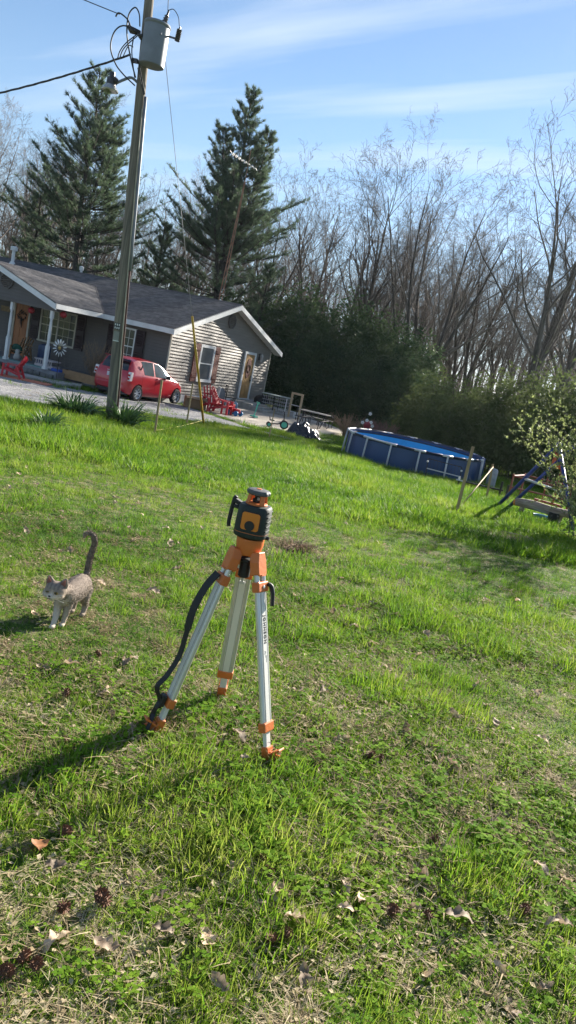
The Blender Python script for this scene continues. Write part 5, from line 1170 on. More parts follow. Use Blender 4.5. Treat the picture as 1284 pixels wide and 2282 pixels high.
for k in range(2):
    a = D+rg.normal(0, .7, (n, 3)); a[:, 2] += .3; a /= np.linalg.norm(a, axis=1, keepdims=True); s = np.cross(a, rg.normal(0, 1, (n, 3))); s /= np.linalg.norm(s, axis=1, keepdims=True); L_ = rg.uniform(.03, .065, n); wd = L_*.32
    V.append(np.stack([P, P+a*L_[:, None]*.5+s*wd[:, None], P+a*L_[:, None], P+a*L_[:, None]*.5-s*wd[:, None]], 1).reshape(-1, 3)); F.append(o+np.arange(n*4).reshape(n, 4)); o += 4*n
bs = thing('budding_shrub', (4.7,13.5,gz(4.7,13.5)), 'budding shrub with pale green young leaves and dark branches at the right edge', 'shrub')
link('branch', tubes_mesh('branch', lines, M_bark2), None, bs); link('foliage', quads_mesh('foliage', np.concatenate(V), np.concatenate(F), M_bud), None, bs)
print('budding leaves', n)
# leafless bushes by the house, dry ornamental grass behind the pool
def drybush(name, loc, h, rad, n, m, label, seed, thick=.008, cat='shrub'):
    rg = np.random.default_rng(seed); lines = []
    for k in range(n):
        a = rg.random()*6.283; b0 = np.array([math.cos(a), math.sin(a), 0])*rad*.25*rg.random(); e = np.array([math.cos(a)*rad*rg.random()**.5, math.sin(a)*rad*rg.random()**.5, h*rg.uniform(.55, 1)]); t = np.linspace(0, 1, 5)[:, None]; P = b0+(e-b0)*t+rg.normal(0, .02, (5, 3)); P[:, :2] *= (t**1.3)*.6+.4
        lines.append((P, np.linspace(thick, thick*.4, 5), 3))
        for q in range(3):
            tt = rg.uniform(.4, .95); p = P[0]+(P[-1]-P[0])*tt; lines.append((np.array([p, p+rg.normal(0, .1, 3)*h*.6+np.array([0,0,.12*h])]), np.array([thick*.6, thick*.3]), 3))
    return link(name, tubes_mesh(name, lines, m), None, loc=loc, label=label, cat=cat)
M_drys = mat('dry_stems', (.30,.21,.13), (.22,.15,.10), .9, scale=3)
M_pinkb = mat('reddish_stems', (.26,.14,.11), (.19,.10,.08), .9, scale=3)
drybush('bare_bush', on_house(-.35,3.0,.05), 1.75, .75, 90, M_drys, 'bare brown bush against the front wall beside the double window', 3, .012)
drybush('bare_bush', on_house(-.9,3.9,.03), .9, .6, 30, mat('grey_stems', (.20,.18,.17), None, .9), 'small sparse grey bush in front of the porch end', 4, .007)
drybush('dry_grass_clump', (1.05,31.0,gz(1,31)), 1.05, .85, 150, M_pinkb, 'reddish dry stem clump behind the left part of the pool', 6, .012)
drybush('dry_grass_clump', (-.35,32.6,gz(-.3,32.6)), 1.0, .9, 120, M_drys, 'tan dry grass clump at the end of the patio', 7, .010)
t = thing('flower_ornament', (.42,30.4,gz(.4,30.4)), 'red ornament with white flowers on a stake behind the pool', 'ornament')
mb = MB(); mb.tube([(0,0,-.1),(0,0,1.0)], .012, 6); mb.build('stake', M_iron, t)
mb = MB(); mb.lathe([(.03,.62),(.12,.66),(.15,.80),(.10,.92),(.03,.95)], 10); mb.build('body', mat('dull_red', (.26,.02,.03), None, .6), t, smooth=True)
for p in ((-.2,0,.86),(.2,.0,.80),(.12,-.05,.93),(-.05,-.08,.98),(.02,0,1.25)):
    mb = MB()
    for k in range(5): a = k*1.2566; mb.ell((p[0]+.04*math.cos(a), p[1], p[2]+.04*math.sin(a)), (.032,.012,.032), 8, 5)
    mb.build('flower', M_white, t)
# strap-leaved clumps at the foot of the pole
M_strap = mat('strap_leaf', (.045,.10,.030), (.07,.15,.04), .42, scale=6, transl=.3)
def strap(seed, n, rad, h):
    rg = np.random.default_rng(seed); V = []; F = []; o = 0
    for k in range(n):
        a = rg.random()*6.283; b0 = np.array([math.cos(a), math.sin(a), 0])*rad*.45*rg.random()**.5; az = a+rg.normal(0, .6); L_ = h*rg.uniform(.8, 1.5); el = rg.uniform(.75, 1.45); q = b0.copy(); w_ = rg.uniform(.018, .03); pts = []
        for i in range(8):
            t = i/7; pts.append((q.copy(), w_*(1-.95*t**2.5))); el2 = el-2.0*t**1.6*rg.uniform(.7, 1.15)*(1.3-el*.5); q = q+np.array([math.cos(az)*math.cos(el2), math.sin(az)*math.cos(el2), math.sin(el2)])*L_/7; q[2] = max(q[2], .02)
        s = np.array([-math.sin(az), math.cos(az), .25]); 
        for p, w2 in pts: V += [p-s*w2, p+[0,0,-w2*.5], p+s*w2]
        for i in range(7): b_ = o+i*3; F += [(b_, b_+1, b_+4, b_+3), (b_+1, b_+2, b_+5, b_+4)]
        o += 24
    return quads_mesh('strap_leaves', np.array(V), np.array(F), M_strap)
def clump(loc, me, s, label): o = link('daylily_clump', me, None, loc=loc, label=label, cat='plant'); o.scale = (s,)*3; return o
S1 = strap(1, 230, .75, .52); S2 = strap(2, 120, .45, .5)
clump((-6.05,16.7,gz(-6.05,16.7)), S1, .92, 'large clump of dark strap leaves left of the pole foot')
clump((-4.98,16.75,gz(-5,16.75)), S2, 1.05, 'smaller clump of dark strap leaves right of the pole foot')
clump((-5.0,12.6,gz(-5.0,12.6)), S2, .62, 'low bluish tuft of coarse leaves in the lawn in front of the pole')
# ------------------------------------------------------------------ grass: tufts instanced on scattered points
def blade_mat(name, cols, transl=.5, rough=.5):
    m = bpy.data.materials.new(name); m.use_nodes = True; n = m.node_tree.nodes; l = m.node_tree.links; b = n['Principled BSDF']; b.inputs['Roughness'].default_value = rough; b.inputs['Specular IOR Level'].default_value = .12
    a = n.new('ShaderNodeAttribute'); a.attribute_type = 'INSTANCER'; a.attribute_name = 'tint'
    g_ = n.new('ShaderNodeAttribute'); g_.attribute_type = 'GEOMETRY'; g_.attribute_name = 'blade'
    m1 = n.new('ShaderNodeMath'); m1.operation = 'MULTIPLY_ADD'; l.new(g_.outputs['Fac'], m1.inputs[0]); m1.inputs[1].default_value = .45; l.new(a.outputs['Fac'], m1.inputs[2])
    r = n.new('ShaderNodeValToRGB'); e = r.color_ramp.elements; e[0].position = .1; e[0].color = (*cols[0], 1); e[1].position = 1.2 if False else 1.0; e[1].color = (*cols[-1], 1)
    for k, c in enumerate(cols[1:-1]): q = e.new(.1+.9*(k+1)/(len(cols)-1)); q.color = (*c, 1)
    l.new(m1.outputs[0], r.inputs[0]); l.new(r.outputs[0], b.inputs['Base Color'])
    t = n.new('ShaderNodeBsdfTranslucent'); l.new(r.outputs[0], t.inputs[0]); ms = n.new('ShaderNodeMixShader'); ms.inputs[0].default_value = transl
    l.new(b.outputs[0], ms.inputs[1]); l.new(t.outputs[0], ms.inputs[2]); l.new(ms.outputs[0], n['Material Output'].inputs[0]); return m
M_grass = blade_mat('grass_blade', [(.028,.082,.013),(.098,.215,.016),(.19,.305,.022),(.31,.36,.07)])
M_dry = blade_mat('dry_blade', [(.20,.14,.07),(.38,.30,.18),(.56,.48,.33)], .35, .8)
M_clover = blade_mat('clover_leaf', [(.06,.15,.016),(.13,.255,.02),(.21,.33,.03)], .45, .8); M_clover.node_tree.nodes['Principled BSDF'].inputs['Specular IOR Level'].default_value = .06
def tuft(i, kind, rg):
    V = []; F = []; B = []
    def ribbon(p, az, L_, w_, el, bend, seg=3):
        q = np.array(p); s = np.array([-math.sin(az), math.cos(az), 0]); o = len(V); b_ = rg.random()
        tw = rg.uniform(-.8, .8); s = s*math.cos(tw)+np.array([math.cos(az), math.sin(az), 0])*math.sin(tw)
        for k in range(seg+1):
            t = k/seg; ww = w_*(1-t**1.7)+.0003
            V.append(q-s*ww/2); V.append(q+s*ww/2)
            e2 = el-bend*t*t; q = q+np.array([math.cos(az)*math.cos(e2), math.sin(az)*math.cos(e2), math.sin(e2)])*L_/seg
        for k in range(seg): a = o+2*k; F.append((a, a+1, a+3, a+2)); B.append(b_)
    spec = {'short': (17, .055, (.025,.065), .0036), 'long': (18, .055, (.05,.115), .0042), 'flop': (16, .07, (.04,.08), .0038), 'far': (30, .16, (.06,.14), .010), 'farlong': (30, .17, (.10,.19), .010)}
    if kind in spec:
        n, rad, (h0, h1), w_ = spec[kind]
        for k in range(n):
            a = rg.random()*6.283; r_ = rad*math.sqrt(rg.random()); az = a+rg.normal(0, .9)
            el = rg.uniform(.75, 1.5) if kind != 'flop' else rg.uniform(.4, 1.1)
            ribbon((r_*math.cos(a), r_*math.sin(a), -.01), az, rg.uniform(h0, h1), w_*rg.uniform(.7, 1.25), el, rg.uniform(.2, 1.5))
    elif kind == 'dry':
        for k in range(11):
            a = rg.random()*6.283; r_ = .07*math.sqrt(rg.random()); ribbon((r_*math.cos(a), r_*math.sin(a), .006+.012*rg.random()), rg.random()*6.283, rg.uniform(.05, .12), rg.uniform(.002, .005), rg.uniform(-.05, .45), rg.uniform(0, .8), 2)
        for k in range(4):   # flakes of broken leaf
            c = np.array([rg.normal(0, .04), rg.normal(0, .04), .012+.01*rg.random()]); u = norm(rg.normal(0, 1, 3)*[1,1,.4])*rg.uniform(.008, .018); v = norm(np.cross(u, [0,0,1.]))*rg.uniform(.006, .012); o = len(V); V.extend([c-u, c+v+[0,0,.004], c+u, c-v]); F.append((o, o+1, o+2, o+3)); B.append(rg.random())
    elif kind == 'fardry':
        for k in range(22):
            a = rg.random()*6.283; r_ = .18*math.sqrt(rg.random()); ribbon((r_*math.cos(a), r_*math.sin(a), .01), rg.random()*6.283, rg.uniform(.06, .16), rg.uniform(.008, .014), rg.uniform(0, .6), rg.uniform(0, .6), 2)
    elif kind == 'clover':
        for k in range(9):
            a = rg.random()*6.283; r_ = .06*math.sqrt(rg.random()); h = rg.uniform(.015, .05); c = np.array([r_*math.cos(a), r_*math.sin(a), h]); tl = rg.normal(0, .35, 2); b_ = rg.random()
            for q in range(3):
                az = a+q*2.094+.3; d = np.array([math.cos(az), math.sin(az), tl[0]*math.cos(az)+tl[1]*math.sin(az)]); s = np.array([-math.sin(az), math.cos(az), 0]); L_ = rg.uniform(.009, .016); o = len(V)
                V.extend([c, c+d*L_*.6+s*L_*.55, c+d*L_*1.15+s*.2*L_, c+d*L_*1.15-s*.2*L_, c+d*L_*.6-s*L_*.55]); F.extend([(o, o+1, o+2, o+3), (o, o+3, o+4, o)][:1]); F.append((o, o+3, o+4, o+4)); B += [b_, b_]
    me = bpy.data.meshes.new('tuft'); F2 = [tuple(dict.fromkeys(f)) for f in F]; me.from_pydata([tuple(map(float, v)) for v in V], [], F2)
    at_ = me.attributes.new('blade', 'FLOAT', 'FACE'); at_.data.foreach_set('value', np.array(B, 'f'))
    me.materials.append({'dry': M_dry, 'fardry': M_dry, 'clover': M_clover}.get(kind, M_grass))
    o = bpy.data.objects.new('tuft_%02d' % i, me); tufts.objects.link(o)
tufts = bpy.data.collections.new('tufts'); tg_ = np.random.default_rng(3)
KINDS = ['short']*5+['long']*3+['flop']*2+['dry']*3+['clover']*3+['far']*3+['farlong']*2+['fardry']*2
for i, k in enumerate(KINDS): tuft(i, k, tg_)
IDX = {k: [i for i, q in enumerate(KINDS) if q == k] for k in set(KINDS)}

rg = np.random.default_rng(99)
def scatter(y0, y1, dens):
    n = int(dens*(y1-y0)*(.62*(y0+y1)/2*2)); y = np.sqrt(rg.random(n)*(y1**2-y0**2)+y0**2); x = y*rg.uniform(-.60, .46, n)+rg.uniform(-.5, .5, n)
    return x, y
layers = [(1.2, 3.4, 1350, 0), (3.4, 6.0, 700, 0), (6.0, 10, 270, 0), (10, 17, 105, 1), (17, 27.5, 58, 1), (27.5, 40, 12, 1)]
XS, YS, PK, SC, TN = [], [], [], [], []
pool_c = (PX, PY)
for y0, y1, dens, far in layers:
    x, y = scatter(y0, y1, dens)
    lush = fbm(x*.75+3, y*.75, 21, 4); fine = fbm(x*6.5, y*6.5, 22, 3); clov = fbm(x*1.6+9, y*1.6, 27, 2); big = fbm(x*.22, y*.22, 23, 3)
    near_w = np.clip((5.5-y)/2.5, 0, 1)
    cover = lush*.42+fine*.58+.06*(1-near_w)+.05*(big-.5)
    bare = cover < .355+.02*near_w
    # a worn patch just behind the tripod
    bare |= (((x+.42)/.55)**2+((y-7.1)/.5)**2 < rg.uniform(.4, 1.2, len(x)))
    bare |= (((x-3.0)/1.3)**2+((y-11.6)/.55)**2 < rg.uniform(.2, .9, len(x)))
    keep = ~(pip(x, y, GRAVEL) & (rg.random(len(x)) > .012)) & ~pip(x, y, PATIO)
    keep &= ((x-pool_c[0])**2+(y-pool_c[1])**2 > 2.25**2)
    if y1 > 24:
        lx = (x+7.449)*math.cos(HA)+(y-29.534)*math.sin(HA); ly = -(x+7.449)*math.sin(HA)+(y-29.534)*math.cos(HA)
        keep &= ~((lx > .4) & (lx < 9.1) & (ly > .3)); keep &= ~((lx > -2.5) & (lx < 1) & (ly > 2.9))
    u = rg.random(len(x)); r2 = rg.random(len(x)); pk = np.empty(len(x), int)
    def pick(kind, msk): pk[msk] = np.array(IDX[kind])[(r2[msk]*len(IDX[kind])).astype(int)]
    if not far:
        clumps = fbm(x*2.6, y*2.6, 45, 2); tall = (clumps+.35*(lush-.5) > .62-.05*(1-near_w)) | ((y > 6) & (lush > .46) & (clumps > .42))
        pick('short', np.ones(len(x), bool)); pick('long', tall & (u < .34+.10*(1-near_w))); pick('flop', (u > .45) & (u < .62)); pick('clover', (u > .62) & (u < .66+near_w*np.clip((clov-.47)*1.2, 0, .12)))
        pick('dry', (u > .89-.06*near_w-.08*near_w*(fine < .43)) | (bare & (u > .42)))
        drop = bare & (u <= .25) & (rg.random(len(x)) < .6)
    else:
        pick('far', np.ones(len(x), bool)); pick('farlong', (lush > .52) & (u < .6)); pick('fardry', (u > .965) | (bare & (u > .45)))
        drop = bare & (u < .12)
    keep &= ~drop
    sc = (.75+.5*rg.random(len(x)))*(.80+.45*np.clip((lush-.4)*3, 0, 1))
    if not far: sc *= np.where(near_w > .3, .88, 1.0)
    tn = np.clip(-.02+1.05*(.6*fbm(x*.5, y*.5, 31, 3)+.4*fbm(x*3.1, y*3.1, 33, 2)-.26)+rg.normal(0, .12, len(x))+.06*np.clip((y-6)/10, 0, 1)+.10*near_w, 0, .75)
    XS.append(x[keep]); YS.append(y[keep]); PK.append(pk[keep]); SC.append(sc[keep]); TN.append(tn[keep])
XS, YS, PK, SC, TN = map(np.concatenate, (XS, YS, PK, SC, TN)); NP_ = len(XS); print('tufts', NP_)
pm = bpy.data.meshes.new('lawn_grass'); pm.vertices.add(NP_); pm.vertices.foreach_set('co', np.stack([XS, YS, gh(XS, YS)], 1).astype('f').ravel())
for nm_, ty, dat in (('pick', 'INT', PK.astype(np.int32)), ('size', 'FLOAT', SC.astype('f')), ('tint', 'FLOAT', TN.astype('f')), ('turn', 'FLOAT', (rg.random(NP_)*6.283).astype('f'))):
    a = pm.attributes.new(nm_, ty, 'POINT'); a.data.foreach_set('value', dat)
grass = link('lawn_grass', pm, None, kind='stuff', label='bright green spring grass of the lawn', cat='grass')
ng = bpy.data.node_groups.new('grass_tufts', 'GeometryNodeTree'); ng.interface.new_socket('Geometry', in_out='INPUT', socket_type='NodeSocketGeometry'); ng.interface.new_socket('Geometry', in_out='OUTPUT', socket_type='NodeSocketGeometry')
gi = ng.nodes.new('NodeGroupInput'); go = ng.nodes.new('NodeGroupOutput'); ci = ng.nodes.new('GeometryNodeCollectionInfo'); ci.inputs['Collection'].default_value = tufts; ci.inputs['Separate Children'].default_value = True; ci.inputs['Reset Children'].default_value = True
ip = ng.nodes.new('GeometryNodeInstanceOnPoints'); ip.inputs['Pick Instance'].default_value = True
def attr(nm_, ty):
    q = ng.nodes.new('GeometryNodeInputNamedAttribute'); q.data_type = ty; q.inputs['Name'].default_value = nm_; return [o for o in q.outputs if o.enabled][0]
ng.links.new(gi.outputs[0], ip.inputs['Points']); ng.links.new(ci.outputs[0], ip.inputs['Instance']); ng.links.new(attr('pick', 'INT'), ip.inputs['Instance Index'])
cx = ng.nodes.new('ShaderNodeCombineXYZ'); ng.links.new(attr('turn', 'FLOAT'), cx.inputs[2]); er = ng.nodes.new('FunctionNodeEulerToRotation'); ng.links.new(cx.outputs[0], er.inputs[0]); ng.links.new(er.outputs[0], ip.inputs['Rotation'])
ng.links.new(attr('size', 'FLOAT'), ip.inputs['Scale']); ng.links.new(ip.outputs[0], go.inputs[0])
md = grass.modifiers.new('tufts', 'NODES'); md.node_group = ng

# ------------------------------------------------------------------ dead leaves and seed cones on the lawn
M_leafb = mat('dead_leaf', (.48,.37,.26), (.27,.185,.12), .75, scale=40, transl=.25, attr=.5)
M_leafr = mat('rusty_leaf', (.36,.16,.06), (.25,.10,.04), .7, scale=14, transl=.3)
def oak_leaf(seed):
    rg = np.random.default_rng(seed); n = 14; V = []; F = []; curl = rg.uniform(-1.1, 1.4); cup = rg.uniform(.4, 2.2); 
    for i in range(n+1):
        t = i/n; w_ = .026*math.sin(math.pi*min(1, t*.93+.05))**.7*(.60+.55*abs(math.sin(t*9.4+.4)))*(1 if t < .97 else .3); x = -.05+.10*t; zc = .020*curl*math.sin(t*3.0)+.006*math.sin(t*11+seed)
        for k, s in enumerate((-1, -.5, 0, .5, 1)): V.append((x+.010*abs(s)*(1 if int(t*9.4/3.14) % 2 else .4), s*w_*(1+.15*math.sin(seed+k)), zc+cup*(s*w_)**2*18+.003*math.sin(k*3+i*1.7+seed)))
    for i in range(n):
        for k in range(4): a = i*5+k; F.append((a, a+1, a+6, a+5))
    o = len(V); V += [(-.05,-.001,.0),(-.05,.001,0),(-.085,.001,.006),(-.085,-.001,.006)]; F.append((o, o+1, o+2, o+3))
    me = MB().add(V, F).mesh('dead_leaf'); me.materials.append(M_leafb); me.polygons.foreach_set('use_smooth', [True]*len(me.polygons)); return me
LV = [oak_leaf(k) for k in (3, 11, 17, 25, 33, 42)]
LEAF_AT = [(-0.08, 2.16, 0.7), (0.31, 2.31, 1.05), (0.33, 2.14, 0.9), (0.61, 2.5, 0.75), (0.54, 2.32, 1.1), (-0.47, 1.73, 0.95), (-0.35, 1.75, 0.8), (0.54, 3.35, 1.15), (0.98, 2.5, 1.0), (0.76, 1.86, 0.85), (0.87, 1.94, 0.7), (0.14, 1.98, 1.05), (0.18, 1.78, 0.9), (1.03, 2.84, 0.75), (-0.2, 2.95, 1.1), (-0.48, 2.86, 0.95), (-1.14, 3.22, 0.8), (-1.05, 3.28, 1.15), (-2.23, 5.53, 1.0), (-0.84, 3.48, 0.85), (-0.8, 3.47, 0.7), (0.8, 3.7, 1.05), (0.23, 3.14, 0.9), (0.14, 2.82, 0.75), (0.46, 3.66, 1.1), (0.12, 5.14, 0.95), (0.13, 9.35, 0.8), (1.03, 2.92, 1.15), (0.06, 2.09, 1.0), (1.01, 3.7, 0.85), (1.08, 2.51, 0.7), (0.19, 2.01, 1.05), (0.28, 2.18, 0.9), (-0.04, 3.65, 0.75), (0.13, 3.62, 1.1), (1.25, 3.63, 0.95), (1.04, 4.02, 0.8), (-1.28, 6.11, 1.15), (-1.03, 4.65, 1.0), (-2.01, 8.83, 0.85), (0.04, 2.38, 0.7), (0.97, 2.21, 1.05), (-0.1, 1.84, 0.9), (0.52, 1.9, 0.75), (0.64, 2.15, 1.1), (1.58, 5.19, 0.95), (0.47, 4.17, 0.8), (0.57, 5.33, 1.15), (0.69, 3.18, 1.0), (-0.73, 2.91, 0.85)]
def put_leaf(x, y, s, k, lab='curled dead brown oak leaf lying on the lawn grass', grp='dead leaves scattered over the lawn', m=None):
    me = LV[k % 6]
    if m: me = me.copy(); me.materials.clear(); me.materials.append(m)
    o = link('dead_leaf', me, None, loc=(x, y, gz(x, y)+rg.uniform(.016, .040)), label=lab, cat='leaf', group=grp); o.scale = (s*.9, s*.9*rg.uniform(.7, 1.1), s*.8)
    o.rotation_euler = (rg.normal(0, .35), rg.normal(0, .35), rg.uniform(0, 6.28)); return o
for k, (x, y, s) in enumerate(LEAF_AT): put_leaf(x, y, s, k)
for k in range(125):
    y = math.sqrt(rg.uniform(1.5**2, 8.5**2)); x = y*rg.uniform(-.5, .38)
    put_leaf(x, y, rg.uniform(.45, .95), k)
xo, yo = (-0.67, 2.07)
put_leaf(xo, yo, .95, 2, 'single rusty orange leaf on the lawn in the lower left of the view', None, M_leafr)
M_cone = mat('pine_cone_scale', (.17,.075,.035), (.10,.045,.022), .75, scale=20)
def cone(seed):
    rg = np.random.default_rng(seed); mb = MB(); mb.ell((0,0,.022), (.020,.020,.024), 8, 6)
    for k in range(46):
        t = k/46; a = k*2.39996; el = -.9+2.2*t; r_ = .020*math.cos(el*.7); d = Vector((math.cos(a)*math.cos(el), math.sin(a)*math.cos(el), math.sin(el))); s = Vector((-math.sin(a), math.cos(a), 0)); p = Vector((0,0,.022))+d*.016; q = p+d*rg.uniform(.014, .020)
        mb.add([p-s*.004, p+s*.004, q+s*.005+Vector((0,0,.002)), q+d*.004, q-s*.005+Vector((0,0,.002))], [(0,1,2,3,4)])
    me = mb.mesh('seed_cone'); me.materials.append(M_cone); return me
CV = [cone(1), cone(2), cone(3)]
CONE_AT = [(-0.61, 2.16), (-0.51, 1.85), (-0.53, 1.64), (-0.49, 1.65), (-0.4, 1.89), (-0.16, 2.53), (0.02, 2.17), (0.0, 2.2), (0.35, 3.05), (0.41, 3.05), (0.12, 1.91), (0.06, 1.88), (-0.95, 3.0), (-0.81, 2.65), (-0.96, 3.46), (0.43, 2.12), (0.55, 2.13), (-0.42, 1.92), (0.59, 2.55), (-0.54, 1.61), (0.88, 2.26), (0.13, 2.87)]
for k, (x, y) in enumerate(CONE_AT):
    o = link('seed_cone', CV[k % 3], None, loc=(x, y, gz(x, y)+.022), label='small spiky brown seed cone lying in the lawn grass', cat='seed cone', group='seed cones on the lawn'); o.scale = (rg.uniform(.50, .66),)*3; o.rotation_euler = (rg.uniform(-1, 1), rg.uniform(-1, 1), rg.uniform(0, 6))
# dry grass heap on the worn patch, pale sticks
link('dry_grass_heap', drybush('dry_grass_heap', (-.30,7.1,gz(-.3,7.1)), .10, .3, 160, M_drys, 'x', 15, .004).data, None, loc=(-.33,7.05,gz(-.33,7.05)), label='heap of dry tan grass on the worn patch behind the tripod', cat='grass heap')
bpy.data.objects.remove([o for o in bpy.data.objects if o.get('label') == 'x'][0])
for (x, y, L_, a, lab) in ((-1.72,3.42,.22,.12,'pale broken stick lying on the lawn below the cat'),(2.9,12.0,.5,-.35,'grey stick lying on the worn patch before the budding shrub')):
    mb = MB(); mb.tube([(-L_/2,0,.03),(0,.01,.045),(L_/2,-.01,.03)], [.007,.009,.005], 6); mb.build('stick', M_old, loc=(x, y, gz(x, y)), rot=(0,0,a), label=lab, cat='stick')
# ------------------------------------------------------------------ survey tripod with its laser level
M_alu2 = mat('anodised_aluminium', (.62,.62,.60), (.56,.56,.545), .36, metal=.55, scale=5, stretch=(8,8,.6))
M_alup = mat('aluminium_panel', (.70,.69,.65), (.64,.63,.595), .45, metal=.1, scale=4)
M_orange = mat('orange_plastic_part', (.62,.165,.035), (.54,.14,.03), .5, scale=14, bump=.08)
M_rub = mat('dark_green_rubber', (.008,.015,.012), (.013,.022,.018), .62, scale=25, bump=.06)
M_blk = mat('matt_black', (.010,.010,.010), (.016,.016,.016), .6, scale=20)
M_seam = mat('panel_seam', (.05,.05,.05), None, .6)
HC = Vector((-.318, 3.02, 0)); HZ = .805
tp = thing('survey_tripod', (HC.x, HC.y, gz(HC.x, HC.y)), 'aluminium survey tripod with orange fittings standing on the lawn', 'tripod')
o0 = tp.location; HZL = HZ-o0.z
FEET = {'r': (-.055, 2.845), 'l': (-.535, 2.885), 'b': (-.345, 3.335)}
mb = MB(); mb.lathe([(.030,HZL-.018),(.044,HZL-.014),(.050,HZL+.0),(.056,HZL+.030),(.056,HZL+.053),(.01,HZL+.053)], 24); mb.build('head', M_orange, tp, smooth=40)
mb = MB(); mb.lathe([(.018,HZL-.115),(.024,HZL-.11),(.024,HZL-.05),(.03,HZL-.045),(.03,HZL-.036)], 16); mb.build('clamp_screw', M_blk, tp, smooth=40)
mb = MB(); mb.tube([(0,0,HZL-.115),(0,0,HZL-.135)], .006, 8); mb.bar((-.012,0,HZL-.14),(.012,0,HZL-.14),.01); mb.build('plumb_hook', M_alu2, tp)
for key, (fx, fy) in FEET.items():
    foot = Vector((fx-o0.x, fy-o0.y, gz(fx, fy)-o0.z-.012)); rad = Vector((foot.x, foot.y, 0)).normalized(); top = rad*.060+Vector((0,0,HZL-.012))
    ax = (foot-top); Ln = ax.length; ax.normalize(); fc = Vector((.90,-.44,0)) if key == 'r' else rad; nout = (fc-ax*fc.dot(ax)).normalized(); wv = ax.cross(nout).normalized()
    M_ = Matrix((wv, nout, ax)).transposed()      # local x: across the leg, y: outward, z: down the leg
    def pt(x, y, z): return top+M_ @ Vector((x, y, z))
    def bx(mb, c, d): return mb.box(pt(*c), d, M_)
    leg = thing('leg', (0,0,0), None, None); leg.parent = tp
    Lc = Ln*.81
    mb = MB(); pl = [(-.022,-.02),(.022,-.02),(.030,.020),(.030,.066),(.026,.074),(-.026,.074),(-.030,.066),(-.030,.020)]
    mb.prism(pl, .042, pt(0,-.026,0), M_ @ Matrix(((1,0,0),(0,0,1),(0,1,0)))); mb.build('hinge', M_orange, leg, bevel=.004)
    mb = MB(); bx(mb, (0,.0185,.072), (.030,.006,.006)); mb.build('hinge_lip', M_orange, leg)
    for s in (-1, 1):
        mb = MB(); mb.tube([pt(s*.0215,0,.07), pt(s*.0215,0,Lc)], .0115, 14); mb.build('tube', M_alu2, leg, smooth=40)
    mb = MB(); bx(mb, (0,0,(.13+Lc)/2), (.035,.0245,Lc-.13)); pan = mb.build('panel', M_alup, leg)
    for s in (-1, 1): 
        mb = MB(); bx(mb, (s*.0150,.0123,(.13+Lc)/2), (.0012,.0008,Lc-.14)); mb.build('groove', M_seam, leg)
        mb = MB(); bx(mb, (s*.0150,-.0123,(.13+Lc)/2), (.0012,.0008,Lc-.14)); mb.build('groove', M_seam, leg)
    zc = .118
    mb = MB(); bx(mb, (0,0,zc), (.073,.034,.042)); mb.build('upper_collar', M_orange, leg, bevel=.005)
    mb = MB(); mb.lathe([(.006,0),(.007,.003),(.002,.004)], 10, pt(.0,.017,zc), M_ @ Matrix.Rotation(R(-90),3,'X')); mb.build('screw', M_alu2, leg, smooth=40)
    mb = MB(); bx(mb, (0,0,Lc-.004), (.070,.033,.040)); mb.build('lower_collar', M_orange, leg, bevel=.005)
    mb = MB(); bx(mb, (0,0,(Lc+Ln*.95)/2+.0), (.030,.017,Ln*.95-Lc)); mb.build('inner_leg', M_alup, leg, bevel=.002)
    # pointed shoe and step pedal
    zs_ = Ln*.90
    mb = MB(); mb.prism([(-.021,zs_),(.021,zs_),(.019,zs_+.045),(.004,Ln+.022),(-.004,Ln+.022),(-.019,zs_+.045)], .030, pt(0,.015,0), M_ @ Matrix(((1,0,0),(0,0,-1),(0,1,0)))); mb.build('shoe', M_orange, leg, bevel=.003)
    mb = MB(); rot = M_ @ Matrix.Rotation(R(-22), 3, 'X')
    mb.box(pt(0,.042,zs_+.018), (.040,.058,.008), rot); ped = mb.build('pedal', M_orange, leg, bevel=.002)
    for k in range(5): mb = MB(); mb.box(pt(0,.022+k*.011,zs_+.0135-.0+.0045*k*-.0+( -.004)), (.038,.004,.004), rot); 
    mb = MB()
    for k in range(4):
        for q in range(4): mb.lathe([(.0022,0),(.0016,.003)], 6, pt(-.014+.0095*k,.024+.011*q,zs_+.011+.0044*q-.0), M_ @ Matrix.Rotation(R(158),3,'X'))
    mb.build('pedal_studs', M_orange, leg)
    mb = MB(); mb.add([pt(-.004,.016,zs_+.02),pt(.004,.016,zs_+.02),pt(.004,.016,Ln*.985),pt(-.004,.016,Ln*.985),pt(-.004,.062,zs_+.034),pt(.004,.062,zs_+.034)],[(0,1,2,3),(0,4,5,1),(3,2,5,4),(1,5,2),(0,3,4)]); mb.build('pedal_rib', M_orange, leg)
    if key == 'r':   # clamp lever on the side towards the right
        mb = MB(); mb.tube(spl([pt(-.030,.018,zc-.008),pt(-.040,.028,zc+.004),pt(-.043,.030,zc+.04),pt(-.042,.026,zc+.082)]), [.009]*8+[.0095]*8+[.0085]*9, 10); mb.build('clamp_lever', M_blk, leg, smooth=True)
        tc_ = bpy.data.curves.new('lettering', 'FONT'); tc_.body = 'JOHNSON'; tc_.size = .0215; tc_.extrude = .0004; tc_.align_x = 'LEFT'; tc_.align_y = 'CENTER'; tc_.space_character = 1.22; tc_.offset = .0008; tc_.resolution_u = 2
        to = bpy.data.objects.new('tmp_text', tc_); C.objects.link(to); dg = bpy.context.evaluated_depsgraph_get(); tm_ = bpy.data.meshes.new_from_object(to.evaluated_get(dg)); bpy.data.objects.remove(to); tm_.name = 'lettering'; tm_.materials.clear(); tm_.materials.append(M_blk)
        # text x runs down the leg, glyph tops towards the right-hand side of the leg
        tmat = Matrix((ax, -wv, nout)).transposed().to_4x4(); tmat.translation = pt(-.001,.0128,Ln*.275)
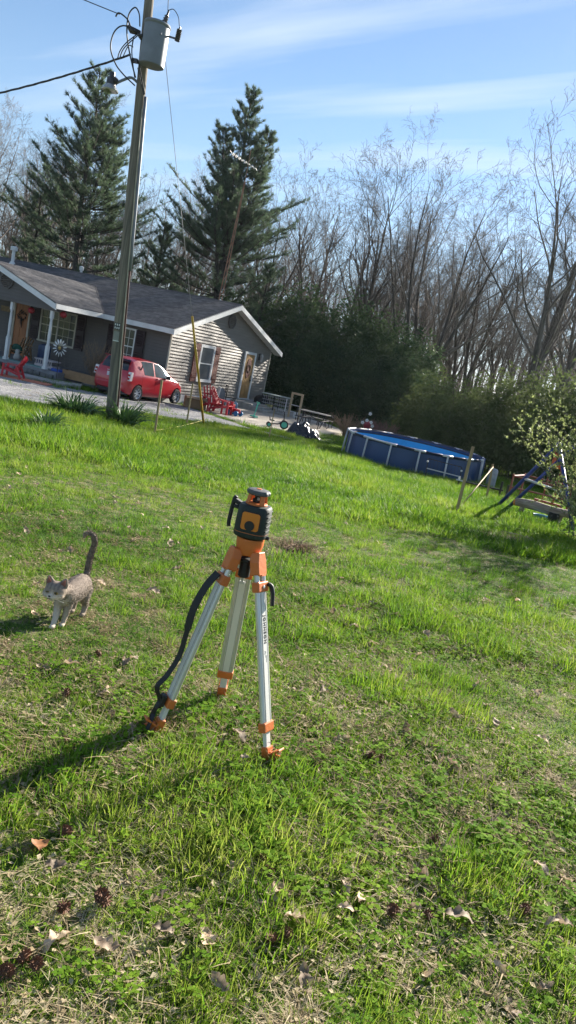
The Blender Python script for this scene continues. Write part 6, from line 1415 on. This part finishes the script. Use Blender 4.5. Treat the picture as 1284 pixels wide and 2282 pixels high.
        # keep the frame right handed
        if Matrix((ax, -wv, nout)).transposed().determinant() < 0: tmat = Matrix((ax, wv, nout)).transposed().to_4x4(); tmat.translation = pt(-.001,.0128,Ln*.275)
        for v in tm_.vertices: v.co = tmat @ v.co
        link('lettering', tm_, None, leg)
        mb = MB()
        for k, (dx, z0, z1) in enumerate(((.004,.445,.450),(.004,.453,.462),(-.002,.447,.458),(-.006,.466,.50),(.0,.464,.467),(-.001,.47,.476))): bx(mb, (dx,.0125,Ln*(z0+z1)/2), (.0022,.0006,Ln*(z1-z0)))
        mb.build('fine_print', mat('faded_print', (.22,.22,.21), None, .6), leg)
        LEG_R = pt
    if key == 'l':
        S_ = []
        for x, y, z in ((.0,.03,.10),(.0,.055,.17),(-.0,.065,.27),(.0,.05,.38),(.0,.04,.47),(.0,.055,.56),(.0,.075,.615),(.0,.045,.66),(.0,.03,.70)): S_.append(pt(x, y, z))
        mb = MB(); P = spl(S_, 7)
        def ribbon(mb, P, w0, t0, wdir):
            o = len(mb.v)
            for i, p in enumerate(P):
                d = (P[min(i+1, len(P)-1)]-P[max(i-1, 0)]).normalized(); a = wdir-d*wdir.dot(d); a.normalize(); b_ = d.cross(a); w2 = w0(i/(len(P)-1))/2
                for sx_, sy_ in ((-1,-1),(1,-1),(1,1),(-1,1)): q = p+a*sx_*w2+b_*sy_*t0/2; mb.v.append((q.x,q.y,q.z))
            n_ = len(P)
            for i in range(n_-1):
                for k in range(4): mb.f.append((o+i*4+k, o+i*4+(k+1) % 4, o+(i+1)*4+(k+1) % 4, o+(i+1)*4+k))
            mb.f.append((o,o+1,o+2,o+3)); mb.f.append(tuple(o+(n_-1)*4+k for k in (3,2,1,0)))
        ribbon(mb, P, lambda t: .030 if t < .34 else .020, .006, (wv*.8+nout*.6).normalized())
        ribbon(mb, spl([pt(.0,.035,.66),pt(-.005,.045,.70),pt(.01,.040,.745),pt(.018,.03,.80),pt(.022,.035,.835)], 6), lambda t: .018, .004, (wv*.8+nout*.6).normalized())
        ribbon(mb, spl([pt(.0,.030,.655),pt(.02,.033,.70),pt(-.01,.045,.75),pt(-.02,.05,.79)], 6), lambda t: .016, .004, (wv*.8+nout*.6).normalized())
        ribbon(mb, spl([pt(.02,.035,.83),pt(.03,.04,.845),pt(.015,.05,.855)], 6), lambda t: .010, .004, wv)
        mb.build('carry_strap', M_blk, tp)
        mb = MB(); bx(mb, (0,.03,.665), (.034,.02,.05)); mb.build('strap_buckle', M_blk, tp, bevel=.004)

lv = thing('laser_level', (HC.x-.004, HC.y, HZ+.055), 'dark green and orange rotary laser level mounted on top of the tripod', 'laser level', R(-7)); lv.scale = (.89, .89, .89)
def rrect(w_, d_, r_, n=5):
    out = []
    for cx_, cy_, a0 in ((w_/2-r_,d_/2-r_,0),(-w_/2+r_,d_/2-r_,90),(-w_/2+r_,-d_/2+r_,180),(w_/2-r_,-d_/2+r_,270)):
        for k in range(n+1): a = R(a0+90*k/n); out.append((cx_+r_*math.cos(a), cy_+r_*math.sin(a)))
    return out
def loft(rings, closed=True):
    mb = MB(); n = len(rings[0][0])
    for poly, z in rings: mb.v += [(x, y, z) for x, y in poly]
    for i in range(len(rings)-1):
        for k in range(n): mb.f.append((i*n+k, i*n+(k+1) % n, (i+1)*n+(k+1) % n, (i+1)*n+k))
    mb.f.append(tuple(range(n))[::-1]); mb.f.append(tuple((len(rings)-1)*n+k for k in range(n))); return mb
loft([(rrect(.120,.115,.042),0),(rrect(.144,.136,.048),.007),(rrect(.150,.140,.050),.018),(rrect(.150,.140,.050),.026)]).build('base_ring', M_rub, lv, smooth=40)
loft([(rrect(.147,.137,.049),.026),(rrect(.147,.137,.049),.029)]).build('orange_band', M_orange, lv, smooth=40)
loft([(rrect(.150,.140,.050),.029),(rrect(.147,.138,.048),.09),(rrect(.142,.134,.046),.140),(rrect(.128,.122,.042),.150),(rrect(.10,.10,.04),.153)]).build('housing', M_rub, lv, smooth=40)
mb = MB(); mb.prism(rrect(.082,.080,.012), .006, (.004,-.0665,.083), Matrix.Rotation(R(90),3,'X')); mb.build('front_panel', mat('amber_panel', (.66,.205,.018), (.60,.18,.015), .45, scale=6), lv, bevel=.0015)
mb = MB(); mb.prism([(.0225*math.cos(R(15*k)), .0225*math.sin(R(15*k))) for k in range(24)], .004, (.004,-.0727,.064), Matrix.Rotation(R(90),3,'X')); mb.build('round_button', M_blk, lv, bevel=.001)
mb = MB(); mb.prism(rrect(.092,.092,.015), .003, (.004,-.0660,.083), Matrix.Rotation(R(90),3,'X')); mb.build('panel_bezel', M_blk, lv)
for k in range(5):   # grip ribs on the right flank
    mb = MB(); mb.box((.0735,-.01,.045+.022*k), (.006,.07,.0045)); mb.build('grip_rib', M_rub, lv, bevel=.0015)
mb = MB(); mb.lathe([(.050,.150),(.050,.158),(.044,.162),(.01,.162)], 24); mb.build('turret_base', M_orange, lv, smooth=40)
for k in range(4):
    a = R(45+90*k); mb = MB(); mb.bar((.046*math.cos(a),.046*math.sin(a),.156),(.040*math.cos(a),.040*math.sin(a),.200),.022,.009,(math.cos(a),math.sin(a),0)); mb.build('turret_post', M_orange, lv, bevel=.002)
mb = MB(); mb.lathe([(.018,.162),(.021,.165),(.021,.178),(.014,.180),(.014,.194),(.01,.196)], 16); mb.build('rotor', M_blk, lv, smooth=40)
mb = MB(); mb.b2((.004,-.022,.176),(.014,-.014,.188)); mb.build('prism', glass_mat('rotor_glass', (.4,.4,.38)), lv)
n_ = 40; ring_ = lambda r_, dr: [((r_+(dr if k % 4 < 2 else 0))*math.cos(2*math.pi*k/n_), (r_+(dr if k % 4 < 2 else 0))*math.sin(2*math.pi*k/n_)) for k in range(n_)]
M_cap = mat('grey_rubber', (.085,.088,.088), (.06,.06,.06), .6, scale=20)
loft([(ring_(.046,.0),.198),(ring_(.050,.0035),.202),(ring_(.050,.0035),.212),(ring_(.046,.002),.219),(ring_(.034,0),.222),(ring_(.02,0),.2225)]).build('top_cap', M_cap, lv, smooth=30)
mb = MB(); mb.lathe([(.013,.2226),(.012,.225),(.005,.2255)], 14); mb.build('cap_badge', M_orange, lv)
# carrying handle on the left flank
mb = MB(); xh = -.104
mb.bar((-.065,0,.137),(xh+.004,0,.150),.030,.020); mb.bar((-.060,-.0,.118),(xh+.004,-.0,.124),.026,.014); mb.build('handle_bracket', M_blk, lv, bevel=.003)
mb = MB(); mb.tube(spl([(xh+.006,0,.168),(xh,0,.150),(xh-.004,0,.10),(xh-.006,0,.045),(xh-.002,0,.025)]), [.0095]*33, 12); mb.build('handle', M_blk, lv, smooth=True)
mb = MB(); mb.tube([(.070,.0,.012),(.088,.0,.010)], .009, 12); mb.build('side_knob', M_blk, lv, smooth=40)

# ------------------------------------------------------------------ cat
CG = gz(-1.28, 3.85)
M_fur = bpy.data.materials.new('grey_fur'); M_fur.use_nodes = True
_n = M_fur.node_tree.nodes; _l = M_fur.node_tree.links; _b = _n['Principled BSDF']; _b.inputs['Roughness'].default_value = .85; _b.inputs['Specular IOR Level'].default_value = .2; _b.inputs['Sheen Weight'].default_value = .0
_a = _n.new('ShaderNodeAttribute'); _a.attribute_name = 'pale'; _t = _n.new('ShaderNodeTexCoord'); _z = _n.new('ShaderNodeTexNoise'); _z.inputs['Scale'].default_value = 90; _z.inputs['Detail'].default_value = 4; _l.new(_t.outputs['Object'], _z.inputs[0])
_m = _n.new('ShaderNodeMath'); _m.operation = 'MULTIPLY_ADD'; _l.new(_z.outputs[0], _m.inputs[0]); _m.inputs[1].default_value = .16; _m2 = _n.new('ShaderNodeMath'); _m2.operation = 'SUBTRACT'; _l.new(_a.outputs['Fac'], _m2.inputs[0]); _m2.inputs[1].default_value = .06; _l.new(_m2.outputs[0], _m.inputs[2])
_r = _n.new('ShaderNodeValToRGB'); _e = _r.color_ramp.elements; _e[0].position = 0; _e[0].color = (.07,.058,.05,1); _e[1].position = 1; _e[1].color = (.72,.64,.54,1); q = _e.new(.32); q.color = (.235,.190,.155,1); q = _e.new(.62); q.color = (.46,.37,.28,1)
_l.new(_m.outputs[0], _r.inputs[0]); _l.new(_r.outputs[0], _b.inputs['Base Color'])
def catpt(x, y, z): return Vector((x+1.28, y-3.85, z-CG))
mb = MB()
def tb(pts, r, n=14): mb.tube(spl([catpt(*p) for p in pts], 6), list(np.interp(np.linspace(0, 1, (len(pts)-1)*6+1), np.linspace(0, 1, len(pts)), r)), n)
# torso rump to chest, neck
tb([(-1.262,4.005,.165),(-1.265,3.97,.172),(-1.268,3.91,.165),(-1.273,3.84,.160),(-1.280,3.785,.160),(-1.288,3.75,.168)], [.030,.058,.064,.060,.054,.040])
tb([(-1.283,3.79,.170),(-1.292,3.745,.192),(-1.300,3.715,.208)], [.050,.042,.036])
tb([(-1.284,3.775,.150),(-1.292,3.745,.140)], [.046,.034])
HS = 1.28; hc = catpt(-1.303, 3.695, .208); hv = lambda x, y, z: hc+Vector((x, y, z))*HS; hr_ = lambda *r: tuple(q*HS for q in r)
mb.ell(hc, hr_(.043,.040,.037), 16, 12); mb.ell(hv(-.003,-.030,-.014), hr_(.022,.020,.016), 12, 8); mb.ell(hv(.021,-.014,-.012), hr_(.020,.022,.018), 10, 8); mb.ell(hv(-.026,-.014,-.012), hr_(.020,.022,.018), 10, 8); mb.ell(hv(-.002,-.028,-.026), hr_(.013,.013,.010), 10, 8)
for s, tx_ in ((-1,-.010),(1,.012)):   # ears
    b0 = hv(s*.026,.004,.026); mb.lathe([(.0205*HS,-.006),(.017*HS,.010*HS),(.011*HS,.022*HS),(.004*HS,.033*HS)], 10, b0, Matrix.Rotation(R(s*16),3,'Y') @ Matrix.Rotation(R(8),3,'X') @ Matrix.Diagonal((1,.55,1)))
# legs: front reaching forward, hind standing
tb([(-1.300,3.775,.145),(-1.305,3.765,.095),(-1.300,3.740,.050),(-1.298,3.715,.012)], [.030,.021,.015,.0135]); mb.ell(catpt(-1.298,3.702,.010), (.016,.021,.011), 10, 8)
tb([(-1.262,3.785,.145),(-1.262,3.785,.095),(-1.264,3.775,.050),(-1.266,3.765,.012)], [.030,.020,.0145,.013]); mb.ell(catpt(-1.267,3.752,.010), (.016,.021,.011), 10, 8)
tb([(-1.240,3.965,.155),(-1.233,3.945,.105),(-1.232,3.975,.062),(-1.232,3.962,.014)], [.042,.028,.017,.014]); mb.ell(catpt(-1.232,3.948,.010), (.016,.022,.011), 10, 8)
tb([(-1.290,3.975,.155),(-1.297,3.965,.105),(-1.298,3.995,.062),(-1.298,3.985,.014)], [.042,.028,.017,.014]); mb.ell(catpt(-1.298,3.972,.010), (.016,.022,.011), 10, 8)
# tail held up, tip hooked to the left
tb([(-1.262,4.000,.190),(-1.262,4.020,.235),(-1.262,4.025,.30),(-1.252,4.020,.36),(-1.245,4.012,.405),(-1.252,4.005,.434),(-1.274,4.0,.448),(-1.296,3.998,.440),(-1.302,3.996,.416)], [.018,.0155,.0150,.0145,.0140,.0138,.0130,.012,.008], 12)
me = mb.mesh('cat'); to = bpy.data.objects.new('tmp_cat', me); C.objects.link(to)
q = to.modifiers.new('r', 'REMESH'); q.mode = 'VOXEL'; q.voxel_size = .0042; q = to.modifiers.new('s', 'SMOOTH'); q.factor = .5; q.iterations = 7
dg = bpy.context.evaluated_depsgraph_get(); cm_ = bpy.data.meshes.new_from_object(to.evaluated_get(dg)); bpy.data.objects.remove(to); cm_.name = 'cat'; cm_.materials.clear()
nv = len(cm_.vertices); co = np.empty(nv*3, 'f'); cm_.vertices.foreach_get('co', co); co = co.reshape(-1, 3)
def pale_of(P):
    x, y, z = P[:, 0], P[:, 1], P[:, 2]; p = np.full(len(P), .30)
    p += .15*np.clip((.155-z)/.12, 0, 1)                          # belly and legs
    p += .36*np.clip((-.07-y)/.04, 0, 1)*np.clip((.205-z)/.05, 0, 1)  # chest
    h = np.array(hc); dx, dy, dz = (x-h[0])/HS, (y-h[1])/HS, (z-h[2])/HS; head = (dx**2+dy**2+dz**2 < .062**2) & (z > .155)
    mz_ = np.exp(-((dx+.002)**2+(dz+.020)**2)/.018**2)*(dy < -.02); p = np.where(head, .36+.75*mz_+.25*np.exp(-(dx**2)/.004**2)*(dz < .012)*(dy < -.02)*.6, p)
    cheek = np.exp(-((np.abs(dx+.002)-.030)**2+(dz+.016)**2)/.014**2)*(dy < 0)*.3; p = np.where(head, p+cheek, p)
    stripe = .12*(np.sin(dx*420) > .3)*(dz > .014); p = np.where(head, p-stripe, p)
    tail = (y > .135) & (z > .215); p = np.where(tail, .24+.05*np.sin(z*190), p)
    p = np.where(tail & (x < .0) & (z > .40), .42, p)
    return np.clip(p, 0, 1).astype('f')
a = cm_.attributes.new('pale', 'FLOAT', 'POINT'); a.data.foreach_set('value', pale_of(co))
cat = link('cat', cm_, M_fur, loc=(-1.28, 3.85, CG), smooth=True, label='small grey cat walking toward the viewer with its tail curled up', cat='cat')
# fur
cm_.calc_loop_triangles(); nt_ = len(cm_.loop_triangles); ti = np.empty(nt_*3, np.int32); cm_.loop_triangles.foreach_get('vertices', ti); ti = ti.reshape(-1, 3)
vn = np.empty(nv*3, 'f'); cm_.vertices.foreach_get('normal', vn); vn = vn.reshape(-1, 3); rg = np.random.default_rng(4)
A3 = co[ti]; ar = np.linalg.norm(np.cross(A3[:, 1]-A3[:, 0], A3[:, 2]-A3[:, 0]), axis=1); pk = rg.choice(nt_, 22000, p=ar/ar.sum()); w3 = rg.dirichlet((1, 1, 1), len(pk)); P = (A3[pk]*w3[:, :, None]).sum(1); Nn = (vn[ti][pk]*w3[:, :, None]).sum(1)
flow = np.tile(np.array([0., .8, -.45]), (len(P), 1)); tl_m = (P[:, 1] > .135) & (P[:, 2] > .20); flow[tl_m] = [0, .1, .9]; hd_m = np.linalg.norm(P-np.array(hc), axis=1) < .075
D = Nn*.42+flow*.85+rg.normal(0, .16, P.shape); D /= np.linalg.norm(D, axis=1, keepdims=True); L_ = rg.uniform(.004, .0085, len(P)); L_[hd_m] *= .45; L_[tl_m] *= 1.7; L_[P[:, 2] < .06] *= .5
s = np.cross(D, rg.normal(0, 1, P.shape)); s /= np.linalg.norm(s, axis=1, keepdims=True); w_ = .0011
V = np.stack([P+s*w_, P-s*w_, P+D*L_[:, None]], 1).reshape(-1, 3); fm_ = quads_mesh('fur', V, np.arange(len(V)).reshape(-1, 3), M_fur)
a = fm_.attributes.new('pale', 'FLOAT', 'POINT'); a.data.foreach_set('value', np.clip(np.repeat(pale_of(P)+rg.normal(0, .025, len(P)), 3), 0, 1).astype('f')); link('fur', fm_, None, cat)
hl = Vector(hc)
M_eye = mat('amber_eye', (.20,.15,.03), (.15,.10,.02), .1); M_nose = mat('dark_nose', (.05,.025,.025), None, .5); M_earin = mat('pink_ear', (.38,.17,.12), (.30,.13,.10), .7, transl=.3)
for s in (-1, 1):
    mb = MB(); mb.ell(hv(s*.0175-.002,-.0375,.002), hr_(.0080,.004,.0055 if s > 0 else .0032), 10, 8); ey = mb.build('eye', M_eye, cat, smooth=True)
    mb = MB(); mb.ell(hv(s*.0175-.002,-.0412,.002), hr_(.0026,.0012,.0046 if s > 0 else .0028), 8, 6); mb.build('pupil', M_blk, ey, smooth=True)
    mb = MB(); b0 = hv(s*.026,-.0065,.026); rr_ = Matrix.Rotation(R(s*16),3,'Y'); mb.add([b0+rr_ @ Vector(p)*HS for p in ((-.011,-.002,.002),(.011,-.002,.002),(.007,-.003,.016),(.001,-.001,.028),(-.006,-.003,.016))], [(0,1,2,3,4)]); mb.build('inner_ear', M_earin, cat)
mb = MB(); mb.ell(hv(-.003,-.0535,-.009), hr_(.0055,.003,.0035), 8, 6); mb.build('nose', M_nose, cat, smooth=True)
mb = MB(); mb.tube(spl([hv(-.012,-.050,-.021), hv(-.003,-.0545,-.0175), hv(.006,-.050,-.021)]), .0016, 6); mb.build('mouth', M_nose, cat, smooth=True)
mb = MB()
for s in (-1, 1):
    for k in range(4): mb.tube([hv(s*.014-.003,-.049,-.014+.003*k), hv(s*.055,-.046,-.026+.010*k)], .00035, 3)
mb.build('whiskers', M_white, cat)
# ------------------------------------------------------------------ air
hm_ = bpy.data.materials.new('haze'); hm_.use_nodes = True; hn = hm_.node_tree.nodes; hn.remove(hn['Principled BSDF'])
pv = hn.new('ShaderNodeVolumePrincipled'); pv.inputs['Color'].default_value = (.80,.88,1,1); pv.inputs['Density'].default_value = .00012; pv.inputs['Anisotropy'].default_value = .55; hm_.node_tree.links.new(pv.outputs[0], hn['Material Output'].inputs['Volume'])
mb = MB(); mb.b2((-410,-70,-2.7),(410,710,27)); mb.build('haze', hm_, kind='stuff')
